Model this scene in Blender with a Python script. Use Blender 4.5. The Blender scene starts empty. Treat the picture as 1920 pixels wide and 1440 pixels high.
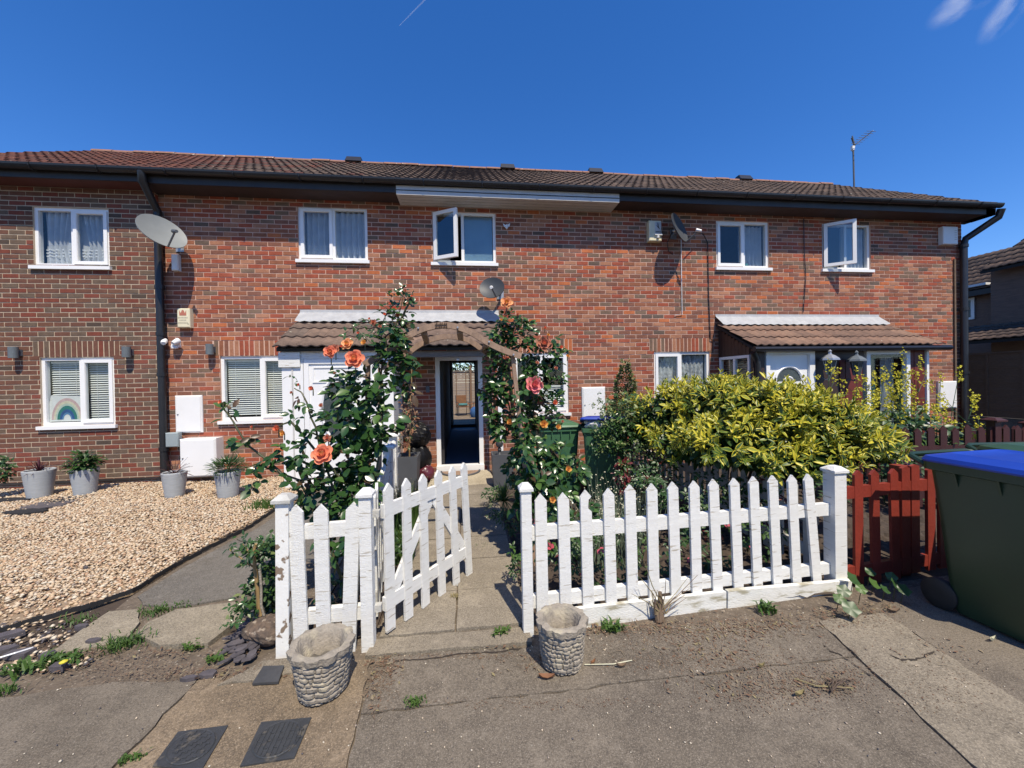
import bpy, math, random
import numpy as np
from math import sin, cos, radians, pi, atan2, sqrt
from mathutils import Vector, Matrix, Euler, Quaternion

random.seed(7)
RNG = np.random.default_rng(7)
SC = bpy.context.scene
COL = SC.collection

# ------------------------------------------------------------------ camera, sky, sun, exposure
FPX, TH, PIT, ROL, CH = 721.0, radians(6.63), radians(0.5), 0.018, 1.6
CF = Vector((sin(TH) * cos(PIT), cos(TH) * cos(PIT), -sin(PIT)))
_r0 = Vector((cos(TH), -sin(TH), 0))
_u0 = _r0.cross(CF)
CR = _r0 * cos(ROL) - _u0 * sin(ROL)
CU = _u0 * cos(ROL) + _r0 * sin(ROL)
CAM = Vector((0, 0, CH))

cam = bpy.data.cameras.new('camera')
cam.sensor_width = 36.0
cam.lens = FPX / 1920 * 36.0
cam.clip_start = 0.05
cam.clip_end = 9000
camo = bpy.data.objects.new('camera', cam)
COL.objects.link(camo)
mw = Matrix.Identity(4)
for i in range(3):
    mw[i][0], mw[i][1], mw[i][2], mw[i][3] = CR[i], CU[i], -CF[i], CAM[i]
camo.matrix_world = mw
SC.camera = camo

SUN_EL, SUN_AZ = radians(58.8), radians(-14)     # light travels towards +Y, slightly towards -X
world = bpy.data.worlds.new('World')
SC.world = world
world.use_nodes = True
wn, wl = world.node_tree.nodes, world.node_tree.links
wn.clear()
sky = wn.new('ShaderNodeTexSky')
sky.sky_type = 'NISHITA'
sky.sun_disc = False
sky.sun_elevation = SUN_EL
sky.sun_rotation = pi + SUN_AZ
sky.altitude = 0
sky.air_density = 1.0
sky.dust_density = 0.2
sky.ozone_density = 2.2
hs = wn.new('ShaderNodeHueSaturation')
hs.inputs['Saturation'].default_value = 1.32
hs.inputs['Value'].default_value = 1.0
bg = wn.new('ShaderNodeBackground')
bg.inputs['Strength'].default_value = 0.104
wo = wn.new('ShaderNodeOutputWorld')
wl.new(sky.outputs[0], hs.inputs['Color'])
tint = wn.new('ShaderNodeMix')
tint.data_type = 'RGBA'
tint.blend_type = 'MULTIPLY'
tint.inputs['Factor'].default_value = 1.0
tint.inputs[7].default_value = (1.0, 1.12, 1.46, 1)
wl.new(hs.outputs[0], tint.inputs[6])
wl.new(tint.outputs[2], bg.inputs['Color'])
wl.new(bg.outputs[0], wo.inputs['Surface'])

sun = bpy.data.lights.new('sun', 'SUN')
sun.energy = 5.0
sun.angle = radians(0.5)
sun.color = (1.0, 0.90, 0.735)
suno = bpy.data.objects.new('sun', sun)
COL.objects.link(suno)
SUND = Vector((sin(SUN_AZ) * cos(SUN_EL), cos(SUN_AZ) * cos(SUN_EL), -sin(SUN_EL)))
suno.rotation_euler = SUND.to_track_quat('-Z', 'Y').to_euler()
suno.location = (5, -15, 25)

SC.view_settings.view_transform = 'Standard'
SC.view_settings.look = 'None'
SC.view_settings.exposure = 0.26
SC.view_settings.gamma = 1.0
SC.view_settings.use_curve_mapping = False
SC.render.engine = 'CYCLES'
SC.cycles.max_bounces = 6
SC.cycles.transparent_max_bounces = 12
SC.cycles.use_denoising = True


# ------------------------------------------------------------------ survey helpers: sight lines met with real planes
def ray(px, py):
    return CF + CR * ((px - 960) / FPX) - CU * ((py - 720) / FPX)


def PY(px, py, Y):
    d = ray(px, py)
    return CAM + d * (Y / d.y)


def PX(px, py, X):
    d = ray(px, py)
    return CAM + d * (X / d.x)


def PZ(px, py, z=0.0):
    d = ray(px, py)
    return CAM + d * ((z - CH) / d.z)


def VP(px, py, A, B):
    d = ray(px, py)
    n = Vector((-(B[1] - A[1]), B[0] - A[0], 0))
    return CAM + d * ((Vector((A[0], A[1], 0)) - CAM).dot(n) / d.dot(n))


def depth(p):
    return (Vector(p) - CAM).dot(CF)


# ------------------------------------------------------------------ materials
MATS = {}


def mat(name, c1, c2=None, rough=0.6, scale=6.0, detail=4.0, bump=0.0, bscale=40.0, spec=0.5, metal=0.0,
        stretch=None, c3=None, c3scale=30.0, c3at=0.62, trans=0.0, sheen=0.0, coat=0.0, c3soft=0.08):
    """noise-mixed base colour in world/object position, optional third colour in patches, bump"""
    m = bpy.data.materials.new(name)
    m.use_nodes = True
    n, l = m.node_tree.nodes, m.node_tree.links
    b = n['Principled BSDF']
    b.inputs['Roughness'].default_value = rough
    b.inputs['Specular IOR Level'].default_value = spec
    b.inputs['Metallic'].default_value = metal
    if coat:
        b.inputs['Coat Weight'].default_value = coat
        b.inputs['Coat Roughness'].default_value = 0.15
    geo = n.new('ShaderNodeNewGeometry')
    vec = geo.outputs['Position']
    if stretch:
        mp = n.new('ShaderNodeMapping')
        mp.inputs['Scale'].default_value = stretch
        l.new(vec, mp.inputs['Vector'])
        vec = mp.outputs[0]
    if c2 is None:
        c2 = tuple(min(1, x * 0.78) for x in c1)
    nz = n.new('ShaderNodeTexNoise')
    nz.inputs['Scale'].default_value = scale
    nz.inputs['Detail'].default_value = detail
    nz.inputs['Roughness'].default_value = 0.65
    l.new(vec, nz.inputs['Vector'])
    rp = n.new('ShaderNodeValToRGB')
    rp.color_ramp.elements[0].position = 0.32
    rp.color_ramp.elements[1].position = 0.68
    rp.color_ramp.elements[0].color = (*c1, 1)
    rp.color_ramp.elements[1].color = (*c2, 1)
    l.new(nz.outputs['Fac'], rp.inputs['Fac'])
    colout = rp.outputs['Color']
    if c3 is not None:
        n3 = n.new('ShaderNodeTexNoise')
        n3.inputs['Scale'].default_value = c3scale
        n3.inputs['Detail'].default_value = 3
        l.new(vec, n3.inputs['Vector'])
        r3 = n.new('ShaderNodeValToRGB')
        r3.color_ramp.elements[0].position = c3at
        r3.color_ramp.elements[1].position = min(1, c3at + c3soft)
        l.new(n3.outputs['Fac'], r3.inputs['Fac'])
        mx = n.new('ShaderNodeMix')
        mx.data_type = 'RGBA'
        l.new(r3.outputs['Color'], mx.inputs['Factor'])
        l.new(colout, mx.inputs[6])
        mx.inputs[7].default_value = (*c3, 1)
        colout = mx.outputs[2]
    l.new(colout, b.inputs['Base Color'])
    if bump:
        nb = n.new('ShaderNodeTexNoise')
        nb.inputs['Scale'].default_value = bscale
        nb.inputs['Detail'].default_value = 4
        l.new(vec, nb.inputs['Vector'])
        bp = n.new('ShaderNodeBump')
        bp.inputs['Strength'].default_value = bump
        bp.inputs['Distance'].default_value = 0.01
        l.new(nb.outputs['Fac'], bp.inputs['Height'])
        l.new(bp.outputs[0], b.inputs['Normal'])
    if trans:
        tr = n.new('ShaderNodeBsdfTranslucent')
        l.new(colout, tr.inputs['Color'])
        ms = n.new('ShaderNodeMixShader')
        ms.inputs[0].default_value = trans
        l.new(b.outputs[0], ms.inputs[1])
        l.new(tr.outputs[0], ms.inputs[2])
        l.new(ms.outputs[0], n['Material Output'].inputs['Surface'])
    MATS[name] = m
    return m


def concrete(name, c1, c2, speck=(0.34, 0.30, 0.24), dark=(0.05, 0.045, 0.04), sp=0.3, stain=(0.09, 0.075, 0.055)):
    m = bpy.data.materials.new(name)
    m.use_nodes = True
    n, l = m.node_tree.nodes, m.node_tree.links
    b = n['Principled BSDF']
    b.inputs['Roughness'].default_value = 0.9
    b.inputs['Specular IOR Level'].default_value = 0.25
    geo = n.new('ShaderNodeNewGeometry')
    P = geo.outputs['Position']

    def noise(sc, det=5, ro=0.6):
        x = n.new('ShaderNodeTexNoise')
        x.inputs['Scale'].default_value = sc
        x.inputs['Detail'].default_value = det
        x.inputs['Roughness'].default_value = ro
        l.new(P, x.inputs['Vector'])
        return x.outputs['Fac']

    def ramp(fac, a, z, ca=(0, 0, 0, 1), cz=(1, 1, 1, 1)):
        r = n.new('ShaderNodeValToRGB')
        r.color_ramp.elements[0].position = a
        r.color_ramp.elements[1].position = z
        r.color_ramp.elements[0].color = ca
        r.color_ramp.elements[1].color = cz
        l.new(fac, r.inputs['Fac'])
        return r.outputs['Color']

    def mixc(fac, a, c):
        x = n.new('ShaderNodeMix')
        x.data_type = 'RGBA'
        l.new(fac, x.inputs['Factor'])
        if isinstance(a, tuple):
            x.inputs[6].default_value = (*a, 1)
        else:
            l.new(a, x.inputs[6])
        if isinstance(c, tuple):
            x.inputs[7].default_value = (*c, 1)
        else:
            l.new(c, x.inputs[7])
        return x.outputs[2]

    def mul(a, k):
        x = n.new('ShaderNodeMath')
        x.operation = 'MULTIPLY'
        l.new(a, x.inputs[0])
        if isinstance(k, float):
            x.inputs[1].default_value = k
        else:
            l.new(k, x.inputs[1])
        return x.outputs[0]

    base = ramp(noise(1.5, 12, 0.8), 0.36, 0.64, (*[x * 1.4 for x in c1], 1), (*[x * .85 for x in c2], 1))
    base = mixc(mul(ramp(noise(0.75, 8, 0.75), 0.52, 0.66), 0.55), base, tuple(min(1, x * 1.75) for x in c1))
    base = mixc(mul(ramp(noise(1.3, 9, 0.8), 0.48, 0.66), 0.85), base, stain)
    base = mixc(mul(ramp(noise(70, 3), 0.45, 0.7), 0.5), base, dark)
    grain = tuple(min(1, x * 1.7 + .02) for x in c1)
    base = mixc(mul(ramp(noise(170, 2, 0.5), 0.5, 0.66), 0.55), base, grain)
    base = mixc(mul(ramp(noise(120, 2, 0.5), 0.52, 0.68), 0.45), base, tuple(x * .5 for x in c2))
    base = mixc(mul(ramp(noise(9, 6, 0.7), 0.56, 0.7), 0.4), base, grain)
    vo = n.new('ShaderNodeTexVoronoi')
    vo.inputs['Scale'].default_value = 95
    l.new(P, vo.inputs['Vector'])
    spots = ramp(vo.outputs['Distance'], 0.16, 0.28, (1, 1, 1, 1), (0, 0, 0, 1))
    pick = n.new('ShaderNodeSeparateColor')
    l.new(vo.outputs['Color'], pick.inputs[0])
    spots = mul(mul(spots, ramp(pick.outputs[0], 0.4, 0.6)), sp)
    base = mixc(spots, base, speck)
    vo2 = n.new('ShaderNodeTexVoronoi')
    vo2.inputs['Scale'].default_value = 38
    l.new(P, vo2.inputs['Vector'])
    s2 = ramp(vo2.outputs['Distance'], 0.1, 0.22, (1, 1, 1, 1), (0, 0, 0, 1))
    pk2 = n.new('ShaderNodeSeparateColor')
    l.new(vo2.outputs['Color'], pk2.inputs[0])
    s2 = mul(mul(s2, ramp(pk2.outputs[1], 0.72, 0.76)), sp * .7)
    base = mixc(s2, base, tuple(min(1, x * 1.15) for x in speck))
    l.new(base, b.inputs['Base Color'])
    bp = n.new('ShaderNodeBump')
    bp.inputs['Strength'].default_value = 0.55
    bp.inputs['Distance'].default_value = 0.008
    l.new(noise(60, 6, 0.7), bp.inputs['Height'])
    l.new(bp.outputs[0], b.inputs['Normal'])
    MATS[name] = m
    return m


def glass(name, tint=(0.95, 0.97, 0.97), refl=0.0):
    m = bpy.data.materials.new(name)
    m.use_nodes = True
    n, l = m.node_tree.nodes, m.node_tree.links
    n.remove(n['Principled BSDF'])
    t = n.new('ShaderNodeBsdfTransparent')
    t.inputs['Color'].default_value = (*tint, 1)
    g = n.new('ShaderNodeBsdfGlossy')
    g.inputs['Roughness'].default_value = 0.01
    fr = n.new('ShaderNodeLayerWeight')
    fr.inputs['Blend'].default_value = 0.5
    pw = n.new('ShaderNodeMath')
    pw.operation = 'POWER'
    pw.inputs[1].default_value = 4.0
    l.new(fr.outputs['Facing'], pw.inputs[0])
    ad = n.new('ShaderNodeMath')
    ad.operation = 'MULTIPLY_ADD'
    ad.inputs[1].default_value = 0.8
    ad.inputs[2].default_value = 0.035 + refl
    l.new(pw.outputs[0], ad.inputs[0])
    mx = n.new('ShaderNodeMixShader')
    l.new(ad.outputs[0], mx.inputs[0])
    l.new(t.outputs[0], mx.inputs[1])
    l.new(g.outputs[0], mx.inputs[2])
    l.new(mx.outputs[0], n['Material Output'].inputs['Surface'])
    MATS[name] = m
    return m


# brick palettes: each brick keeps its own fired colour
RED = [('brick_plum', (0.225, 0.1, 0.076), (0.165, 0.073, 0.057), 3), ('brick_red', (0.33, 0.088, 0.056), (0.25, 0.066, 0.044), 2.8),
       ('brick_orange', (0.46, 0.145, 0.065), (0.36, 0.11, 0.052), .9), ('brick_grey_brown', (0.19, 0.128, 0.1), (0.15, 0.098, 0.078), 1.7),
       ('brick_pink_tan', (0.38, 0.185, 0.125), (0.3, 0.135, 0.092), 2.6), ('brick_dark', (0.13, 0.094, 0.082), (0.105, 0.076, 0.066), .35),
       ('brick_rust', (0.29, 0.115, 0.073), (0.215, 0.085, 0.055), 2.6)]
BRN = [('brick_brown', (0.16, 0.075, 0.058), (0.122, 0.058, 0.047), 6), ('brick_oxblood', (0.2, 0.06, 0.045), (0.15, 0.046, 0.036), 2),
       ('brick_umber', (0.15, 0.106, 0.086), (0.11, 0.078, 0.064), 2.6), ('brick_russet', (0.17, 0.082, 0.06), (0.13, 0.062, 0.046), 2.5),
       ('brick_soot', (0.085, 0.062, 0.055), (0.07, 0.052, 0.046), .4)]
for nm, a, b_, w in RED + BRN:
    a, b_ = (a[0] * 1.02, a[1], a[2] * .88), (b_[0] * 1.02, b_[1], b_[2] * .88)
    mat(nm, a, b_, rough=0.92, scale=14, bump=0.5, bscale=90, spec=0.2, c3=tuple(min(.6, x * 1.12 + .02) for x in a), c3scale=1.3, c3at=.5, c3soft=.35)
mat('mortar_pink', (0.62, 0.42, 0.325), (0.5, 0.315, 0.24), rough=0.95, scale=5, bump=0.3, bscale=120, spec=0.1)
mat('mortar_cream', (0.52, 0.42, 0.31), (0.43, 0.34, 0.25), rough=0.95, scale=5, bump=0.3, bscale=120, spec=0.1)
mat('white_upvc', (0.8, 0.8, 0.79), (0.76, 0.76, 0.75), rough=0.35, scale=3)
mat('white_paint_wood', (0.78, 0.78, 0.75), (0.7, 0.695, 0.66), rough=0.75, scale=5, bump=0.5, bscale=60, stretch=(1, 1, 9),
    c3=(0.45, 0.41, 0.34), c3scale=7, c3at=0.62, c3soft=0.06, spec=0.3)
mat('flaking_paint_wood', (0.78, 0.78, 0.75), (0.7, 0.695, 0.66), rough=0.8, scale=5, bump=0.15, bscale=60,
    c3=(0.22, 0.165, 0.12), c3scale=13, c3at=0.58, c3soft=0.03, spec=0.3)
mat('grimy_paint_wood', (0.74, 0.735, 0.69), (0.62, 0.61, 0.55), rough=0.8, scale=6, bump=0.4, bscale=50, stretch=(1, 1, 4),
    c3=(0.36, 0.33, 0.24), c3scale=6, c3at=0.54, c3soft=0.12, spec=0.3)
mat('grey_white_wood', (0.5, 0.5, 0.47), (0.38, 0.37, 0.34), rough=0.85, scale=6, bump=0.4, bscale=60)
mat('red_paint_wood', (0.25, 0.036, 0.022), (0.19, 0.029, 0.018), rough=0.5, scale=7, bump=0.25, bscale=50)
mat('maroon_shaded_wood', (0.05, 0.012, 0.011), (0.038, 0.01, 0.009), rough=0.55, scale=7, bump=0.25, bscale=50)  # maroon darkened so the base colour carries the shade on these fences
mat('brown_fence_wood', (0.19, 0.115, 0.07), (0.125, 0.076, 0.047), rough=0.85, scale=8, bump=0.4, stretch=(2, 2, 14))
mat('grey_fence_wood', (0.33, 0.27, 0.22), (0.24, 0.19, 0.15), rough=0.85, scale=8, bump=0.4, stretch=(2, 2, 14))
mat('arch_wood', (0.33, 0.22, 0.15), (0.21, 0.14, 0.098), rough=0.75, scale=9, bump=0.3, stretch=(4, 4, 1.5))
mat('burnt_wood', (0.05, 0.03, 0.02), rough=0.8)
mat('old_beam_wood', (0.24, 0.2, 0.165), (0.15, 0.12, 0.1), rough=0.9, scale=9, bump=0.5, stretch=(1, 4, 6))
mat('black_plastic', (0.012, 0.012, 0.014), (0.018, 0.018, 0.02), rough=0.38, scale=4)
mat('black_wood', (0.02, 0.018, 0.018), (0.03, 0.026, 0.025), rough=0.55, scale=5)
mat('dark_soffit', (0.05, 0.03, 0.028), (0.035, 0.022, 0.02), rough=0.7)
mat('maroon_soffit', (0.10, 0.03, 0.025), (0.08, 0.025, 0.02), rough=0.7)
mat('grey_upvc', (0.55, 0.54, 0.52), (0.48, 0.47, 0.45), rough=0.45)
TIL = {'red': [((0.125, 0.055, 0.042), (0.085, 0.039, 0.032)), ((0.115, 0.056, 0.044), (0.078, 0.041, 0.034)), ((0.155, 0.064, 0.045), (0.11, 0.046, 0.034))],
       'brown': [((0.12, 0.085, 0.066), (0.07, 0.05, 0.042)), ((0.14, 0.098, 0.076), (0.085, 0.062, 0.05)), ((0.095, 0.07, 0.058), (0.06, 0.046, 0.04))],
       'porch': [((0.2, 0.14, 0.108), (0.12, 0.085, 0.068)), ((0.17, 0.125, 0.1), (0.1, 0.075, 0.062)), ((0.23, 0.155, 0.115), (0.14, 0.098, 0.076))],
       'tan': [((0.25, 0.15, 0.105), (0.17, 0.105, 0.078)), ((0.21, 0.13, 0.095), (0.13, 0.085, 0.066)), ((0.27, 0.165, 0.115), (0.18, 0.115, 0.085))]}
for k, lst in TIL.items():
    for i, (a, b_) in enumerate(lst):
        mat('tile_%s_%d' % (k, i), a, b_, rough=0.92, scale=9, bump=0.4, bscale=70, c3=(0.36, 0.33, 0.26), c3scale=16, c3at=0.7, c3soft=0.05, spec=0.2)
mat('ridge_clay', (0.27, 0.13, 0.085), (0.17, 0.095, 0.068), rough=0.9, scale=9, c3=(0.5, 0.46, 0.4), c3scale=11, c3at=0.66)
mat('roof_felt', (0.03, 0.028, 0.026), rough=0.95)
mat('lead_flashing', (0.40, 0.41, 0.42), (0.31, 0.32, 0.335), rough=0.6, scale=8, bump=0.3, c3=(0.33, 0.33, 0.33), c3scale=7, c3at=0.6, c3soft=0.15)
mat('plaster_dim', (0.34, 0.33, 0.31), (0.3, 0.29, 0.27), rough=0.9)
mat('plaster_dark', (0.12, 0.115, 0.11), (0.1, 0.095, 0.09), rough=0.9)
mat('blue_mat', (0.13, 0.2, 0.31), (0.1, 0.15, 0.24), rough=0.8, scale=20, stretch=(1, 6, 1))
glass('window_glass', (0.95, 0.97, 0.97), 0.0)
glass('casement_glass', (0.75, 0.8, 0.82), 0.06)
mat('obscure_glass', (0.07, 0.085, 0.085), (0.05, 0.06, 0.06), rough=0.25, scale=25, bump=0.3, bscale=60)
mat('frosted_blue_glass', (0.17, 0.26, 0.32), (0.14, 0.22, 0.28), rough=0.2, scale=3)
mat('net_cloth', (0.72, 0.74, 0.77), (0.6, 0.62, 0.66), rough=0.9, scale=7, trans=0.35)
mat('lace_cloth', (0.7, 0.72, 0.74), (0.3, 0.32, 0.34), rough=0.9, scale=16, detail=1, trans=0.3)
mat('teal_cloth', (0.06, 0.2, 0.2), (0.05, 0.16, 0.16), rough=0.9)
mat('blind_slat', (0.78, 0.78, 0.74), (0.72, 0.72, 0.69), rough=0.5)
mat('wood_slat', (0.3, 0.2, 0.12), (0.24, 0.16, 0.1), rough=0.6)
mat('paper', (0.72, 0.72, 0.68), (0.62, 0.63, 0.6), rough=0.9, scale=20)
for nm, c in (('paint_pink', (0.6, 0.42, 0.4)), ('paint_cream', (0.68, 0.62, 0.45)), ('paint_mint', (0.5, 0.6, 0.5)), ('paint_green', (0.03, 0.2, 0.17)),
              ('paint_blue', (0.03, 0.1, 0.27)), ('paint_sky', (0.1, 0.24, 0.42))):
    mat(nm, c, rough=0.9, scale=25)
mat('cream_box', (0.72, 0.66, 0.46), (0.66, 0.6, 0.42), rough=0.5)
mat('emblem_red', (0.45, 0.16, 0.1), rough=0.6)
mat('print_grey', (0.45, 0.41, 0.3), rough=0.6)
mat('print_black', (0.02, 0.02, 0.02), rough=0.6)
mat('white_box', (0.74, 0.74, 0.73), (0.7, 0.7, 0.69), rough=0.5, scale=6)
mat('grey_box', (0.3, 0.35, 0.36), (0.26, 0.3, 0.31), rough=0.5)
mat('lamp_grey', (0.13, 0.15, 0.16), (0.11, 0.125, 0.135), rough=0.45)
mat('dish_grey', (0.23, 0.245, 0.245), (0.2, 0.215, 0.215), rough=0.5, scale=4)
mat('dish_dark', (0.13, 0.14, 0.15), (0.1, 0.11, 0.12), rough=0.45, scale=5)
mat('dish_black', (0.055, 0.06, 0.066), (0.045, 0.05, 0.056), rough=0.55, scale=5)
mat('galv', (0.45, 0.46, 0.47), (0.36, 0.37, 0.38), rough=0.4, metal=0.6)
mat('chrome', (0.6, 0.6, 0.6), rough=0.2, metal=1.0)
mat('planter_grey', (0.4, 0.42, 0.43), (0.33, 0.35, 0.36), rough=0.6, scale=9, stretch=(1, 1, 9), bump=0.3, bscale=14)
mat('slate_planter', (0.085, 0.09, 0.1), (0.07, 0.074, 0.083), rough=0.6, scale=5)
mat('soil', (0.07, 0.05, 0.036), (0.045, 0.033, 0.025), rough=1, scale=12, bump=1, bscale=40)
mat('stone_pot', (0.33, 0.29, 0.235), (0.23, 0.205, 0.17), rough=0.95, scale=18, bump=0.7, bscale=70, c3=(0.45, 0.40, 0.29), c3scale=10, c3at=0.55, c3soft=0.2, spec=0.15)
mat('cast_iron', (0.045, 0.048, 0.052), (0.032, 0.034, 0.037), rough=0.55, scale=20, bump=0.3, bscale=90, c3=(0.1, 0.09, 0.075), c3scale=20, c3at=0.6)
mat('slate', (0.105, 0.093, 0.1), (0.07, 0.063, 0.068), rough=0.6, scale=18, bump=0.3)
mat('boulder_rock', (0.14, 0.1, 0.072), (0.055, 0.043, 0.036), rough=0.95, scale=16, bump=1.0, bscale=40, c3=(0.27, 0.22, 0.17), c3scale=26, c3at=0.58)
mat('bin_green', (0.03, 0.075, 0.036), (0.025, 0.06, 0.03), rough=0.45, scale=4)
mat('bin_green_light', (0.055, 0.15, 0.07), (0.045, 0.125, 0.06), rough=0.5, scale=4)
mat('bin_dark', (0.016, 0.04, 0.02), (0.013, 0.032, 0.017), rough=0.42, scale=4)
mat('bin_blue', (0.012, 0.05, 0.36), (0.01, 0.04, 0.3), rough=0.42, scale=4)
mat('rubber', (0.015, 0.015, 0.015), rough=0.7)
mat('bag_black', (0.006, 0.006, 0.007), (0.009, 0.009, 0.01), rough=0.42, scale=9, bump=0.6, bscale=14, spec=0.2)
mat('bag_plum', (0.1, 0.02, 0.03), (0.07, 0.015, 0.022), rough=0.3, scale=9, bump=0.7, bscale=22)
mat('bag_white', (0.78, 0.78, 0.78), rough=0.4, bump=0.6, bscale=22)
mat('asphalt', (0.055, 0.053, 0.05), (0.04, 0.039, 0.037), rough=0.95, scale=6, bump=0.5, bscale=90)
concrete('concrete_grey', (0.152, 0.128, 0.098), (0.097, 0.08, 0.061), sp=0.5, stain=(0.062, 0.051, 0.04))
concrete('concrete_left', (0.15, 0.127, 0.098), (0.1, 0.084, 0.064), sp=0.26, stain=(0.075, 0.059, 0.043))
concrete('concrete_tan', (0.2, 0.152, 0.1), (0.135, 0.103, 0.069), sp=0.2, stain=(0.1, 0.076, 0.052))
concrete('concrete_pale', (0.215, 0.184, 0.138), (0.15, 0.127, 0.096), sp=0.2, stain=(0.15, 0.125, 0.095))
concrete('path_stone', (0.235, 0.203, 0.155), (0.165, 0.14, 0.107), sp=0.12, stain=(0.17, 0.145, 0.11))
concrete('paving_stone', (0.235, 0.203, 0.15), (0.175, 0.15, 0.11), sp=0.15, stain=(0.18, 0.15, 0.115))
concrete('path_concrete', (0.135, 0.123, 0.105), (0.1, 0.092, 0.08), sp=0.3)
concrete('door_slab_pale', (0.4, 0.35, 0.255), (0.33, 0.28, 0.2), sp=0.1, stain=(0.25, 0.21, 0.15))
mat('joint_dirt', (0.155, 0.122, 0.088), (0.085, 0.066, 0.048), rough=1, scale=14, bump=1, bscale=50, c3=(0.25, 0.21, 0.16), c3scale=60, c3at=0.6)
mat('litter_brown', (0.17, 0.095, 0.055), (0.11, 0.065, 0.04), rough=0.9, scale=60)
mat('litter_tan', (0.24, 0.19, 0.12), (0.17, 0.135, 0.085), rough=0.9, scale=60)
mat('slate_dark', (0.055, 0.056, 0.06), (0.04, 0.041, 0.044), rough=0.6, scale=18, bump=0.3)
mat('crack_dirt', (0.05, 0.038, 0.028), (0.03, 0.023, 0.018), rough=1, scale=30)
mat('gravel_base', (0.3, 0.22, 0.14), (0.2, 0.145, 0.095), rough=1, scale=40, bump=1, bscale=60)
GRV = [(0.56, 0.42, 0.27), (0.5, 0.35, 0.22), (0.62, 0.5, 0.36), (0.42, 0.28, 0.18), (0.66, 0.58, 0.45), (0.36, 0.29, 0.23), (0.5, 0.32, 0.2)]
for i, c in enumerate(GRV):
    mat('pebble_%d' % i, c, tuple(x * 0.8 for x in c), rough=0.8, scale=30)
mat('membrane', (0.018, 0.018, 0.02), rough=0.8)
# foliage
for nm, a, b_, ro, tr in (('rose_leaf_dark', (0.03, 0.076, 0.02), (0.021, 0.056, 0.015), 0.24, 0.12), ('rose_leaf_mid', (0.048, 0.108, 0.028), (0.034, 0.08, 0.02), 0.26, 0.15),
                          ('rose_leaf_light', (0.085, 0.16, 0.038), (0.062, 0.125, 0.03), 0.35, 0.2), ('rose_leaf_bronze', (0.11, 0.06, 0.03), (0.07, 0.05, 0.024), 0.4, 0.2),
                          ('hedge_green', (0.075, 0.13, 0.016), (0.045, 0.09, 0.012), 0.45, 0.18), ('hedge_yellow', (0.7, 0.58, 0.05), (0.58, 0.5, 0.04), 0.45, 0.28),
                          ('hedge_lime', (0.34, 0.36, 0.035), (0.25, 0.29, 0.028), 0.45, 0.28), ('shrub_leaf', (0.04, 0.085, 0.022), (0.026, 0.06, 0.016), 0.4, 0.15),
                          ('shrub_pale', (0.2, 0.24, 0.09), (0.14, 0.18, 0.06), 0.4, 0.2), ('mustard_leaf', (0.06, 0.12, 0.05), (0.042, 0.09, 0.04), 0.45, 0.2),
                          ('silver_leaf', (0.15, 0.19, 0.13), (0.1, 0.135, 0.09), 0.6, 0.1), ('grass_blade', (0.075, 0.14, 0.026), (0.05, 0.1, 0.02), 0.5, 0.2),
                          ('grass_dry', (0.3, 0.25, 0.12), (0.22, 0.18, 0.09), 0.7, 0.2), ('fern_leaf', (0.045, 0.1, 0.028), (0.03, 0.075, 0.02), 0.45, 0.2),
                          ('red_leaf', (0.16, 0.02, 0.02), (0.1, 0.015, 0.016), 0.45, 0.2), ('purple_spike', (0.1, 0.03, 0.04), (0.07, 0.022, 0.03), 0.45, 0.15),
                          ('weed_leaf', (0.08, 0.15, 0.03), (0.055, 0.11, 0.022), 0.45, 0.2), ('tree_leaf', (0.05, 0.1, 0.025), (0.035, 0.075, 0.018), 0.5, 0.2),
                          ('dry_leaf', (0.28, 0.13, 0.06), (0.18, 0.085, 0.045), 0.8, 0.1), ('twig', (0.2, 0.14, 0.09), (0.13, 0.09, 0.06), 0.9, 0.0),
                          ('cane_green', (0.07, 0.075, 0.025), (0.05, 0.05, 0.02), 0.5, 0.0), ('bark', (0.1, 0.07, 0.05), (0.065, 0.046, 0.034), 0.9, 0.0),
                          ('tan_stem', (0.3, 0.2, 0.08), (0.22, 0.14, 0.06), 0.6, 0.0), ('mustard_flower', (0.75, 0.68, 0.07), (0.6, 0.56, 0.06), 0.6, 0.3),
                          ('seed_head', (0.6, 0.58, 0.42), (0.5, 0.48, 0.34), 0.8, 0.1), ('bud_pink', (0.5, 0.08, 0.12), (0.4, 0.06, 0.09), 0.6, 0.2)):
    mat(nm, a, b_, rough=ro, scale=12, trans=tr, spec=0.5)
for nm, a, b_ in (('petal_coral', (0.86, 0.25, 0.14), (0.82, 0.34, 0.2)), ('petal_orange', (0.9, 0.4, 0.18), (0.86, 0.5, 0.25)),
                  ('petal_pink', (0.82, 0.2, 0.21), (0.8, 0.3, 0.3)), ('petal_faded', (0.55, 0.24, 0.15), (0.45, 0.16, 0.11)),
                  ('petal_yellow', (0.85, 0.5, 0.14), (0.8, 0.42, 0.12))):
    mat(nm, a, b_, rough=0.6, scale=40, trans=0.25, spec=0.2)
M = MATS


# ------------------------------------------------------------------ objects
ROOTM = {}


def link(o):
    COL.objects.link(o)
    return o


def setp(o, label=None, cat=None, group=None, kind=None):
    if label: o['label'] = label
    if cat: o['category'] = cat
    if group: o['group'] = group
    if kind: o['kind'] = kind
    return o


def thing(name, label, cat, loc=(0, 0, 0), rotz=0.0, group=None, kind=None):
    o = link(bpy.data.objects.new(name, None))
    o.empty_display_size = 0.1
    o.location = loc
    o.rotation_euler = (0, 0, rotz)
    ROOTM[o.name] = Matrix.Translation(Vector(loc)) @ Matrix.Rotation(rotz, 4, 'Z')
    return setp(o, label, cat, group, kind)


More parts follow.
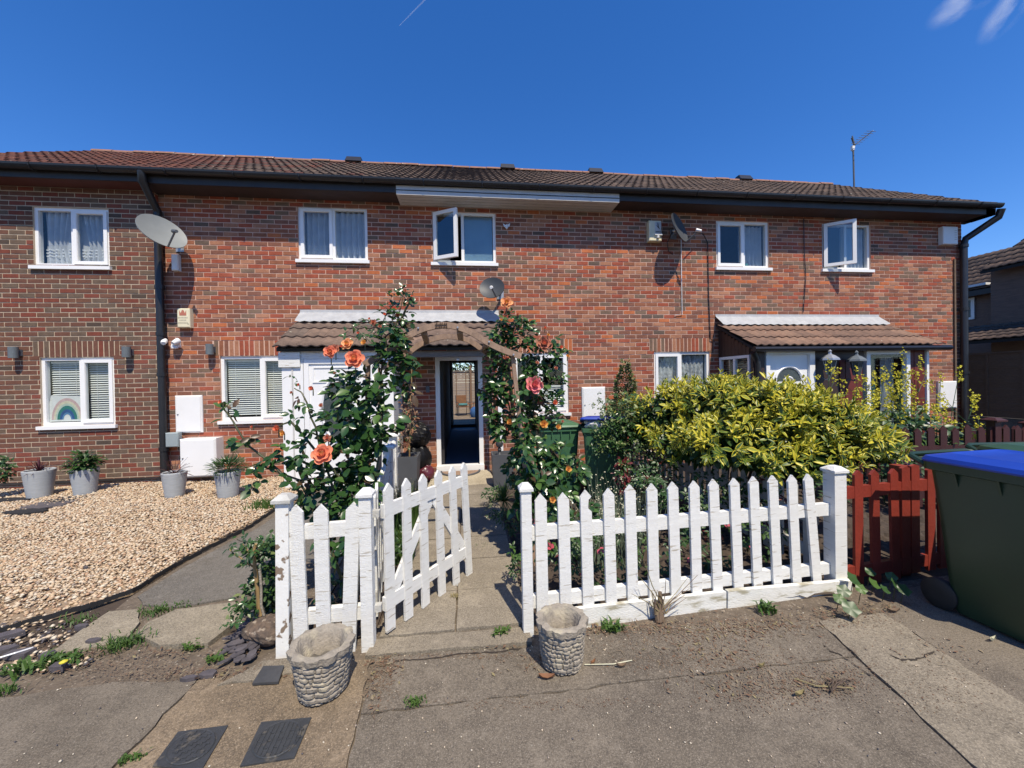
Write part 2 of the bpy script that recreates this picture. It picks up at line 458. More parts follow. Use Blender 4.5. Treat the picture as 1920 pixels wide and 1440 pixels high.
def obj(name, me, parent=None, loc=(0, 0, 0), rot=None, scale=None):
    """an object placed in world coordinates below its parent"""
    o = link(bpy.data.objects.new(name, me))
    if parent is not None:
        o.parent = parent
        if parent.name in ROOTM:
            o.matrix_parent_inverse = ROOTM[parent.name].inverted()
    o.location = loc
    if rot is not None:
        if isinstance(rot, Quaternion):
            rot = rot.to_euler()
        o.rotation_euler = rot
    if scale is not None:
        o.scale = scale
    return o


class MB:
    def __init__(s, tf=None):
        s.v, s.f, s.m, s.tf = [], [], [], tf

    def add(s, vs, fs, m=0):
        k = len(s.v)
        if s.tf is not None:
            vs = [tuple(s.tf @ Vector(p)) for p in vs]
        s.v += [tuple(p) for p in vs]
        s.f += [tuple(k + i for i in f) for f in fs]
        s.m += [m] * len(fs) if not isinstance(m, (list, tuple)) else list(m)
        return s

    def box(s, p0, p1, m=0, mt=None):
        x0, y0, z0 = p0
        x1, y1, z1 = p1
        vs = [(x0, y0, z0), (x1, y0, z0), (x1, y1, z0), (x0, y1, z0), (x0, y0, z1), (x1, y0, z1), (x1, y1, z1), (x0, y1, z1)]
        if mt is not None:
            vs = [tuple(mt @ Vector(p)) for p in vs]
        return s.add(vs, [(3, 2, 1, 0), (4, 5, 6, 7), (0, 1, 5, 4), (1, 2, 6, 5), (2, 3, 7, 6), (3, 0, 4, 7)], m)

    def beam(s, a, b, w, h, m=0, up=(0, 0, 1), ends=0):
        a, b = Vector(a), Vector(b)
        d = (b - a).normalized()
        up = Vector(up)
        sd = d.cross(up)
        if sd.length < 1e-4:
            sd = d.cross(Vector((1, 0, 0)))
        sd.normalize()
        u = sd.cross(d)
        vs = []
        for p in (a, b):
            for sx, sz in ((-1, -1), (1, -1), (1, 1), (-1, 1)):
                vs.append(tuple(p + sd * sx * w / 2 + u * sz * h / 2))
        return s.add(vs, [(0, 1, 2, 3), (7, 6, 5, 4), (1, 0, 4, 5), (2, 1, 5, 6), (3, 2, 6, 7), (0, 3, 7, 4)], m)

    def tube(s, path, r, n=6, m=0, cap=True):
        path = [Vector(p) for p in path]
        rs = r if isinstance(r, (list, tuple)) else [r] * len(path)
        vs, fs = [], []
        ref = None
        for i, p in enumerate(path):
            d = (path[min(i + 1, len(path) - 1)] - path[max(i - 1, 0)])
            d = d.normalized() if d.length > 1e-9 else Vector((0, 0, 1))
            if ref is None:
                ref = Vector((0, 0, 1)) if abs(d.z) < 0.9 else Vector((1, 0, 0))
            a = d.cross(ref)
            if a.length < 1e-5:
                a = d.cross(Vector((0.3, 1, 0.1)))
            a.normalize()
            b = d.cross(a)
            ref = -b if False else a.cross(d)
            for k in range(n):
                t = 2 * pi * k / n
                vs.append(tuple(p + (a * cos(t) + b * sin(t)) * rs[i]))
        for i in range(len(path) - 1):
            for k in range(n):
                k2 = (k + 1) % n
                fs.append((i * n + k, (i + 1) * n + k, (i + 1) * n + k2, i * n + k2))
        if cap:
            fs.append(tuple(range(n)))
            fs.append(tuple(reversed(range((len(path) - 1) * n, len(path) * n))))
        return s.add(vs, fs, m)

    def lathe(s, prof, n=24, c=(0, 0, 0), m=0, cap=True):
        vs, fs = [], []
        for r, z in prof:
            for k in range(n):
                t = 2 * pi * k / n
                vs.append((c[0] + r * cos(t), c[1] + r * sin(t), c[2] + z))
        for i in range(len(prof) - 1):
            for k in range(n):
                k2 = (k + 1) % n
                fs.append((i * n + k, i * n + k2, (i + 1) * n + k2, (i + 1) * n + k))
        if cap:
            fs.append(tuple(reversed(range(n))))
            fs.append(tuple(range((len(prof) - 1) * n, len(prof) * n)))
        return s.add(vs, fs, m)

    def prism(s, poly, mt, th, m=0):
        """2-D polygon (counter-clockwise) in the local xz plane, thickness th along +y, placed by mt"""
        n = len(poly)
        vs = [tuple(mt @ Vector((x, 0, z))) for x, z in poly] + [tuple(mt @ Vector((x, th, z))) for x, z in poly]
        fs = [tuple(range(n)), tuple(reversed(range(n, 2 * n)))]
        for i in range(n):
            j = (i + 1) % n
            fs.append((j, i, n + i, n + j))
        return s.add(vs, fs, m)

    def slab(s, poly, z0, z1, m=0):
        n = len(poly)
        vs = [(x, y, z1) for x, y in poly] + [(x, y, z0) for x, y in poly]
        a = sum(poly[i][0] * poly[(i + 1) % n][1] - poly[(i + 1) % n][0] * poly[i][1] for i in range(n))
        fs = [tuple(range(n)), tuple(reversed(range(n, 2 * n)))]
        for i in range(n):
            j = (i + 1) % n
            fs.append((j, i, n + i, n + j))
        if a < 0:
            fs = [tuple(reversed(f)) for f in fs]
        return s.add(vs, fs, m)

    def mesh(s, name, mats, smooth=False):
        me = bpy.data.meshes.new(name)
        me.from_pydata(s.v, [], s.f)
        for x in (mats if isinstance(mats, (list, tuple)) else [mats]):
            me.materials.append(M[x])
        if any(s.m):
            me.polygons.foreach_set('material_index', s.m)
        if smooth:
            me.polygons.foreach_set('use_smooth', [True] * len(me.polygons))
            try:
                me.set_sharp_from_angle(angle=radians(40))
            except Exception:
                pass
        me.update()
        return me

    def build(s, name, mats, parent=None, smooth=False, **k):
        return setp(obj(name, s.mesh(name, mats, smooth), parent), **k)


def fast_mesh(name, V, F, MI, mats, smooth=False):
    """V n x 3, F list of (m x k) index arrays, MI list of arrays"""
    me = bpy.data.meshes.new(name)
    me.vertices.add(len(V))
    me.vertices.foreach_set('co', np.asarray(V, dtype=np.float32).ravel())
    tot = np.concatenate([np.full(len(f), f.shape[1], dtype=np.int32) for f in F])
    loops = np.concatenate([f.ravel() for f in F]).astype(np.int32)
    me.loops.add(len(loops))
    me.loops.foreach_set('vertex_index', loops)
    me.polygons.add(len(tot))
    st = np.concatenate([[0], np.cumsum(tot)[:-1]]).astype(np.int32)
    me.polygons.foreach_set('loop_start', st)
    me.polygons.foreach_set('material_index', np.concatenate(MI).astype(np.int32))
    if smooth:
        me.polygons.foreach_set('use_smooth', np.ones(len(tot), dtype=bool))
    for x in mats:
        me.materials.append(M[x])
    me.update(calc_edges=True)
    me.validate()
    return me


def proto_arrays(me):
    V = np.array([v.co[:] for v in me.vertices])
    F3 = [(p.vertices[:], p.material_index) for p in me.polygons]
    return V, F3


def join_protos(name, items, protos, mats_of, parent):
    """items: (proto index, Matrix); all protos share one material list layout through mats_of[proto]"""
    allm = []
    for ms in mats_of:
        for x in ms:
            if x not in allm:
                allm.append(x)
    VV, FF, MM, off = [], [], [], 0
    for pi_ in range(len(protos)):
        mt = [m for i, m in items if i == pi_]
        if not mt:
            continue
        V, F = proto_arrays(protos[pi_])
        A = np.array([[list(r) for r in m] for m in mt])
        W = np.einsum('nij,vj->nvi', A[:, :3, :3], V) + A[:, None, :3, 3]
        n = len(mt)
        VV.append(W.reshape(-1, 3))
        by = {}
        for f, mi in F:
            by.setdefault(len(f), []).append((f, mi))
        for k, lst in by.items():
            base = np.array([f for f, _ in lst])
            mi = np.array([allm.index(mats_of[pi_][q]) for _, q in lst])
            idx = base[None] + (np.arange(n) * len(V))[:, None, None] + off
            FF.append(idx.reshape(-1, k))
            MM.append(np.tile(mi, n))
        off += n * len(V)
    me = fast_mesh(name, np.concatenate(VV), FF, MM, allm, smooth=True)
    return setp(obj(name, me, parent), kind='stuff')


# ------------------------------------------------------------------ the ground
YW = 6.88          # front wall plane of the terrace
g = MB().box((-150, -120, -0.4), (150, 220, -0.09))
g.build('ground', 'asphalt', kind='structure')


def rough_poly(pts, step=0.09, j=0.004):
    out = []
    n = len(pts)
    for i in range(n):
        a, b = Vector(pts[i]), Vector(pts[(i + 1) % n])
        k = max(1, int((b - a).length / step))
        for q in range(k):
            p = a.lerp(b, q / k)
            if q:
                p += Vector((random.uniform(-j, j), random.uniform(-j, j)))
            out.append((p.x, p.y))
    return out


def G2(px, py):
    p = PZ(px, py)
    return (p.x, p.y)


def extend(a, b, y):
    t = (y - a[1]) / (b[1] - a[1])
    return (a[0] + (b[0] - a[0]) * t, y)


pav = MB().slab([(-9, -6), (9.0, -6), (9.0, 2.9), (2.2, 2.55), (-9, 2.9)], -0.08, -0.012)
pav = pav.build('pavement', 'joint_dirt', kind='structure')
jA0, jA1 = G2(368, 1276), G2(214, 1436)       # joint left of the tan slab
jB0, jB1 = G2(700, 1236), G2(652, 1440)       # joint right of the tan slab
jA2, jB2 = extend(jA0, jA1, -5), extend(jB0, jB1, -5)
front_l = G2(0, 1308)
pc0, pc1, pc2, pc3 = G2(1535, 1166), G2(1655, 1150), G2(1830, 1440), G2(1990, 1368)
pcL = extend(pc0, pc2, -5)
pcR = extend(pc1, pc3, -5)
jc0 = G2(676, 1340)
jc1 = extend(pc0, pc2, G2(1570, 1236)[1])      # transverse crack on the main slab
SL = [('concrete_left', [(-8.8, 2.3), (front_l[0], front_l[1]), G2(130, 1290), G2(240, 1278), jA0, jA2, (-8.8, -5)]),
      ('concrete_tan', [(jA0[0] + .012, jA0[1]), G2(470, 1262), G2(540, 1236), (jB0[0] - .012, jB0[1]), (jB2[0] - .012, -5), (jA2[0] + .012, -5)]),
      ('concrete_grey', [(jB0[0] + .012, jB0[1]), G2(850, 1222), G2(985, 1215), G2(1100, 1190), G2(1300, 1170), (pc0[0] - .01, pc0[1]),
                         (jc1[0] - .01, jc1[1] + .004), (jc0[0], jc0[1] + .004)]),
      ('concrete_grey', [(jc0[0] + .004, jc0[1] - .004), (jc1[0] - .01, jc1[1] - .004), (pcL[0] - .005, -5), (jB2[0] + .012, -5)]),
      ('concrete_pale', [(pc0[0] + .005, pc0[1]), (pc1[0], pc1[1]), (pcR[0] - .003, -5), (pcL[0] + .005, -5)]),
      ('concrete_grey', [(pc1[0] + .003, pc1[1]), (3.2, 2.5), (8.8, 2.75), (8.8, -5), (pcR[0] + .003, -5)])]
for i, (m_, poly) in enumerate(SL):
    z = [0.0, 0.002, 0.003, 0.001, 0.004, 0.0][i]
    b = MB().slab(rough_poly(poly, .07, .011), -0.05, z)
    b.build('concrete_slab', m_, pav)

# soil of the front gardens
soil = MB().slab([(-9, 2.9), (-1.1, 2.44), (-.62, 2.41), (.36, 2.40), (2.75, 2.6), (9.5, 2.9), (9.5, 7.2), (-9, 7.2)], -0.08, -0.02)
soil = soil.build('garden_soil', 'soil', kind='structure')
# undulating crumbs of soil in the beds
gb = []
for bx0, bx1, by0, by1 in ((-1.05, -.62, 2.5, 6.0), (.45, 2.65, 2.5, 6.4), (2.85, 5, 2.8, 5.6)):
    nx, ny = int((bx1 - bx0) / .06), int((by1 - by0) / .06)
    gv = [(bx0 + (bx1 - bx0) * i / nx, by0 + (by1 - by0) * j / ny, -0.015 + random.uniform(0, .035)) for j in range(ny + 1) for i in range(nx + 1)]
    gf = [(j * (nx + 1) + i, j * (nx + 1) + i + 1, (j + 1) * (nx + 1) + i + 1, (j + 1) * (nx + 1) + i) for j in range(ny) for i in range(nx)]
    gb.append((gv, gf))
sb = MB()
for gv, gf in gb:
    sb.add(gv, gf)
sb.build('soil_crumbs', 'soil', kind='stuff')

# the garden path of paving slabs, with a kerb at its front
path = MB().slab([(-.6, 2.44), (.40, 2.40), (.40, 6.8), (-.6, 6.8)], -0.06, 0.004)
path = path.build('garden_path', 'joint_dirt', kind='structure')
yy = 2.46
r = 0
while yy < 5.75:
    ln = [.47, .5, .48, .5, .47, .49, .48][r % 7]
    for sx in (0, 1):
        x0 = -.57 + sx * .475 + random.uniform(-.006, .006)
        x1 = x0 + .462
        y1 = yy + ln - .012
        poly = rough_poly([(x0, yy + random.uniform(-.004, .004)), (x1, yy + random.uniform(-.004, .004)), (x1, y1), (x0, y1)], .08, .003)
        MB().slab(poly, -.03, .026 + random.uniform(-.003, .004)).build('paving_slab', 'path_stone', path)
    yy += ln
    r += 1
MB().slab(rough_poly([(-.62, yy), (.40, yy), (.36, 6.78), (-.6, 6.78)], .1, .004), -.03, .035).build('door_slab', 'door_slab_pale', path)
k0, k1 = G2(700, 1236), G2(1000, 1222)
MB().slab(rough_poly([(-.62, 2.31), (.36, 2.29), (.36, 2.435), (-.6, 2.45)], .06, .006), -.05, .018).build('kerb_edging', 'concrete_pale', path)
MB().slab(rough_poly([(-1.35, 2.2), (-.72, 2.26), (-.7, 2.36), (-1.2, 2.36)], .06, .008), -.05, .012).build('kerb_edging', 'concrete_pale', path)

# neighbour's path and broken paving in front of the gravel
side = MB().slab([G2(90, 1250), G2(480, 1160), (-1.05, 2.5), (-1.2, 6.8), (-2.35, 6.8), G2(515, 950), G2(400, 1022), G2(245, 1118)], -.07, -.004)
side = side.build('neighbour_path', 'joint_dirt', kind='structure')
for m_, poly, z in (('paving_stone', [G2(88, 1232), G2(205, 1150), G2(258, 1146), G2(262, 1170), G2(235, 1205), G2(150, 1222)], .016),
                    ('paving_stone', [G2(255, 1195), G2(278, 1172), G2(330, 1148), G2(440, 1134), G2(476, 1140), G2(440, 1172), G2(390, 1212), G2(300, 1216)], .022),
                    ('path_concrete', [G2(268, 1136), G2(258, 1120), G2(336, 1070), G2(404, 1033), G2(440, 1013), (-1.75, 3.75), (-1.30, 3.15), G2(455, 1120), G2(330, 1140)], .008),
                    ('path_concrete', [G2(444, 1012), G2(474, 997), G2(522, 967), (-2.2, 6.0), (-1.25, 6.0), (-1.15, 3.5), (-1.72, 3.78)], .01)):
    MB().slab(rough_poly(poly, .07, .008), -.04, z).build('paving_slab', m_, side)

# gravel front garden: thousands of pebbles nobody could count
gpoly = [(-9.0, 6.78), (-9.0, 2.9), G2(-300, 1235), G2(0, 1178), G2(170, 1138), G2(250, 1110), G2(330, 1060), G2(400, 1022), G2(470, 985), G2(515, 955), (-2.3, 5.6), (-2.25, 6.78)]
gx = np.array([p[0] for p in gpoly])
gy = np.array([p[1] for p in gpoly])


def inside(x, y, gx, gy):
    c = np.zeros(len(x), dtype=bool)
    n = len(gx)
    for i in range(n):
        j = i - 1
        cond = ((gy[i] > y) != (gy[j] > y)) & (x < (gx[j] - gx[i]) * (y - gy[i]) / (gy[j] - gy[i] + 1e-12) + gx[i])
        c ^= cond
    return c


MB().slab(gpoly, -.06, .012).build('gravel_bed', 'gravel_base', kind='structure')


def ghash(x, y):
    return 0.022 + 0.012 * np.sin(x * 2.3 + 1) * np.cos(y * 2.9) + np.clip((y - 4.5) * 0.02, 0, .05)


def pebbles(name, xs, ys, zs, size, mats, flat=0.6, wts=None, seed=1):
    rg = np.random.default_rng(seed)
    base = np.array([(0, 0, 1), (0, 0, -1), (.95, 0, .25), (.3, .9, .3), (-.77, .56, .25), (-.77, -.56, .3), (.3, -.92, .22)])
    base = base.astype(float)
    tri = np.array([(0, 2, 3), (0, 3, 4), (0, 4, 5), (0, 5, 6), (0, 6, 2), (1, 3, 2), (1, 4, 3), (1, 5, 4), (1, 6, 5), (1, 2, 6)])
    n = len(xs)
    s = size * rg.uniform(.6, 1.45, n)
    B = base[None] * rg.uniform(.75, 1.2, (n, 7, 1))
    B = B * np.stack([s * rg.uniform(.8, 1.3, n), s * rg.uniform(.6, 1.0, n), s * flat * rg.uniform(.7, 1.2, n)], 1)[:, None, :]
    a = rg.uniform(0, 2 * pi, n)
    t = rg.normal(0, .35, n)
    # tilt about x then spin about z
    y2 = B[:, :, 1] * np.cos(t)[:, None] - B[:, :, 2] * np.sin(t)[:, None]
    z2 = B[:, :, 1] * np.sin(t)[:, None] + B[:, :, 2] * np.cos(t)[:, None]
    x3 = B[:, :, 0] * np.cos(a)[:, None] - y2 * np.sin(a)[:, None]
    y3 = B[:, :, 0] * np.sin(a)[:, None] + y2 * np.cos(a)[:, None]
    V = np.stack([x3 + xs[:, None], y3 + ys[:, None], z2 + zs[:, None]], 2).reshape(-1, 3)
    F = (tri[None] + (np.arange(n) * 7)[:, None, None]).reshape(-1, 3)
    mi = rg.choice(len(mats), n, p=wts)
    return fast_mesh(name, V, [F], [np.repeat(mi, len(tri))], mats)


xs = RNG.uniform(-8.9, -1.6, 150000)
ys = RNG.uniform(2.4, 6.78, 150000)
ok = inside(xs, ys, gx, gy) & (xs > -1.15 * ys - 0.4)
thin = np.clip((ys - (2.9 + .12 * np.sin(xs * 3))) / .5, 0.12, 1)
ok &= RNG.uniform(0, 1, len(xs)) < thin
xs, ys = xs[ok][:42000], ys[ok][:42000]
zs = ghash(xs, ys) * np.clip((ys - 2.7) / .6, .35, 1) + RNG.uniform(-.006, .012, len(xs))
me = pebbles('gravel', xs, ys, zs, .0145, ['pebble_%d' % i for i in range(7)], .62, [.26, .17, .26, .08, .13, .05, .05])
setp(obj('gravel', me), kind='stuff')
# black weed membrane showing along the edge of the gravel
mbp = [G2(-60, 1205), G2(60, 1170), G2(168, 1141), G2(248, 1114), G2(330, 1063), G2(400, 1026), G2(470, 990), G2(520, 955)]
e = MB()
for i in range(len(mbp) - 1):
    a, b = Vector((*mbp[i], .02)), Vector((*mbp[i + 1], .02))
    for q in range(6):
        p, p2 = a.lerp(b, q / 6), a.lerp(b, (q + 1) / 6)
        e.beam(p + Vector((0, 0, random.uniform(-.006, .008))), p2 + Vector((0, 0, random.uniform(-.006, .008))), .008, .034)
e.build('weed_membrane', 'membrane', label='black weed membrane edge turned up along the gravel', cat='membrane')
for i, (c, rx, ry) in enumerate((((48, 960), 44, 6), ((95, 947), 45, 10), ((120, 938), 40, 8), ((225, 920), 40, 7), ((18, 940), 40, 6))):
    p = PZ(*c, .045)
    k = depth(p) / FPX
    pts = [(p.x + rx * k * cos(t) * random.uniform(.6, 1.1), p.y + ry * 3.2 * k * sin(t) * random.uniform(.5, 1.0)) for t in [2 * pi * q / 14 for q in range(14)]]
    lb = ['scrap of black membrane bared in front of the grey pots', 'brown and black membrane patch under the purple spiky pot', 'torn black membrane showing by the bushy pot',
          'small black membrane patch beside the brown house base', 'black membrane strip beside the dark bush'][i]
    MB().slab(pts, .03, .062 + .002 * i).build('membrane_patch', 'membrane' if i != 1 else 'slate', label=lb, cat='membrane', group='bare membrane patches in the gravel')

# ------------------------------------------------------------------ houses
LBLW = (('white_upvc', 'window_glass'))


def white_boxes(mb, x0, x1, z0, z1, y0, y1, w):
    """rectangular ring"""
    mb.box((x0, y0, z0), (x1, y1, z0 + w))
    mb.box((x0, y0, z1 - w), (x1, y1, z1))
    mb.box((x0, y0, z0 + w), (x0 + w, y1, z1 - w))
    mb.box((x1 - w, y0, z0 + w), (x1, y1, z1 - w))


def window(house, x0, x1, z0, z1, Y, lights, sill=True, glassm='window_glass', split=0.5, label=None):
    """a two-light upvc window; lights: 'fixed' | 'sash' | ('open', angle)"""
    fr = MB()
    yf, yb = Y + .03, Y + .10
    white_boxes(fr, x0, x1, z0, z1, yf, yb, .048)
    xm = x0 + (x1 - x0) * split
    n = len(lights)
    if n == 2:
        fr.box((xm - .026, yf + .001, z0 + .048), (xm + .026, yb - .001, z1 - .048))
    w = fr.build('window', 'white_upvc', house)
    if label: w['label'] = label
    if sill:
        MB().box((x0 - .035, Y - .045, z0 - .055), (x1 + .035, Y + .05, z0 - .002)).build('sill', 'white_upvc', w)
    cells = [(x0 + .048, xm - .026), (xm + .026, x1 - .048)] if n == 2 else [(x0 + .048, x1 - .048)]
    for (a, b), kind in zip(cells, lights):
        za, zb = z0 + .048, z1 - .048
        if kind == 'fixed':
            MB().box((a, yf + .03, za), (b, yf + .036, zb)).build('pane', glassm, w)
        elif kind == 'sash':
            s = MB()
            white_boxes(s, a - .012, b + .012, za - .012, zb + .012, yf - .02, yf - .0015, .05)
            white_boxes(s, a + .02, b - .02, za + .02, zb - .02, yf - .012, yf + .03, .022)
            so = s.build('sash', 'white_upvc', w)
            MB().box((a + .04, yf + .006, za + .04), (b - .04, yf + .012, zb - .04)).build('pane', glassm, w)
        else:
            ang = kind[1]
            T = Matrix.Translation(Vector((a - .012, yf - .022, 0))) @ Matrix.Rotation(-ang, 4, 'Z')
            s = MB(T)
            white_boxes(s, 0, b - a + .024, za - .012, zb + .012, -.045, 0.0, .058)
            s.build('sash', 'white_upvc', w)
            MB(T).box((.05, -.026, za + .04), (b - a - .03, -.02, zb - .04)).build('pane', 'casement_glass', w)
            MB(T).box((b - a - .01, .001, (za + zb) / 2 - .06), (b - a + .012, .02, (za + zb) / 2 + .06)).build('handle', 'white_upvc', w)
            MB().tube([(a + .02, yf - .01, za - .004), (a + .25, yf - .08, za - .004)], .006, 5).build('stay', 'galv', w)
    return w


BW, BHh, CR_ = .211, .0592, .075
BR_MESH = {}


def brick_mesh(pal, i, var, full=BW, soldier=False):
    key = (pal[i][0], var, soldier)
    if key in BR_MESH:
        return BR_MESH[key]
    rg = random.Random(hash(key) % 9999 if False else (i * 31 + var * 7 + (5 if soldier else 0)))
    w, h = (full, BHh) if not soldier else (BHh, .213)
    b = MB()
    d = .0045
    j = lambda q: rg.uniform(-q, q)
    x, z = w / 2, h / 2
    vs = [(-x + j(.002), -d + j(.0015), -z + j(.002)), (x + j(.002), -d + j(.0015), -z + j(.002)), (x + j(.002), -d + j(.0015), z + j(.002)), (-x + j(.002), -d + j(.0015), z + j(.002)),
          (-x, .004, -z), (x, .004, -z), (x, .004, z), (-x, .004, z)]
    b.add(vs, [(0, 1, 2, 3), (1, 0, 4, 5), (2, 1, 5, 6), (3, 2, 6, 7), (0, 3, 7, 4)])
    BR_MESH[key] = b.mesh('brick', pal[i][0])
    return BR_MESH[key]


def wall_with_bricks(house, x0, x1, z0, z1, Y, holes, pal, mortar, seed, soldiers=(), ends=(True, True)):
    rg = random.Random(seed)
    xs_ = sorted({x0, x1, *[h[0] for h in holes], *[h[1] for h in holes]})
    zs_ = sorted({z0, z1, *[h[2] for h in holes], *[h[3] for h in holes]})
    wb = MB()
    for i in range(len(xs_) - 1):
        run = None
        cells = []
        for k in range(len(zs_) - 1):
            cx, cz = (xs_[i] + xs_[i + 1]) / 2, (zs_[k] + zs_[k + 1]) / 2
            solid = not any(h[0] < cx < h[1] and h[2] < cz < h[3] for h in holes)
            if solid:
                run = (zs_[k] if run is None else run[0], zs_[k + 1])
            elif run:
                cells.append(run)
                run = None
        if run:
            cells.append(run)
        for a, b in cells:
            wb.box((xs_[i], Y + .0055, a), (xs_[i + 1], Y + .12, b))
    wall = wb.build('wall', mortar, house)
    wts = [p[3] for p in pal]
    blocks = list(holes) + [(s[0], s[1], s[2], s[3]) for s in soldiers]
    full, rest = [], MB()
    nc = int((z1 - z0) / CR_)

    def put_rest(cx, cz, w, h, ci):
        d = .0045
        x, z = w / 2, h / 2
        j = lambda: rg.uniform(-.0018, .0018)
        ys_ = [Y + .0055 - d + rg.uniform(-.0025, .001)] * 4
        vs = [(cx - x + j(), ys_[0], cz - z + j()), (cx + x + j(), ys_[1], cz - z + j()), (cx + x + j(), ys_[2], cz + z + j()), (cx - x + j(), ys_[3], cz + z + j()),
              (cx - x, Y + .009, cz - z), (cx + x, Y + .009, cz - z), (cx + x, Y + .009, cz + z), (cx - x, Y + .009, cz + z)]
        rest.add(vs, [(0, 1, 2, 3), (1, 0, 4, 5), (2, 1, 5, 6), (3, 2, 6, 7), (0, 3, 7, 4)], ci)

    for c in range(nc):
        za = z0 + c * CR_ + .005
        zc = za + BHh / 2
        off = (c % 2) * .1125 + .012 * sin(c * 12.9898)
        x = math.floor((x0 - .3) / .225) * .225 + off
        segs = []
        while x < x1 + .2:
            xa, xb = x, x + BW
            if ends[0]: xa = max(xa, x0 + .002)
            if ends[1]: xb = min(xb, x1 - .002)
            if xb > xa and (ends[0] or (xa + xb) / 2 >= x0) and (ends[1] or (xa + xb) / 2 < x1):
                segs.append((xa, xb))
            x += .225
        for h in blocks:
            if h[2] < zc < h[3]:
                new = []
                for a, b in segs:
                    if b <= h[0] or a >= h[1]:
                        new.append((a, b))
                    else:
                        if a < h[0]: new.append((a, h[0] - .003))
                        if b > h[1]: new.append((h[1] + .003, b))
                segs = new
        for a, b in segs:
            if b - a < .012:
                continue
            ci = rg.choices(range(len(pal)), wts)[0]
            if b - a > BW - .001:
                full.append((((a + b) / 2, zc), ci, False))
            else:
                put_rest((a + b) / 2, zc, b - a, BHh, ci)
    for s in soldiers:
        n = int((s[1] - s[0]) / .0752)
        for k in range(n):
            ci = rg.choices(range(len(pal)), wts)[0]
            full.append(((s[0] + (k + .5) * (s[1] - s[0]) / n, (s[2] + s[3]) / 2), ci, s[3] - s[2] - .012))
    full.sort(key=lambda t: depth((t[0][0], Y, t[0][1])) + (0 if t[1] >= 0 else 0))
    for (cx, cz), ci, so in full[:300]:
        obj('brick', brick_mesh(pal, ci, rg.randrange(4), soldier=bool(so)), wall, (cx, Y + .0055 + rg.uniform(-.0025, .001), cz), (0, rg.uniform(-.006, .006), 0), (1, 1, so / .213 if so else 1))
    for (cx, cz), ci, so in full[300:]:
        if so: put_rest(cx, cz, BHh, so, ci)
        else: put_rest(cx, cz, BW, BHh, ci)
    rest.build('brick_courses', [p[0] for p in pal], wall, kind='stuff')
    return wall


# roof
EY, EZ, RY, RZ = 6.50, 4.93, 10.0, 7.08
SL_ = Vector((0, RY - EY, RZ - EZ))
SLN = SL_.normalized()
NRM = Vector((0, -SLN.z, SLN.y))
TILE = {}


def tile_mesh(key, w=.3, ln=.40, rolls=2, amp=.022, th=.018):
    if key in TILE:
        return TILE[key]
    n = 6 * rolls
    b = MB()
    top, bot = [], []
    vs = []
    for v in (0, ln):
        for i in range(n + 1):
            u = i / n
            ph = (u * rolls) % 1.0
            z = amp * (0.5 - 0.5 * cos(2 * pi * ph)) ** 1.4
            vs.append((u * w - w / 2, v, z + (.024 if v == 0 else .002)))
    for i in range(n + 1):
        x, y, z = vs[i]
        vs.append((x, y, z - th))
    fs = [(i, i + 1, n + 2 + i, n + 1 + i) for i in range(n)] + [(2 * (n + 1) + i, 2 * (n + 1) + i + 1, i + 1, i) for i in range(n)]
    b.add(vs, fs)
    TILE[key] = b.mesh('roof_tile', key, smooth=False)
    for p in TILE[key].polygons[:n]:
        p.use_smooth = True
    return TILE[key]


def tile_field(parent, x0, x1, y0, z0, y1, z1, palette, seed, gauge=.345, fade=None):
    """rows of tiles from the eave edge (y0,z0) up to (y1,z1)"""
    rg = random.Random(seed)
    d = Vector((0, y1 - y0, z1 - z0))
    L = d.length
    d.normalize()
    nr = Vector((0, -d.z, d.y))
    rot = Matrix(((1, 0, 0), (0, d.y, nr.y), (0, d.z, nr.z))).to_euler()
    nrow = max(1, round(L / gauge))
    gg = L / nrow
    nc = max(1, round((x1 - x0) / .3))
    ww = (x1 - x0) / nc
    for r_ in range(nrow):
        for c in range(nc):
            p = Vector((x0 + (c + .5) * ww, y0, z0)) + d * (r_ * gg) + nr * (rg.uniform(0, .005))
            k = rg.randrange(3)
            pal = palette
            if fade and rg.random() < fade(p.x):
                pal = 'red'
            e_ = Euler((rot.x + rg.uniform(-.008, .008), rot.y, rg.uniform(-.008, .008)))
            obj('roof_tile', tile_mesh('tile_%s_%d' % (pal, k)), parent, p, e_, (ww / .3, min(1.0, (gg + .05) / .4) if r_ < nrow - 1 else gg / .4, 1))


HOUSES = [('L', -8.25, -4.93, 'brown_dark'), ('A', -4.93, -1.10, ''), ('B', -1.10, 2.71, ''), ('C', 2.71, 6.50, ''), ('D', 6.50, 10.26, '')]
lab = {'L': 'brown brick end house with cream mortar joints and rainbow picture window', 'A': 'red brick house between the brown end house and the open front door',
       'B': 'red brick house with the open front door and white boxed eaves', 'C': 'red brick house with lace curtained window above the yellow hedge',
       'D': 'red brick end house beside the dark gap, under the television aerial'}
YL = YW - .07
HB = {}
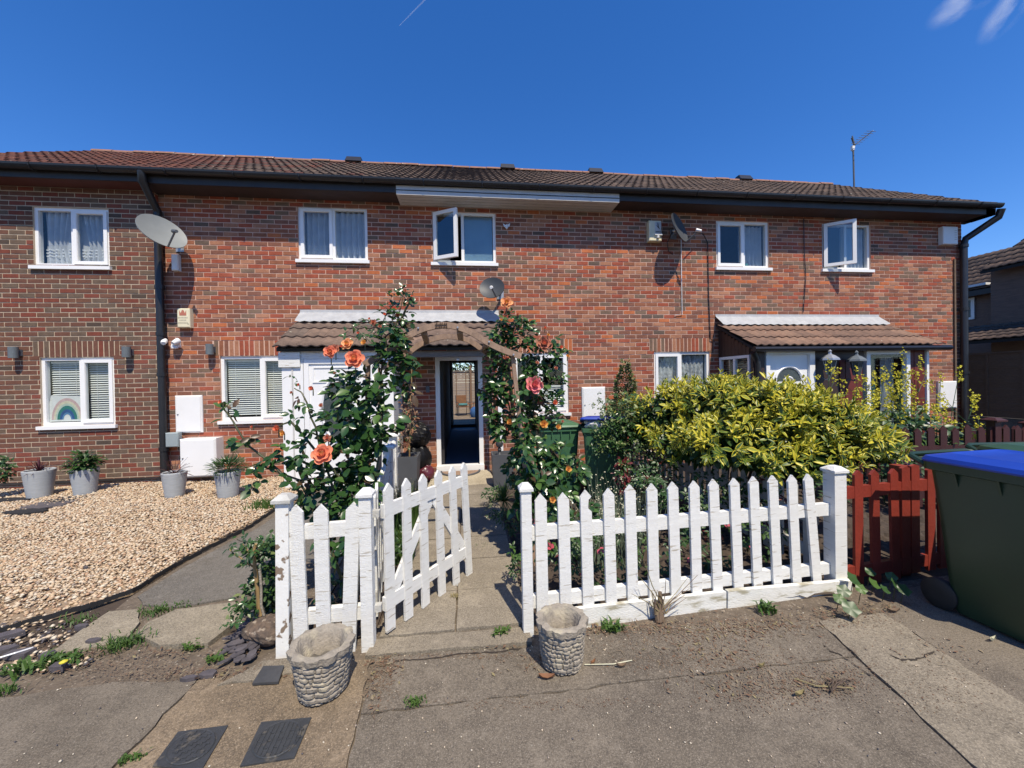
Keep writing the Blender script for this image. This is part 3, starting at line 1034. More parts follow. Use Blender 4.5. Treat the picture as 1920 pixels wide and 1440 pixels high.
# openings measured on the wall plane: x0,x1,z0,z1
W = {'L': [(-6.66, -5.60, 3.52, 4.44), (-6.62, -5.58, 1.02, 2.09)],
     'A': [(-2.79, -1.66, 3.71, 4.62), (-4.06, -2.85, 1.02, 2.09)],
     'B': [(-.555, .555, 3.70, 4.60), (-.555, .268, .04, 2.05), (.86, 1.84, 1.0, 2.09)],
     'C': [(4.79, 5.89, 3.70, 4.60), (3.50, 4.62, 1.02, 2.09), (5.05, 5.85, .05, 2.0)],
     'D': [(7.04, 8.13, 3.70, 4.62), (7.0, 7.9, .05, 2.0)]}
REAR = PY(846, 681, 13.3)
REAR2 = PY(891, 784, 13.3)
for key, x0, x1, _ in HOUSES:
    Y = YL if key == 'L' else YW
    h = thing('terraced_house', lab[key], 'house', ((x0 + x1) / 2, Y, 0), group='houses of the brick terrace')
    HB[key] = h
    holes = W[key]
    sold = []
    for o in holes:
        if 1.0 < o[3] < 2.2 and o[2] > .5:
            sold.append((o[0] - .09, o[1] + .09, o[3] + .004, round((o[3] + .229 + .05) / .075) * .075 - .048))
    if key == 'A':
        sold = [(-4.15, -2.74, 2.094, round((2.319 + .05) / .075) * .075 - .048)]
    wall_with_bricks(h, x0, x1, -.05, 4.80, Y, holes, BRN if key == 'L' else RED, 'mortar_cream' if key == 'L' else 'mortar_pink', 11 + ord(key), sold, ends=(key in 'LA', key in 'LD'))
    # shell: party walls, rear wall, floors
    s = MB()
    s.box((x0, Y + .12, -.05), (x0 + .1, 13.18, 4.75))
    s.box((x1 - .1, Y + .12, -.05), (x1, 13.18, 4.75))
    if key == 'B':
        s.box((x0, 13.18, -.05), (REAR.x, 13.3, 4.75))
        s.box((REAR2.x, 13.18, -.05), (x1, 13.3, 4.75))
        s.box((REAR.x, 13.18, REAR.z), (REAR2.x, 13.3, 4.75))
        s.box((REAR.x, 13.18, -.05), (REAR2.x, 13.3, .14))
    else:
        s.box((x0, 13.18, -.05), (x1, 13.3, 4.75))
    s.box((x0 + .1, Y + .12, 2.3), (x1 - .1, 13.18, 2.5))
    s.box((x0 + .1, Y + .12, 4.68), (x1 - .1, 13.18, 4.74))
    s.box((x0 + .1, Y + .12, -.05), (x1 - .1, 13.18, .02))
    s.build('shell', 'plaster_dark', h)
    # roof
    rx0, rx1 = (x0 if key != 'L' else -8.45), (x1 if key != 'D' else 10.50)
    rf = MB()
    n_ = NRM * .03
    rf.add([(rx0, EY + .02, EZ - .05), (rx1, EY + .02, EZ - .05), (rx1, RY, RZ - .05), (rx0, RY, RZ - .05), (rx0, 13.6, EZ - .05), (rx1, 13.6, EZ - .05),
            (rx0, EY + .02, EZ - .12), (rx1, EY + .02, EZ - .12), (rx1, 13.6, EZ - .12), (rx0, 13.6, EZ - .12), (rx0, RY, RZ - .15), (rx1, RY, RZ - .15)],
           [(0, 1, 2, 3), (3, 2, 5, 4), (7, 6, 10, 11), (11, 10, 9, 8), (0, 6, 7, 1), (4, 5, 8, 9), (0, 3, 10, 6), (3, 4, 9, 10), (1, 7, 11, 2), (2, 11, 8, 5)])
    roof = rf.build('roof', 'roof_felt', h)
    tile_field(roof, rx0, rx1, EY - .04, EZ - .03, RY - .05, RZ - .045, 'red' if key == 'L' else 'brown', 3 + ord(key),
               fade=(lambda x: .75 if x < -4.2 else (.35 if x < -3.0 else .03)) if key == 'A' else None)
    nrg = round((rx1 - rx0) / .42)
    for q in range(nrg):
        a = rx0 + (rx1 - rx0) * q / nrg
        b_ = rx0 + (rx1 - rx0) * (q + 1) / nrg - .012
        rm = MB()
        vs, fs = [], []
        zj = random.uniform(-.008, .012)
        for xx in (a, b_):
            for t in range(7):
                an = pi * t / 6
                vs.append((xx, RY - .13 * cos(an), RZ - .045 + zj + .085 * sin(an)))
        for t in range(6):
            fs.append((t, t + 1, 8 + t, 7 + t))
        fs += [tuple(range(7)), tuple(reversed(range(7, 14)))]
        rm.add(vs, fs)
        rm.build('ridge_tile', 'ridge_clay', roof, smooth=True)
    # eaves
    if key == 'B':
        eb = MB()
        eb.box((-1.095, EY - .02, 4.68), (2.70, EY + .01, 4.83))
        eb.box((-1.095, EY + .01, 4.68), (2.70, Y - .004, 4.70))
        eb.box((-1.095, EY + .01, 4.70), (-1.075, Y - .004, 4.83))
        eb.box((2.68, EY + .01, 4.70), (2.70, Y - .004, 4.83))
        eb.build('boxed_eaves', 'grey_upvc', h)
        MB().box((-1.097, EY - .028, 4.745), (2.702, EY - .0205, 4.757)).build('eaves_groove', 'black_plastic', h)
        for q in range(3):
            MB().box((-1.055, EY + .06 + q * .1, 4.676), (2.54, EY + .066 + q * .1, 4.6795)).build('soffit_groove', 'plaster_dim', h)
    else:
        eb = MB()
        eb.box((rx0, EY - .0, 4.72 if key != 'L' else 4.74), (rx1, EY + .025, EZ - .05))
        eb.build('fascia', 'black_wood', h)
        sf = MB().box((rx0, EY + .03, 4.72 if key != 'L' else 4.745), (rx1, Y - .004, 4.74 if key != 'L' else 4.76))
        sf.build('soffit', 'maroon_soffit' if key == 'L' else 'dark_soffit', h)
    gt = MB()
    n = 9
    vs, fs = [], []
    for xx in (rx0, rx1 - .003):
        for t in range(n):
            an = pi + pi * t / (n - 1)
            vs.append((xx, EY - .07 + .062 * cos(an), 4.90 + .075 * sin(an)))
        for t in range(n):
            an = 2 * pi - pi * t / (n - 1)
            vs.append((xx, EY - .07 + .055 * cos(an), 4.90 + .068 * sin(an)))
    k = 2 * n
    fs = [(i, (i + 1) % k, k + (i + 1) % k, k + i) for i in range(k)] + [tuple(range(k)), tuple(reversed(range(k, 2 * k)))]
    gt.add(vs, fs)
    gu = gt.build('gutter', 'black_plastic', h)
    for q in range(4):
        xx = rx0 + (rx1 - rx0) * (q + .5) / 4
        MB().tube([(xx - .02 + .02 * t, EY - .07 + .068 * cos(pi + pi * a_ / 6), 4.897 + .081 * sin(pi + pi * a_ / 6)) for t in (0,) for a_ in range(7)], .012, 4).build('bracket', 'black_plastic', gu)

# gable infill of the end house
for key, xx in (('D', 10.26), ('L', -8.25)):
    gm = MB().add([(xx, YW + .1, 4.7), (xx, 13.2, 4.7), (xx, RY, RZ - .2), (xx - .1, YW + .1, 4.7), (xx - .1, 13.2, 4.7), (xx - .1, RY, RZ - .2)],
                  [(0, 1, 2), (5, 4, 3), (0, 2, 5, 3), (1, 4, 5, 2)])
    gm.build('gable', 'brick_plum', HB[key])
# boxed eaves end under the verge of the end house
MB().add([(10.27, EY, 4.72), (10.48, EY, 4.72), (10.48, YW + .1, 4.72), (10.27, YW + .1, 4.72), (10.27, EY, 4.84), (10.48, EY, 4.84), (10.48, YW + .1, 5.1), (10.27, YW + .1, 5.1)],
         [(3, 2, 1, 0), (4, 5, 6, 7), (0, 1, 5, 4), (1, 2, 6, 5), (2, 3, 7, 6), (3, 0, 4, 7)]).build('bargeboard_box', 'black_wood', HB['D'])

# corner toothing in redder brick beside the brown house
MB().box((-4.93, YL + .008, -.05), (-4.925, YW, 4.7)).build('return_face', 'brick_red', HB['L'])
# plinth ledge of the brown house
MB().box((-8.25, YL - .02, .12), (-4.935, YL - .009, .155)).build('damp_course', 'black_wood', HB['L'])

# windows
w = W['L']
window(HB['L'], *w[0], YL, ['fixed', 'sash'], split=.5)
window(HB['L'], *w[1], YL, ['fixed', 'sash'], split=.53)
w = W['A']
window(HB['A'], *w[0], YW, ['sash', 'fixed'], split=.5)
window(HB['A'], *w[1], YW, ['fixed', 'sash'], split=.52)
w = W['B']
window(HB['B'], *w[0], YW, [('open', radians(30)), 'fixed'], split=.47, label='window with one sash swung open under the white eaves')
window(HB['B'], *w[2], YW, ['fixed', 'sash'], split=.45)
w = W['C']
window(HB['C'], *w[0], YW, ['sash', 'fixed'], split=.53)
window(HB['C'], *w[1], YW, ['sash', 'fixed'], split=.48)
window(HB['C'], *w[2], YW, ['fixed'], sill=False)
w = W['D']
window(HB['D'], *w[0], YW, [('open', radians(36)), 'fixed'], split=.5, label='window with one sash swung wide open')
window(HB['D'], *w[1], YW, ['fixed'], sill=False)
# frosted pane lower half look of the bathroom light
MB().box((W['B'][0][0] + (1.11 * .47) + .03, YW + .07, 3.76), (W['B'][0][1] - .06, YW + .074, 4.54)).build('obscured_pane', 'frosted_blue_glass', HB['B'])

# front door frame of house B (door itself stands open inside)
x0, x1, z0, z1 = W['B'][1]
d = MB()
d.box((x0, YW - .02, .12), (x0 + .075, YW + .08, z1))
d.box((x1 - .075, YW - .02, .12), (x1, YW + .08, z1))
d.box((x0 + .075, YW - .02, z1 - .075), (x1 - .075, YW + .08, z1))
d.box((x0 - .005, YW - .05, .02), (x1 + .005, YW + .1, .12))
df = d.build('door_frame', 'white_upvc', HB['B'])
MB().box((x0 + .08, YW + .1, .13), (x0 + .125, YW + .88, z1 - .08)).build('door', 'black_wood', HB['B'], label='dark front door folded back into the hallway')
hall = MB()
hall.box((x0 - .12, YW + .121, .02), (x0 - .02, 13.17, 2.3))
hall.box((REAR2.x + .04, YW + .121, .02), (REAR2.x + .14, 13.17, 2.3))
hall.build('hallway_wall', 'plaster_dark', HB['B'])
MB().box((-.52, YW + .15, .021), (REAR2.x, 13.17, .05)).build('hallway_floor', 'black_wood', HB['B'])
rp0, rp1 = PZ(834, 868, .06), PZ(892, 806, .06)
MB().box((PZ(845, 830, .06).x - .06, YW + .2, .0505), (.30, rp1.y, .06)).build('hall_runner', 'blue_mat', label='blue runner mat along the hallway floor inside the open door', cat='rug')
MB().box((REAR.x - .02, 13.1, .14), (REAR.x + .05, 13.17, REAR.z + .04)).build('rear_door_frame', 'white_upvc', HB['B'])

# ------------------------------------------------------------------ curtains and blinds behind the glass
def curtain(name, label, x0, x1, z0, z1, y, m, amp=.02, waves=9, tie=None, bands=0):
    b = MB()
    nx, nz = waves * 6, 12
    vs = []
    for k in range(nz + 1):
        t = k / nz
        for i in range(nx + 1):
            u = i / nx
            x = x0 + (x1 - x0) * u
            if tie:
                pin = tie[0] * (1 - abs(t - tie[1]) * 1.3)
                x = x + ((x0 if u < .5 else x1) - x) * max(0, pin) * (1 - abs(2 * u - 1)) * .9
            vs.append((x, y + amp * sin(u * waves * 2 * pi + .6 * sin(t * 3)) + random.uniform(-.002, .002), z0 + (z1 - z0) * t))
    fs = [(k * (nx + 1) + i, k * (nx + 1) + i + 1, (k + 1) * (nx + 1) + i + 1, (k + 1) * (nx + 1) + i) for k in range(nz) for i in range(nx)]
    b.add(vs, fs)
    o = b.build(name, m, smooth=True, label=label, cat='curtain', group='curtains in the windows')
    for q in range(bands):
        zz = z0 + .12 + q * .05
        bb = MB()
        for i in range(nx):
            u0, u1 = i / nx, (i + 1) / nx
            pts = []
            for u in (u0, u1):
                pts.append((x0 + (x1 - x0) * u, y - .004 + amp * sin(u * waves * 2 * pi)))
            bb.add([(pts[0][0], pts[0][1], zz), (pts[1][0], pts[1][1], zz), (pts[1][0], pts[1][1], zz + .018), (pts[0][0], pts[0][1], zz + .018)], [(0, 1, 2, 3)])
        bb.build('hem_band', 'white_box', o)
    return o


curtain('net_curtain', 'tied white net curtain in the upper window of the brown brick house', -6.6, -5.66, 3.58, 4.40, YL + .13, 'net_cloth', .03, 10, (.35, .35), 3)
curtain('net_curtain', 'banded white net curtain in the upper window above the white porch', -2.74, -1.7, 3.75, 4.58, YW + .13, 'net_cloth', .028, 11, None, 3)
curtain('net_curtain', 'pale curtain hanging behind the wide open upper end window', 7.58, 8.08, 3.73, 4.58, YW + .13, 'net_cloth', .03, 6)
curtain('net_curtain', 'pale curtain in the upper window with the small turquoise toy', 5.36, 5.85, 3.73, 4.55, YW + .15, 'net_cloth', .03, 6)
curtain('lace_curtain', 'patterned lace curtain in the lower window behind the hedge', 3.55, 4.58, 1.06, 2.05, YW + .13, 'lace_cloth', .012, 12, (.3, .2))


def blind(label, x0, x1, z0, z1, y, m='blind_slat', pitch=.036, tilt=radians(38), wd=.034):
    t = thing('venetian_blind', label, 'blind', ((x0 + x1) / 2, y, z0), group='slatted blinds in the windows')
    MB().box((x0, y - .02, z1 - .03), (x1, y + .02, z1)).build('head_rail', m, t)
    me = None
    n = int((z1 - z0 - .04) / pitch)
    b = MB().box((-.5, -wd / 2, -.0015), (.5, wd / 2, .0015))
    me = b.mesh('slat', m)
    for i in range(n):
        obj('slat', me, t, ((x0 + x1) / 2, y, z1 - .05 - i * pitch), (tilt + random.uniform(-.03, .03), 0, 0), (x1 - x0, 1, 1))
    for xx in (x0 + .12, x1 - .12):
        MB().box((xx - .002, y - .019, z0), (xx + .002, y - .016, z1 - .03)).build('cord', m, t)


blind('white slatted blind behind the rainbow picture', -6.56, -6.09, 1.07, 2.03, YL + .125)
blind('white slatted blind beside the rainbow picture window post', -6.03, -5.63, 1.07, 2.03, YL + .125)
blind('white slatted blind in the wider light beside the white porch', -4.0, -3.45, 1.07, 2.03, YW + .125)
blind('white slatted blind half hidden by the white porch', -3.4, -2.88, 1.07, 2.03, YW + .125)
blind('white slatted blind in the lower half of the narrow window behind the roses', 1.36, 1.78, 1.05, 1.5, YW + .15)

# rainbow painting on paper
pt = thing('rainbow_picture', 'rainbow painting on paper stuck inside the lower window', 'painting', (-6.35, YL + .1, 1.08))
cx, cz = -6.345, 1.08
MB().prism([(-.225, 0), (.225, 0), (.225, .40), (-.2, .42), (-.225, .3)], Matrix.Translation(Vector((cx, YL + .078, cz))), .002).build('paper', 'paper', pt)
for i, (r1, r0, m_) in enumerate(((.22, .19, 'paint_pink'), (.19, .165, 'paint_cream'), (.165, .142, 'paint_mint'), (.142, .105, 'paint_green'), (.105, .072, 'paint_blue'), (.072, .052, 'paint_sky'))):
    b = MB()
    n = 16
    vs = []
    for k in range(n + 1):
        a = pi * k / n
        for rr in (r0, r1):
            vs.append((cx + .02 + rr * cos(a) * 1.0, YL + .076, cz + .03 + rr * 1.55 * sin(a)))
    b.add(vs, [(2 * k, 2 * k + 1, 2 * k + 3, 2 * k + 2) for k in range(n)])
    b.build('arc', m_, pt)
MB().lathe([(.0, 0), (.045, .01), (.05, .04), (.03, .07), (0, .08)], 10, (5.5, YW + .14, 3.75)).build('toy', 'teal_cloth', label='small turquoise toy on the upper window ledge', cat='toy')

# ------------------------------------------------------------------ rear garden seen through the house
MB().box((-6, 13.4, -.05), (6, 22.6, .0)).build('rear_patio', 'concrete_tan', kind='structure')
fb = thing('fence_panel', 'weathered grey fence panel seen through the hallway', 'fence', (-1.2, 22.4, 0))
a0, a1 = PY(840, 697, 22.4), PY(900, 760, 22.4)
ztop, zbot = a0.z, max(.05, a1.z - .05)
MB().box((-3.5, 22.38, .0), (2.5, 22.44, zbot)).build('gravel_board', 'grey_fence_wood', fb)
nb = 13
for i in range(nb):
    z = zbot + (ztop - zbot) * i / nb
    MB().box((-3.5, 22.40 - .012, z), (2.5, 22.42, z + (ztop - zbot) / nb - .012), mt=Matrix.Translation(Vector((0, random.uniform(-.01, .01), 0)))).build('board', 'grey_fence_wood', fb)
for q in range(11):
    MB().box((-3.4 + q * .55, 22.36, zbot), (-3.36 + q * .55, 22.386, ztop)).build('batten', 'brown_fence_wood', fb)
MB().box((-3.5, 22.34, ztop), (2.5, 22.44, ztop + .06)).build('capping', 'old_beam_wood', fb)
pp = PY(882, 690, 22.2)
MB().box((pp.x - .06, 22.25, 0), (pp.x + .06, 22.33, ztop + .35)).build('post', 'brown_fence_wood', fb)


def garden_chair(label, px, py, Y, rz, cush=None):
    p = PY(px, py, Y)
    t = thing('garden_chair', label, 'chair', (p.x, Y, 0), rz, group='patio chairs')
    T = Matrix.Translation(Vector((p.x, Y, 0))) @ Matrix.Rotation(rz, 4, 'Z')
    for sx in (-1, 1):
        MB(T).tube([(sx * .28, -.25, 0), (sx * .28, -.25, .62), (sx * .28, .25, .62)], .015, 6).build('arm', 'cast_iron', t)
        MB(T).tube([(sx * .26, .28, 0), (sx * .26, .24, .45), (sx * .25, .36, .95)], .015, 6).build('leg', 'cast_iron', t)
    MB(T).box((-.26, -.25, .4), (.26, .26, .43)).build('seat', 'dry_leaf', t)
    MB(T).box((-.24, .25, .5), (.24, .29, .95)).build('backrest', 'dry_leaf', t)
    return T


T = garden_chair('brown patio chair with a teal cushion', 868, 760, 18.2, .3)
MB(T).lathe([(0, -.06), (.2, -.05), (.24, 0), (.2, .05), (0, .06)], 12, (0, 0, .52)).build('cushion', 'teal_cloth', label='teal cushion lying on the patio chair', cat='cushion')
garden_chair('brown patio chair partly hidden by the rear door jamb', 893, 760, 18.0, -1.2)
p = PY(890, 768, 17.2)
MB().lathe([(0, 0), (.16, .02), (.22, .18), (.18, .36), (.08, .46), (0, .48)], 12, (p.x, 17.2, 0)).build('blue_sack', 'paint_blue', smooth=True, label='dark blue sack on the rear patio', cat='bag')
p = PY(856, 752, 18.9)
t = thing('patio_table', 'low slatted table between the patio chairs', 'table', (p.x + .4, 18.9, 0))
MB().box((p.x, 18.6, .5), (p.x + .95, 19.2, .54)).build('tabletop', 'dry_leaf', t)
for sx in (.04, .9):
    for sy in (18.64, 19.16):
        MB().tube([(p.x + sx, sy, 0), (p.x + sx, sy, .5)], .016, 6).build('leg', 'cast_iron', t)

# ------------------------------------------------------------------ things fixed to the front walls
def pipe(label, pts, r, m, brackets=(), name='downpipe', cat='drainpipe'):
    t = thing(name, label, cat, pts[-1])
    MB().tube(pts, r, 10).build('pipe', m, t, smooth=True)
    for z in brackets:
        a = pts[-1]
        MB().lathe([(r + .012, -.03), (r + .012, .03)], 12, (a[0], a[1], z)).build('collar', m, t)
    return t


xp = -4.87
pipe('black downpipe between the brown and the red houses', [(PY(266, 345, EY - .07).x, EY - .07, 4.86), (PY(266, 345, EY - .07).x, EY - .06, 4.72), (xp, YW - .1, 4.42), (xp, YW - .1, 4.3), (xp, YW - .09, .0)], .055, 'black_plastic', (4.25, 3.2, 2.45, 1.8, .6))
xq = 10.19
pipe('black downpipe at the end corner under the roof overhang', [(10.48, EY - .09, 4.80), (10.48, EY - .05, 4.66), (xq + .05, YW - .08, 4.35), (xq, YW - .08, 4.2), (xq, YW - .08, .0)], .06, 'black_plastic', (4.2, 2.9, 1.6))

MB().tube([(xq - .13, YW - .02, 3.95), (xq - .13, YW - .02, 3.0), (xq - .13, YW - .02, 0)], .02, 6).build('vent_pipe', 'twig', smooth=True, label='thin brown conduit beside the end corner downpipe', cat='pipe')


def wire(label, pts, r, m):
    MB().tube(pts, r, 5).build('cable', m, smooth=True, label=label, cat='cable', group='cables clipped to the wall')


wire('white cable running down from the end dish', [PY(1277, 450, YW - .02), PY(1278, 520, YW - .02), PY(1279, 590, YW - .02), PY(1265, 591, YW - .02)], .007, 'bag_white')
wire('black cable looping from the tilted dish arm towards the brown porch', [PY(1300, 436, YW - .25), PY(1318, 438, YW - .08), PY(1327, 455, YW - .02), PY(1329, 560, YW - .02), PY(1332, 636, YW - .02), PY(1340, 640, YW - .02)], .009, 'black_plastic')
wire('dark cable hanging beside the wide open end window', [PY(1507, 410, YW - .02), PY(1508, 470, YW - .02), PY(1511, 520, YW - .02), PY(1506, 586, YW - .02)], .008, 'black_plastic')
wire('black loop of cable behind the tilted dish', [PY(1262, 432, YW - .2), PY(1251, 455, YW - .03), PY(1253, 470, YW - .03), PY(1262, 477, YW - .02)], .007, 'black_plastic')


def dish(label, c, rw, rh, normal, roll, mface, arm_dir, wallpt, shadow=True):
    """offset dish: shallow bowl, rim, wall bracket, LNB arm"""
    c = Vector(c)
    n = Vector(normal).normalized()
    q = n.to_track_quat('Z', 'Y') @ Quaternion((0, 0, 1), roll)
    T = Matrix.Translation(c) @ q.to_matrix().to_4x4()
    t = thing('satellite_dish', label, 'satellite dish', wallpt, group='satellite dishes on the terrace')
    b = MB(T)
    nr, na = 6, 36
    vs, fs = [(0, 0, -.06)], []
    for i in range(1, nr + 1):
        rr = i / nr
        for k in range(na):
            a = 2 * pi * k / na
            vs.append((rw * rr * cos(a), rh * rr * sin(a), -.06 * (1 - rr * rr)))
    for k in range(na):
        fs.append((0, 1 + k, 1 + (k + 1) % na))
    for i in range(nr - 1):
        for k in range(na):
            a, b2 = 1 + i * na, 1 + (i + 1) * na
            fs.append((a + k, b2 + k, b2 + (k + 1) % na, a + (k + 1) % na))
    # back skin
    o = len(vs)
    vs += [(x * 1.004, y * 1.004, z - .012) for x, y, z in vs]
    fs += [tuple(o + i for i in reversed(f)) for f in fs]
    last = 1 + (nr - 1) * na
    for k in range(na):
        k2 = (k + 1) % na
        fs.append((last + k, o + last + k, o + last + k2, last + k2))
    b.add(vs, fs)
    b.build('reflector', mface, t, smooth=True)
    foot = T @ Vector((arm_dir[0] * rw, arm_dir[1] * rh, -.01))
    tip = T @ Vector((arm_dir[0] * rw * 1.02, arm_dir[1] * rh * 1.02, 0)) + n * (rw * .85) + (c - foot) * .25
    MB().tube([foot, foot.lerp(tip, .5), tip], .014, 6).build('arm', 'dish_dark', t)
    dirl = (c - tip).normalized()
    MB().tube([tip - dirl * .04, tip + dirl * .05], [.022, .032], 8).build('receiver', 'white_box' if mface != 'dish_grey' else 'dish_dark', t)
    w_ = Vector(wallpt)
    MB().tube([c - n * .07, c - n * .12, w_ + Vector((0, -.1, 0)), w_], .022, 7).build('mast', 'galv', t)
    MB().box((w_.x - .06, w_.y - .012, w_.z - .09), (w_.x + .06, w_.y, w_.z + .09)).build('wall_plate', 'galv', t)
    return t


dish('large pale grey satellite dish facing up beside the black downpipe', PY(305, 433, YW - .45), .31, .30, (.75, -.45, .5), .0, 'dish_grey', (0, -.98), PY(338, 462, YW))
dish('dark grey satellite dish above the white flashing of the entrance porch', PY(922, 539, YW - .36), .23, .2, (-.35, -.84, .36), -.5, 'dish_black', (.75, -.6), PY(938, 552, YW))
dish('dark satellite dish seen edge-on beside the cream alarm box', PY(1275, 426, YW - .30), .29, .28, (.60, -.76, .28), .0, 'dish_black', (.45, -.9), PY(1262, 440, YW))


def wallbox(name, label, cat, px0, py0, px1, py1, d, m, Y=YW, group=None, bev=.012):
    p, q = PY(px0, py0, Y - d), PY(px1, py1, Y - d)
    x0, x1, z0, z1 = min(p.x, q.x), max(p.x, q.x), min(p.z, q.z), max(p.z, q.z)
    t = thing(name, label, cat, ((x0 + x1) / 2, Y, z0), group=group)
    b = MB()
    b.add([(x0, Y, z0), (x1, Y, z0), (x1, Y, z1), (x0, Y, z1), (x0, Y - d + bev, z0), (x1, Y - d + bev, z0), (x1, Y - d + bev, z1), (x0, Y - d + bev, z1),
           (x0 + bev, Y - d, z0 + bev), (x1 - bev, Y - d, z0 + bev), (x1 - bev, Y - d, z1 - bev), (x0 + bev, Y - d, z1 - bev)],
          [(0, 4, 5, 1)[::-1], (1, 2, 6, 5), (2, 3, 7, 6), (3, 0, 4, 7), (4, 5, 9, 8), (5, 6, 10, 9), (6, 7, 11, 10), (7, 4, 8, 11), (8, 9, 10, 11)])
    b.build('case', m, t)
    return t, x0, x1, z0, z1


# alarm boxes
t, x0, x1, z0, z1 = wallbox('alarm_box', 'cream alarm box with a red crown emblem', 'alarm box', 331, 578, 356, 614, .09, 'cream_box', group='alarm boxes on the walls')
cx, zz, yf = (x0 + x1) / 2 - .005, z0 + (z1 - z0) * .62, YW - .0915
wv = (x1 - x0) * .27
MB().prism([(-wv, 0), (wv, 0), (wv, .09), (wv * .6, .04), (wv * .32, .08), (0, .04 + .055), (-wv * .32, .08), (-wv * .6, .04), (-wv, .09)], Matrix.Translation(Vector((cx, yf, zz))), .001).build('emblem', 'emblem_red', t)
for i, (wd, nl) in enumerate(((.075, 7), (.052, 5), (.075, 9))):
    for k in range(nl):
        xx = cx - wd + 2 * wd * k / nl
        MB().box((xx, yf, zz - .045 - i * .042), (xx + 2 * wd / nl * .7, yf + .001, zz - .022 - i * .042)).build('lettering', 'print_grey', t)
MB().lathe([(0, 0), (.006, 0)], 8, (0, 0, 0)) and None
MB().box((x1 - .03, yf - .001, z0 + .05), (x1 - .018, yf, z0 + .062)).build('screw', 'print_black', t)
t, x0, x1, z0, z1 = wallbox('alarm_box', 'old cream alarm box with a little lamp under the eaves', 'alarm box', 1217, 413, 1241, 452, .11, 'cream_box', group='alarm boxes on the walls')
yf = YW - .1115
MB().box((x0 + .11, yf, z0 + .13), (x1 - .012, yf + .001, z1 - .03)).build('label_plate', 'grey_upvc', t)
for i, (a, b_) in enumerate((((.15, .34), (.19, .24)), ((.14, .29), (.2, .22)), ((.16, .25), (.19, .33)))):
    MB().beam((x0 + a[0], yf - .002, z0 + a[1]), (x0 + b_[0], yf - .002, z0 + b_[1]), .003, .012, up=(0, 1, 0)).build('lettering', 'print_black', t)
for i in range(2):
    for k in range(4):
        MB().box((x0 + .125 + k * .026, yf - .002, z0 + .165 - i * .028), (x0 + .125 + k * .026 + .018, yf, z0 + .18 - i * .028)).build('lettering', 'print_black', t)
MB().box((x0 + .1, yf - .03, z0 + .1), (x1 - .005, yf, z0 + .128)).build('lamp_hood', 'white_box', t)
MB().lathe([(.025, -.05), (.028, -.01), (.0, 0)], 10, ((x0 + x1) / 2 + .04, yf - .012, z0 + .1)).build('lamp', 'white_box', t)
t, x0, x1, z0, z1 = wallbox('alarm_box', 'white alarm box at the end corner under the roof', 'alarm box', 1769, 424, 1797, 458, .09, 'white_box', group='alarm boxes on the walls')
for k in range(5):
    MB().box((x1 - .09, YW - .0925, z0 + .09 + k * .045), (x1 - .03, YW - .0905, z0 + .105 + k * .045)).build('louvre', 'grey_upvc', t)
t, x0, x1, z0, z1 = wallbox('junction_box', 'small white box in the shadow of the large dish', 'junction box', 320, 476, 334, 507, .07, 'white_box')
MB().box((x1 - .04, YW - .075, z0 + .04), (x1 - .01, YW - .071, z0 + .06)).build('badge', 'bag_white', t)

# wall lamps: short open cylinders
for lb, px, py in (('grey cylinder wall lamp beside the house edge, far side of the rainbow window', 25, 661), ('grey cylinder wall lamp between the rainbow window and the downpipe', 237, 660), ('grey cylinder wall lamp beside the white porch window', 393, 655)):
    Yq = YL if px < 290 else YW
    c = PY(px, py, Yq - .09)
    t = thing('wall_lamp', lb, 'lamp', (c.x, Yq, c.z), group='grey cylinder wall lamps')
    MB().lathe([(.048, -.085), (.055, -.085), (.055, .085), (.0, .087)], 16, (c.x, c.y, c.z), cap=False).build('shade', 'lamp_grey', t, smooth=True)
    MB().box((c.x - .04, Yq - .04, c.z - .05), (c.x + .04, Yq - .004, c.z + .05)).build('bracket', 'lamp_grey', t)

# security light with two heads
c = PY(320, 646, YW - .1)
t = thing('security_light', 'white twin security light and sensor beside the downpipe', 'light', (c.x, YW, c.z))
MB().lathe([(0, -.05), (.045, -.04), (.05, 0), (.03, .03), (0, .035)], 12, (c.x + .03, c.y + .04, c.z - .02)).build('sensor', 'white_box', t, smooth=True)
MB().box((c.x - .02, YW - .06, c.z - .04), (c.x + .09, YW - .003, c.z + .03)).build('base', 'white_box', t)
for sx, rz in ((-.09, .5), (.07, -.4)):
    T = Matrix.Translation(Vector((c.x + sx, c.y - .02, c.z + .03))) @ Matrix.Rotation(rz, 4, 'Z') @ Matrix.Rotation(radians(-60), 4, 'X')
    MB(T).lathe([(0, .0), (.03, .0), (.045, .06), (.05, .1), (.04, .102)], 12, (0, 0, -.03)).build('lamp_head', 'white_box', t, smooth=True)
# little white bird ornament
c = PY(950, 425, YW - .03)
t = thing('bird_ornament', 'small white bird ornament on the brickwork near the open upper window', 'ornament', (c.x, YW, c.z))
MB().lathe([(0, -.05), (.02, -.03), (.028, 0), (.018, .03), (0, .05)], 8, (c.x, c.y, c.z)).build('body', 'white_box', t)
MB().add([(c.x, c.y, c.z + .02), (c.x - .07, c.y - .02, c.z + .05), (c.x - .05, c.y - .02, c.z - .01), (c.x, c.y, c.z - .02)], [(0, 1, 2, 3), (3, 2, 1, 0)]).build('wing', 'white_box', t)
MB().add([(c.x, c.y, c.z + .02), (c.x + .06, c.y - .02, c.z + .06), (c.x + .05, c.y - .02, c.z), (c.x, c.y, c.z - .02)], [(3, 2, 1, 0), (0, 1, 2, 3)]).build('wing', 'white_box', t)
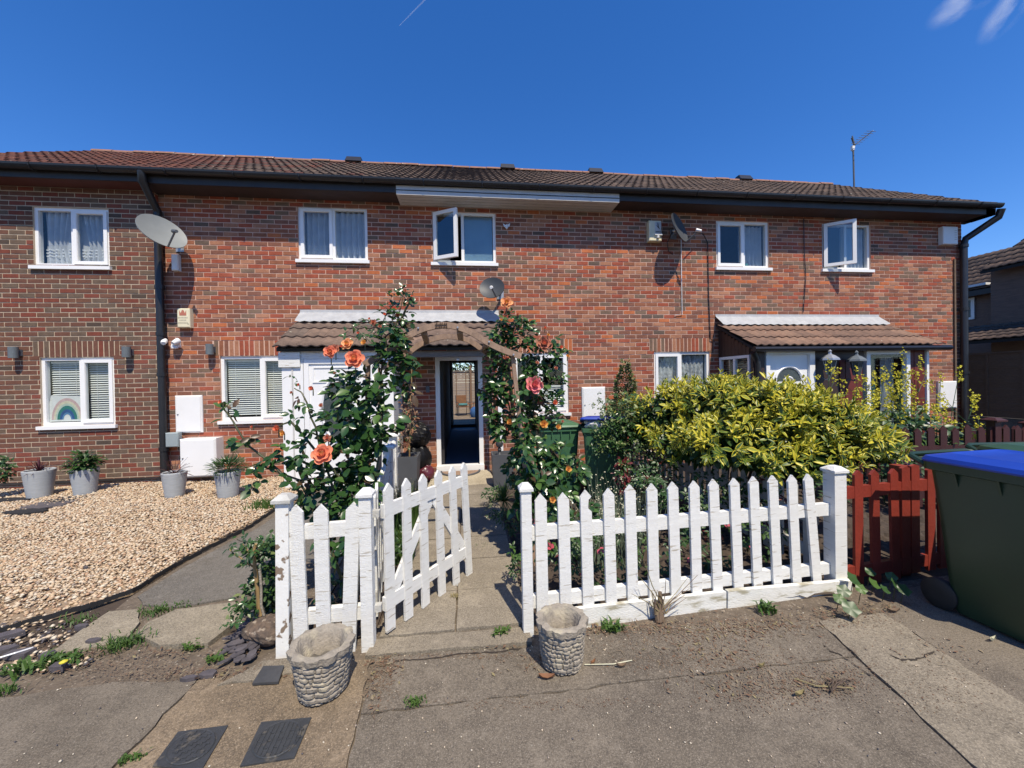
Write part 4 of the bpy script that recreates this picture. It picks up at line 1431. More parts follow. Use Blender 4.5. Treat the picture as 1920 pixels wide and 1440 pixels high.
# meter cupboards
def meter(label, a, b, d, Y=YW, hinge=True):
    t, x0, x1, z0, z1 = wallbox('meter_box', label, 'meter box', *a, *b, d, 'white_box', Y, 'white meter boxes')
    yf = Y - d
    MB().box((x0 + .025, yf - .008, z0 + .025), (x1 - .025, yf - .0008, z1 - .025)).build('door', 'white_upvc', t)
    MB().lathe([(.012, 0), (.012, .006)], 8, (x0 + .05, yf - .012, (z0 + z1) / 2)).build('lock', 'print_black', t)


meter('flat white meter cupboard beside the downpipe', (327, 742), (380, 811), .03)
meter('deep white gas meter box standing on the gravel', (336, 824), (406, 893), .2)
meter('white meter cupboard behind the blue lidded bin by the roses', (1091, 726), (1136, 792), .03)
meter('white meter cupboard low on the end house wall', (1761, 715), (1795, 765), .05)
t, *_ = wallbox('isolator_box', 'small grey isolator box on the downpipe', 'junction box', 309, 812, 334, 838, .09, 'grey_box', YW - .06)
MB().tube([PY(338, 895, YW - .1), PY(338, 915, YW - .1)], .02, 8).build('gas_pipe', 'white_box', label='short white pipe stub below the deep meter box', cat='pipe')
MB().box((-.72, YW - .04, 1.42), (-.66, YW - .004, 1.53)).build('doorbell', 'dish_dark', label='grey key box beside the open front door', cat='key box')

# aerial
ax = PY(1595, 345, RY).x
tz0, tz1 = PY(1595, 345, RY - .1).z - .15, PY(1590, 272, RY - .1).z
t = thing('tv_aerial', 'television aerial on a thin mast above the roof ridge', 'aerial', (ax, RY, RZ))
MB().tube([(ax, RY - .1, tz0), (ax - .02, RY - .1, tz1)], .022, 6).build('mast', 'slate_planter', t)
hx = ax - .02
MB().tube([(hx, RY - .1, tz1 - .03), (hx - .12, RY - .75, tz1 + .0)], .012, 5).build('boom', 'galv', t)
for q in range(7):
    yq = RY - .2 - q * .085
    xq_ = hx - .015 - q * .016
    MB().tube([(xq_ - .16, yq, tz1 - .02 + q * .004), (xq_ + .12, yq, tz1 - .02 + q * .004)], .007, 4).build('element', 'galv', t)
for sz in (1, -1):
    MB().beam((hx - .02, RY - .16, tz1 - .02), (hx - .14, RY - .2, tz1 - .02 + sz * .22), .015, .05).build('reflector_bar', 'slate_planter', t)
MB().tube([(hx - .28, RY - .3, tz1 + .07), (hx, RY - .12, tz1 - .01)], .012, 4).build('element', 'slate_planter', t)
MB().box((hx - .13, RY - .2, tz1 - .19), (hx - .05, RY - .14, tz1 - .07)).build('balun_box', 'white_box', t)

# black ridge vents
for i, (px, key) in enumerate(((665, 'A'), (951, 'B'), (1115, 'B'), (1393, 'C'))):
    c = PY(px, 306 + (px - 665) * .042, RY)
    b = MB()
    b.add([(c.x - .19, RY - .17, RZ - .02), (c.x + .19, RY - .17, RZ - .02), (c.x + .19, RY + .17, RZ - .02), (c.x - .19, RY + .17, RZ - .02),
           (c.x - .17, RY - .07, RZ + .13), (c.x + .17, RY - .07, RZ + .13), (c.x + .17, RY + .07, RZ + .13), (c.x - .17, RY + .07, RZ + .13)],
          [(4, 5, 6, 7), (0, 1, 5, 4), (1, 2, 6, 5), (2, 3, 7, 6), (3, 0, 4, 7)])
    b.build('ridge_vent', 'black_plastic', HB[key])

# ------------------------------------------------------------------ entrance porch shared by the two middle-left houses
PYF = 6.08          # front plane of the porch
px0_, px1_ = -2.80, .60
pr = thing('entrance_porch', 'white entrance porch with lean-to tiled roof behind the roses', 'porch', ((px0_ + px1_) / 2, YW, 0))
under = MB().add([(px0_ + .06, YW, 2.62), (px1_ - .04, YW, 2.62), (px1_ - .02, PYF - .06, 2.09), (px0_ + .02, PYF - .06, 2.09), (px0_ + .06, YW, 2.68), (px1_ - .04, YW, 2.68), (px1_ - .02, PYF - .06, 2.14), (px0_ + .02, PYF - .06, 2.14)],
                 [(3, 2, 1, 0), (4, 7, 6, 5), (0, 1, 5, 4), (1, 2, 6, 5), (2, 3, 7, 6), (3, 0, 4, 7)])
proof = under.build('roof', 'roof_felt', pr)
tile_field(proof, px0_, px1_, PYF - .13, 2.14, YW - .1, 2.64, 'porch', 99, gauge=.31)
fl = MB()
nn = 44
vs = []
for i in range(nn + 1):
    x = px0_ + .02 + (px1_ - px0_ - .04) * i / nn
    wv = .018 * cos(i / nn * 2 * pi * 22)
    ins = .0
    vs += [(x, YW - .012, 2.86), (x, YW - .02, 2.815), (x, YW - .2, 2.665 + .5 * wv), (x, YW - .225 - .3 * wv, 2.635 + wv * .4)]
fs = []
for i in range(nn):
    for k in range(3):
        a = i * 4 + k
        fs.append((a, a + 1, a + 5, a + 4))
fl.add(vs, fs)
fl.build('flashing', 'lead_flashing', pr, smooth=True)
# boarded front for the white door
b = MB()
b.box((px0_ + .06, PYF, 1.98), (-1.12, PYF + .05, 2.12))
b.build('fascia_board', 'white_paint_wood', pr)
MB().box((px0_ + .03, PYF - .03, 1.86), (px0_ + .33, PYF - .002, 2.08)).build('bracket_block', 'white_paint_wood', pr)
MB().box((px0_ + .06, PYF + .004, .05), (px0_ + .36, PYF + .05, 1.978)).build('side_panel', 'white_upvc', pr)
MB().box((px0_ + .2, PYF - .006, .05), (px0_ + .22, PYF + .003, 1.85)).build('panel_joint', 'grey_upvc', pr)
MB().box((px0_ + .06, PYF + .051, .05), (px0_ + .10, YW - .01, 2.1)).build('return_panel', 'white_upvc', pr)
MB().box((-1.5, PYF + .004, .05), (-1.13, PYF + .05, 1.978)).build('side_panel', 'white_upvc', pr)
MB().box((-1.18, PYF + .051, .05), (-1.13, YW - .01, 2.1)).build('party_panel', 'white_upvc', pr)
dr = MB()
dx0, dx1 = px0_ + .37, -1.51
dr.box((dx0, PYF + .02, .08), (dx1, PYF + .06, 1.97))
fd = dr.build('front_door', 'white_upvc', pr)
white = MB()
white_boxes(white, dx0, dx1, .06, 1.975, PYF + .0, PYF + .019, .07)
white.build('door_frame', 'white_upvc', fd)
for (a, b_, c, d_) in ((dx0 + .12, dx1 - .12, 1.62, 1.86), (dx0 + .12, dx1 - .12, .2, .65)):
    mm = MB()
    white_boxes(mm, a, b_, c, d_, PYF + .008, PYF + .019, .02)
    mm.build('panel_moulding', 'white_upvc', fd)
ocx, ocz = (dx0 + dx1) / 2 + .02, 1.22
ov = MB()
n = 28
vs = []
for k in range(n):
    a = 2 * pi * k / n
    vs.append((ocx + .215 * cos(a), PYF + .012, ocz + .45 * sin(a)))
ov.add(vs, [tuple(range(n))])
ov.build('oval_pane', 'obscure_glass', fd)
rg_ = MB()
rg_.tube([(ocx + .235 * cos(2 * pi * k / n), PYF + .008, ocz + .475 * sin(2 * pi * k / n)) for k in range(n + 1)], .022, 6, cap=False)
rg_.build('oval_moulding', 'white_upvc', fd, smooth=True)
# open recess beside it
MB().box((-1.12, PYF + .0, 1.99), (px1_ - .06, PYF + .09, 2.085)).build('lintel_beam', 'old_beam_wood', pr)
MB().box((px1_ - .12, PYF + .01, 0), (px1_ - .05, PYF + .08, 1.99)).build('post', 'white_upvc', pr)
MB().lathe([(.02, 0), (.03, .02), (.0, .04)], 8, (-.14, PYF + .05, 1.93)).build('ceiling_hook', 'white_box', pr)
dm = MB()
n = 20
dmx, dmy = -.145, 6.74
vs = [(dmx, dmy, .05)] + [(dmx + .33 * cos(pi + pi * k / n), dmy + .36 * sin(pi + pi * k / n), .05) for k in range(n + 1)]
dm.add(vs, [(0, k + 1, k + 2) for k in range(n)])
vs2 = [(x, y, .036) for x, y, z in vs]
dmt = thing('doormat', 'half-round doormat on the pale slab at the open door', 'doormat', (dmx, dmy, .036))
dm.build('mat', 'arch_wood', dmt)
bm_ = MB().tube([(dmx + .33 * cos(pi + pi * k / n), dmy + .36 * sin(pi + pi * k / n), .048) for k in range(n + 1)], .018, 5)
bm_.build('border', 'slate_planter', dmt)

# ------------------------------------------------------------------ glazed brown porch of the two right-hand houses
QF = 5.96
q0, q1 = 4.72, 8.30
pq = thing('glazed_porch', 'dark brown glazed porch with corrugated tiled roof and white arched door', 'porch', ((q0 + q1) / 2, YW, 0))
under = MB().add([(q0 + .03, YW, 2.56), (q1 - .04, YW, 2.56), (q1 - .02, QF - .06, 2.03), (q0 + .03, QF - .06, 2.03), (q0 + .03, YW, 2.61), (q1 - .04, YW, 2.61), (q1 - .02, QF - .06, 2.075), (q0 + .03, QF - .06, 2.075)],
                 [(3, 2, 1, 0), (4, 7, 6, 5), (0, 1, 5, 4), (1, 2, 6, 5), (2, 3, 7, 6), (3, 0, 4, 7)])
qroof = under.build('roof', 'roof_felt', pq)
tile_field(qroof, q0, q1, QF - .16, 2.09, YW - .1, 2.58, 'tan', 199, gauge=.33)
fl = MB()
vs = []
for i in range(nn + 1):
    x = q0 + .02 + (q1 - q0 - .04) * i / nn
    wv = .018 * cos(i / nn * 2 * pi * 22)
    vs += [(x, YW - .012, 2.80), (x, YW - .02, 2.755), (x, YW - .2, 2.605 + .5 * wv), (x, YW - .225 - .3 * wv, 2.575 + wv * .4)]
fs = []
for i in range(nn):
    for k in range(3):
        a = i * 4 + k
        fs.append((a, a + 1, a + 5, a + 4))
fl.add(vs, fs)
fl.build('flashing', 'lead_flashing', pq, smooth=True)
# side cladding of upright boards with a small window
mat('cladding_brown', (0.05, 0.028, 0.022), (0.035, 0.02, 0.016), rough=0.5, scale=8)
mat('cladding_red', (0.15, 0.028, 0.018), (0.11, 0.02, 0.014), rough=0.5, scale=8)
yb = QF + .1
k = 0
while yb < YW - .02:
    ztop = 2.06 + (yb - QF) / (YW - QF) * .48
    MB().box((q0 + .075, yb, 2.0 if yb > QF + .05 and yb < YW - .1 and False else .0), (q0 + .1 + .006 * (k % 2), min(yb + .085, YW - .012), 1.05)).build('board', 'cladding_brown', pq)
    MB().box((q0 + .075, yb, 1.97), (q0 + .1 + .006 * (k % 2), min(yb + .085, YW - .012), ztop)).build('board', 'cladding_brown', pq)
    yb += .09
    k += 1
sw = MB()
sw.box((q0 + .07, QF + .1, 1.05), (q0 + .13, YW - .03, 1.1))
sw.box((q0 + .07, QF + .1, 1.92), (q0 + .13, YW - .03, 1.97))
for yy_ in (QF + .1, (QF + YW) / 2, YW - .08):
    sw.box((q0 + .072, yy_, 1.1), (q0 + .128, yy_ + .045, 1.92))
swo = sw.build('side_window', 'white_upvc', pq)
for ya, yb_ in ((QF + .145, (QF + YW) / 2), ((QF + YW) / 2 + .045, YW - .08)):
    MB().box((q0 + .095, ya, 1.1), (q0 + .1, yb_, 1.92)).build('pane', 'window_glass', swo)
bl = thing('wooden_blind', 'brown slatted blind in the side window of the glazed porch', 'blind', (q0 + .17, QF + .5, 1.1))
me_ = MB().box((-.002, -.36, -.014), (.002, .36, .014)).mesh('slat', 'wood_slat')
for i in range(20):
    obj('slat', me_, bl, (q0 + .17, (QF + YW) / 2 + .02, 1.14 + i * .04), (0, .5, 0))
MB().tube([(q0 + .02, QF - .05, 2.0), (q0 + .10, QF - .02, 1.9), (q0 + .13, QF - .02, 1.8), (q0 + .13, QF - .02, .0)], .05, 10).build('downpipe', 'black_plastic', pq, smooth=True)
MB().tube([(q0 - .02, QF - .13, 2.05), (q1 + .15, QF - .13, 2.045)], .045, 8).build('gutter', 'black_plastic', pq, smooth=True)
MB().box((q0 + .06, QF - .0, .0), (q0 + .27, QF + .05, 2.06)).build('corner_board', 'cladding_brown', pq)
dxa, dxb = q0 + .29, q0 + 1.17
d = MB()
d.box((dxa, QF + .025, .05), (dxb, QF + .07, 2.02))
qd = d.build('front_door', 'white_upvc', pq)
fr = MB()
white_boxes(fr, dxa, dxb, .04, 2.03, QF - .02, QF + .024, .07)
fr.box((dxb, QF - .02, .04), (dxb + .03, QF + .03, 2.03))
fr.build('door_frame', 'white_upvc', qd)
fcx, fcz = (dxa + dxb) / 2, 1.5
n = 18
b = MB()
vs = []
for k in range(n + 1):
    a = pi * k / n
    vs += [(fcx + .085 * cos(a), QF + .018, fcz + .085 * sin(a)), (fcx + .23 * cos(a), QF + .018, fcz + .23 * sin(a))]
b.add(vs, [(2 * k, 2 * k + 1, 2 * k + 3, 2 * k + 2) for k in range(n)])
b.build('fanlight_pane', 'obscure_glass', qd)
b = MB()
b.tube([(fcx + .25 * cos(pi * k / n), QF + .015, fcz + .25 * sin(pi * k / n)) for k in range(n + 1)], .022, 6)
b.tube([(fcx + .075 * cos(pi * k / n), QF + .015, fcz + .075 * sin(pi * k / n)) for k in range(n + 1)], .02, 6)
b.box((fcx - .27, QF + .0, fcz - .045), (fcx + .27, QF + .02, fcz))
b.build('fanlight_moulding', 'white_upvc', qd, smooth=True)
for sx in (-1, 1):
    MB().box((fcx + sx * .14 - .07, QF + .02, 1.1), (fcx + sx * .14 + .07, QF + .024, 1.32)).build('glazed_panel', 'obscure_glass', qd)
    mm = MB()
    white_boxes(mm, fcx + sx * .14 - .1, fcx + sx * .14 + .1, 1.07, 1.35, QF + .0, QF + .0245, .028)
    mm.build('panel_moulding', 'white_upvc', qd)
MB().lathe([(.0, 0), (.03, .01), (.035, .04), (.0, .06)], 8, (fcx, QF - .01, 1.4)).build('knocker', 'white_upvc', qd)
# dark panel and red boards
xx = dxb + .04
MB().box((xx, QF + .03, .0), (xx + .5, QF + .06, 2.03)).build('dark_panel', 'cladding_brown', pq)
xx += .505
k = 0
while xx < 6.86:
    MB().box((xx, QF + .02 - .006 * (k % 2), .0), (xx + .105, QF + .06, 2.03)).build('board', 'cladding_red', pq)
    xx += .109
    k += 1
MB().box((dxb + .04, QF + .01, 1.86), (6.88, QF + .0195 - .012, 2.03)).build('head_board', 'cladding_brown', pq)
wx0, wx1 = 6.93, 7.80
fr = MB()
white_boxes(fr, wx0, wx1, .45, 2.02, QF - .01, QF + .06, .075)
wf = fr.build('front_window', 'white_upvc', pq)
MB().box((wx0 + .07, QF + .03, .52), (wx1 - .07, QF + .036, 1.95)).build('pane', 'window_glass', wf)
xx = wx1 + .005
k = 0
while xx < 8.05:
    MB().box((xx, QF + .02 - .006 * (k % 2), .0), (xx + .105, QF + .06, 2.03)).build('board', 'cladding_red', pq)
    xx += .109
    k += 1
MB().box((xx + .004, QF - .01, .0), (xx + .05, QF + .06, 2.03)).build('corner_post', 'white_upvc', pq)
MB().box((xx, QF + .061, .0), (xx + .04, YW - .01, 2.06)).build('side_wall', 'cladding_brown', pq)
MB().box((wx0, QF + .0, .0), (wx1, QF + .06, .445)).build('base_panel', 'cladding_red', pq)
curtain('teal_curtain', 'grey green curtain behind the tall porch window', wx0 + .1, wx0 + .4, .5, 1.9, QF + .2, 'teal_cloth', .03, 4)
curtain('net_curtain', 'pale curtain gathered at the far side of the tall porch window', wx1 - .34, wx1 - .1, .5, 1.9, QF + .2, 'net_cloth', .03, 4)


def lantern(label, px, py, dark):
    c = PY(px, py, QF - .16)
    t = thing('wall_lantern', label, 'lantern', (c.x, QF, c.z), group='coach lanterns on the glazed porch')
    mt_ = 'galv' if not dark else 'lamp_grey'
    MB().lathe([(.14, -.03), (.13, .0), (.07, .05), (.03, .07), (.02, .1), (.03, .12), (.0, .16)], 6, c).build('cap', mt_, t)
    MB().lathe([(.045, -.27), (.085, -.05), (.085, -.03)], 6, c).build('glass', 'obscure_glass', t)
    for k in range(6):
        a = 2 * pi * k / 6
        MB().tube([(c.x + .047 * cos(a), c.y + .047 * sin(a), c.z - .27), (c.x + .088 * cos(a), c.y + .088 * sin(a), c.z - .04)], .006, 4).build('bar', mt_, t)
    MB().tube([(c.x, c.y, c.z - .28), (c.x, c.y + .04, c.z - .36), (c.x, QF + .0, c.z - .33)], .012, 5).build('bracket', mt_, t)


lantern('pale coach lantern on the dark panel beside the arched white door', 1556, 672, False)
lantern('dull coach lantern on the red boards beside the tall porch window', 1606, 674, True)

# ------------------------------------------------------------------ fences
PKT = {}


def picket(parent, top, bot, w, th, m, apex=.045, towards=None, name='picket', nick=False):
    """a pointed board between two world points (centre line of its front face)"""
    top, bot = Vector(top), Vector(bot)
    L = (top - bot).length
    up = (top - bot).normalized()
    side = Vector(towards).normalized()
    side = (side - up * side.dot(up)).normalized()
    back = side.cross(up) * -1
    Mx = Matrix((side, back, up)).transposed().to_4x4()
    Mx.translation = bot
    key = (round(w, 3), m, round(L / .01))
    poly = [(-w / 2, 0), (w / 2, 0), (w / 2, L - apex), (0, L), (-w / 2, L - apex)]
    if nick:
        poly = [(-w / 2, 0), (w / 2, 0), (w / 2, L - apex - .1), (w / 2 - .025, L - apex - .075), (w / 2 - .02, L - apex - .02), (w / 2, L - apex), (0, L), (-w / 2, L - apex)]
    b = MB().prism(poly, Matrix.Identity(4), th)
    me = b.mesh(name, m)
    o = obj(name, me, parent, Mx.to_translation(), Mx.to_3x3().to_euler())
    return o


def post(parent, x, y, z0, z1, w, m, cap=True, lean=(0, 0), capm=None, capw=.035):
    b = MB()
    T = Matrix.Shear('XY', 4, (lean[0], lean[1])) if any(lean) else Matrix.Identity(4)
    T = Matrix.Translation(Vector((x, y, 0))) @ T
    T.translation = Vector((x - lean[0] * z1, y - lean[1] * z1, 0)) if any(lean) else Vector((x, y, 0))
    b = MB(T).box((-w / 2, -w / 2, z0), (w / 2, w / 2, z1))
    p = b.build('post', m, parent)
    if cap:
        c = w / 2 + capw
        bb = MB(T).add([(-c, -c, z1), (c, -c, z1), (c, c, z1), (-c, c, z1), (-c, -c, z1 + .018), (c, -c, z1 + .018), (c, c, z1 + .018), (-c, c, z1 + .018), (-c * .45, -c * .45, z1 + .045), (c * .45, -c * .45, z1 + .045), (c * .45, c * .45, z1 + .045), (-c * .45, c * .45, z1 + .045)],
                       [(3, 2, 1, 0), (0, 1, 5, 4), (1, 2, 6, 5), (2, 3, 7, 6), (3, 0, 4, 7), (4, 5, 9, 8), (5, 6, 10, 9), (6, 7, 11, 10), (7, 4, 8, 11), (8, 9, 10, 11)])
        bb.build('post_cap', capm or m, p)
    return p


F1a, F1b = Vector((.354, 2.407, 0)), Vector((2.749, 2.606, 0))
fd1 = (F1b - F1a).normalized()
nf = Vector((fd1.y, -fd1.x, 0))      # towards the street
fr_ = thing('picket_fence', 'long white picket fence in front of the flower bed', 'fence', F1a)
tops = [(1013, 925), (1055, 923), (1097, 918), (1140, 915), (1180, 908), (1221, 906), (1260, 903), (1300, 901), (1336, 898), (1375, 896), (1411, 893), (1447, 891), (1483, 890), (1513, 888)]
bots = [1017, 1061, 1103, 1146, 1186, 1226, 1267, 1306, 1345, 1384, 1420, 1457, 1493, 1531]
for i, ((tx, ty), bx) in enumerate(zip(tops, bots)):
    tp = VP(tx, ty, F1a, F1b)
    by = 1150 - (bx - 1017) * .103
    bp = VP(bx, by, F1a, F1b)
    tp += nf * .012
    bp += nf * .012
    picket(fr_, tp, bp, .076, .018, 'white_paint_wood', towards=fd1, nick=(i == 2))
for za, zb in ((.575, .665), (.14, .22)):
    a, b_ = F1a + fd1 * .04 - nf * .028, F1b - fd1 * .03 - nf * .028
    MB().beam(a + Vector((0, 0, (za + zb) / 2)), b_ + Vector((0, 0, (za + zb) / 2 - (.04 if za > .3 else .05))), .042, zb - za).build('rail', 'white_paint_wood', fr_)
post(fr_, F1a.x, F1a.y, -.02, .905, .064, 'white_paint_wood', capw=.012)
post(fr_, F1b.x + .01, F1b.y + .01, -.02, .865, .098, 'white_paint_wood', capw=.012)
a, b_ = F1a + fd1 * .1 + nf * .01, F1b + nf * .045 + fd1 * .06
bb = MB().beam(a.lerp(b_, 0) + Vector((0, 0, .058)), a.lerp(b_, .555) + Vector((0, 0, .036)), .03, .13)
bb.build('gravel_board', 'grimy_paint_wood', fr_)
MB().beam(a.lerp(b_, .558) + Vector((0, 0, .04)) + nf * .006, b_ + Vector((0, 0, .0)) + nf * .012, .034, .135).build('gravel_board', 'grimy_paint_wood', fr_)

F0a, F0b = Vector((-1.097, 2.433, 0)), Vector((-.623, 2.412, 0))
fd0 = (F0b - F0a).normalized()
n0 = Vector((fd0.y, -fd0.x, 0))
fl_ = thing('picket_fence', 'short three-board white picket fence below the rose bush', 'fence', F0a)
for (tx, ty), (bx, by) in (((556, 945), (567, 1203)), ((603, 944), (609, 1190)), ((664, 940), (655, 1218))):
    picket(fl_, VP(tx, ty, F0a, F0b) + n0 * .02, VP(bx, by, F0a, F0b) + n0 * .02, .082, .018, 'white_paint_wood', towards=fd0)
for z in (.71, .195):
    MB().beam(F0a + fd0 * .05 - n0 * .02 + Vector((0, 0, z)), F0b - fd0 * .03 - n0 * .02 + Vector((0, 0, z + .015)), .04, .085).build('rail', 'white_paint_wood', fl_)
post(fl_, F0a.x, F0a.y, -.02, .905, .072, 'flaking_paint_wood', lean=(.018, 0), capm='grey_white_wood', capw=.018)
post(fl_, F0b.x, F0b.y, -.02, .92, .07, 'white_paint_wood', capw=.013)

Ga, Gb = Vector((-.53, 2.48, 0)), Vector((-.03, 3.15, 0))
gd = (Gb - Ga).normalized()
ng = Vector((gd.y, -gd.x, 0))
gt_ = thing('picket_gate', 'white picket gate standing open over the path', 'gate', Ga)
for (tx, ty), (bx, by) in (((725, 905), (730, 1180)), ((759, 896), (764, 1158)), ((790, 888), (796, 1135)), ((819, 880), (827, 1115)), ((845, 873), (854, 1097)), ((867, 867), (878, 1080))):
    picket(gt_, VP(tx, ty, Ga, Gb) + ng * .02, VP(bx, by, Ga, Gb) + ng * .02, .07, .018, 'white_paint_wood', towards=gd)
for z in (.80, .22):
    MB().beam(Ga - gd * .02 + Vector((0, 0, z)), Gb + gd * .0 + Vector((0, 0, z)), .03, .085).build('rail', 'white_paint_wood', gt_)
mid = Ga.lerp(Gb, .5)
MB().beam(Ga + gd * .06 - ng * .004 + Vector((0, 0, .26)), mid - ng * .004 + Vector((0, 0, .76)), .02, .07).build('brace', 'white_paint_wood', gt_)
MB().beam(mid + gd * .03 - ng * .004 + Vector((0, 0, .76)), Gb - gd * .05 - ng * .004 + Vector((0, 0, .27)), .02, .07).build('brace', 'white_paint_wood', gt_)
for z in (.80, .22):
    MB().box((Ga.x - .085, Ga.y - .06, z - .02), (Ga.x - .02, Ga.y - .02, z + .02)).build('hinge', 'grey_white_wood', gt_)

# white side fence between the two gardens left of the path
def row_fence(label, a, b, n, h, m, railm=None, posts=(0, 1), name='picket_fence', w=.075, flip=1):
    a, b = Vector(a), Vector(b)
    dd = (b - a).normalized()
    nn_ = Vector((dd.y, -dd.x, 0)) * flip
    t = thing(name, label, 'fence', a)
    for i in range(n):
        p = a.lerp(b, (i + .5) / n) + nn_ * .02
        ln = random.uniform(-.012, .012)
        picket(t, p + Vector((0, 0, h + random.uniform(-.02, .02))) + dd * ln, p + Vector((0, 0, .03)), w, .018, m, towards=dd * flip)
    for z in (h - .27, .17):
        MB().beam(a - nn_ * .0 + Vector((0, 0, z)), b - nn_ * .0 + Vector((0, 0, z)), .038, .085).build('rail', railm or m, t)
    for q in posts:
        p = a.lerp(b, q)
        post(t, p.x, p.y, -.02, h + .04, .085, m)
    return t


row_fence('white side fence with grey rail between path and white porch', (-.64, 2.62, 0), (-1.08, 6.0, 0), 22, .88, 'white_paint_wood', 'grey_white_wood', (.45, .72, 1))
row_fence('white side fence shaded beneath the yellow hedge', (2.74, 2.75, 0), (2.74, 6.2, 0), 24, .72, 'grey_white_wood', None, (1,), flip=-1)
# red picket fence
F2a, F2b = Vector((2.83, 2.614, 0)), Vector((3.75, 2.705, 0))
fd2 = (F2b - F2a).normalized()
n2 = Vector((fd2.y, -fd2.x, 0))
fr2 = thing('picket_fence', 'bright red picket fence joining the end post of the white fence', 'fence', F2a)
for (tx, ty), (bx, by) in (((1605, 881), (1607, 1100)), ((1635, 880), (1640, 1096)), ((1671, 878), (1677, 1096))):
    picket(fr2, VP(tx, ty, F2a, F2b) + n2 * .02, VP(bx, by, F2a, F2b) + n2 * .02, .08, .02, 'red_paint_wood', towards=fd2, apex=.035)
for xq_, hh, ww in ((3.43, .865, .085), (3.53, .875, .085), (3.70, .855, .08), (3.83, .855, .08), (3.96, .855, .08), (4.1, .855, .08)):
    p = F2a + fd2 * (xq_ - F2a.x)
    picket(fr2, p + n2 * .02 + Vector((0, 0, hh)), p + n2 * .02 + Vector((0, 0, .01)), ww, .022, 'red_paint_wood', towards=fd2, apex=.012 if ww > .08 else .035)
for z in (.70, .09):
    MB().beam(F2a + Vector((0, 0, z)) - fd2 * .02, F2b + fd2 * .5 + Vector((0, 0, z + .005)), .035, .09).build('rail', 'red_paint_wood', fr2)
p = F2a + fd2 * .64 - n2 * .05
post(fr2, p.x, p.y, -.02, .86, .085, 'red_paint_wood', cap=False)
# maroon fences dividing the far gardens, darkened in colour to stand for shade
row_fence('maroon picket fence with shade in its colour behind the blue lidded wheelie bin', (5.0, 3.95, 0), (7.6, 3.85, 0), 16, .97, 'maroon_shaded_wood', None, (.48, 1), w=.085)
row_fence('maroon picket fence in the same shade-darkened colour among the yellow mustard flowers', (4.4, 5.2, 0), (8.9, 5.15, 0), 24, .72, 'maroon_shaded_wood', None, (0, .5, 1), w=.085)

# brown panel fence along the side passage
XF = 11.3
bf = thing('panel_fence', 'tall brown boarded fence with concrete posts beside the end house', 'fence', (XF, 7, 0))
MB().box((XF, 2.5, 0), (XF + .06, 13.0, .62)).build('concrete_base', 'path_concrete', bf)
yq = 2.5
while yq < 12.9:
    for i in range(9):
        z = .63 + i * .152
        MB().box((XF - .008 - .006 * (i % 2) + random.uniform(-.003, .003), yq, z), (XF + .02, yq + 1.78, z + .146)).build('board', 'brown_fence_wood', bf)
    for q in range(3):
        MB().box((XF - .03, yq + .3 + q * .55, .63), (XF - .015, yq + .34 + q * .55, 1.99)).build('batten', 'brown_fence_wood', bf)
    MB().box((XF - .06, yq + 1.785, 0), (XF + .07, yq + 1.885, 2.08)).build('post', 'concrete_pale', bf)
    yq += 1.89
MB().box((XF - .035, 2.5, 2.0), (XF + .05, 13, 2.03)).build('capping', 'brown_fence_wood', bf)

# ------------------------------------------------------------------ far house beyond the passage, seen side-on in shade
XH = 18.5
fh = thing('brick_house', 'shaded brick house with stepped tiled roofs beyond the brown fence', 'house', (XH, 12, 0))
mat('brick_far', (0.22, 0.14, 0.105), (0.15, 0.1, 0.078), rough=0.9, scale=4, stretch=(1, 1, 9), bump=0.3)
a = PX(1820, 548, XH)
ez = 4.55
MB().box((XH, 6.0, 0), (XH + 6, 24, ez + .05)).build('wall', 'brick_far', fh)
# raised courses of the side wall, far too small to pick apart
cs = MB()
for i in range(58):
    cs.box((XH - .006, 9.0, .1 + i * .075), (XH - .0005, 16, .1 + i * .075 + .062))
cs.build('brick_courses', 'brick_far', fh, kind='stuff')
MB().box((XH - 1.6, 4.0, 0), (XH - .01, 10.6, ez + .35)).build('front_wing_wall', 'brick_far', fh)
cs = MB()
for i in range(62):
    cs.box((XH - 1.606, 6.0, .1 + i * .075), (XH - 1.6005, 10.6, .1 + i * .075 + .062))
cs.build('wing_courses', 'brick_far', fh, kind='stuff')


def side_roof(xe, ze, xr, zr, y0, y1):
    rr = MB().add([(xe, y0, ze), (xe, y1, ze), (xr, y1, zr), (xr, y0, zr), (xe, y0, ze - .09), (xe, y1, ze - .09), (xr, y1, zr - .09), (xr, y0, zr - .09)],
                  [(3, 2, 1, 0), (4, 5, 6, 7), (0, 1, 5, 4), (1, 2, 6, 5), (2, 3, 7, 6), (3, 0, 4, 7)]).build('roof', 'roof_felt', fh)
    d_ = Vector((xr - xe, 0, zr - ze))
    L = d_.length
    d_.normalize()
    nr_ = Vector((-d_.z, 0, d_.x))
    rot = Matrix(((0, d_.x, nr_.x), (-1, 0, 0), (0, d_.z, nr_.z))).to_euler()
    nrow, nc = round(L / .36), round((y1 - y0) / .42)
    for r_ in range(nrow):
        for c in range(nc):
            p = Vector((xe - .03, y0 + (c + .5) * (y1 - y0) / nc, ze + .01)) + d_ * (r_ * L / nrow)
            obj('roof_tile', tile_mesh('tile_brown_%d' % random.randrange(3)), rr, p, rot, ((y1 - y0) / nc / .3, 1, 1))


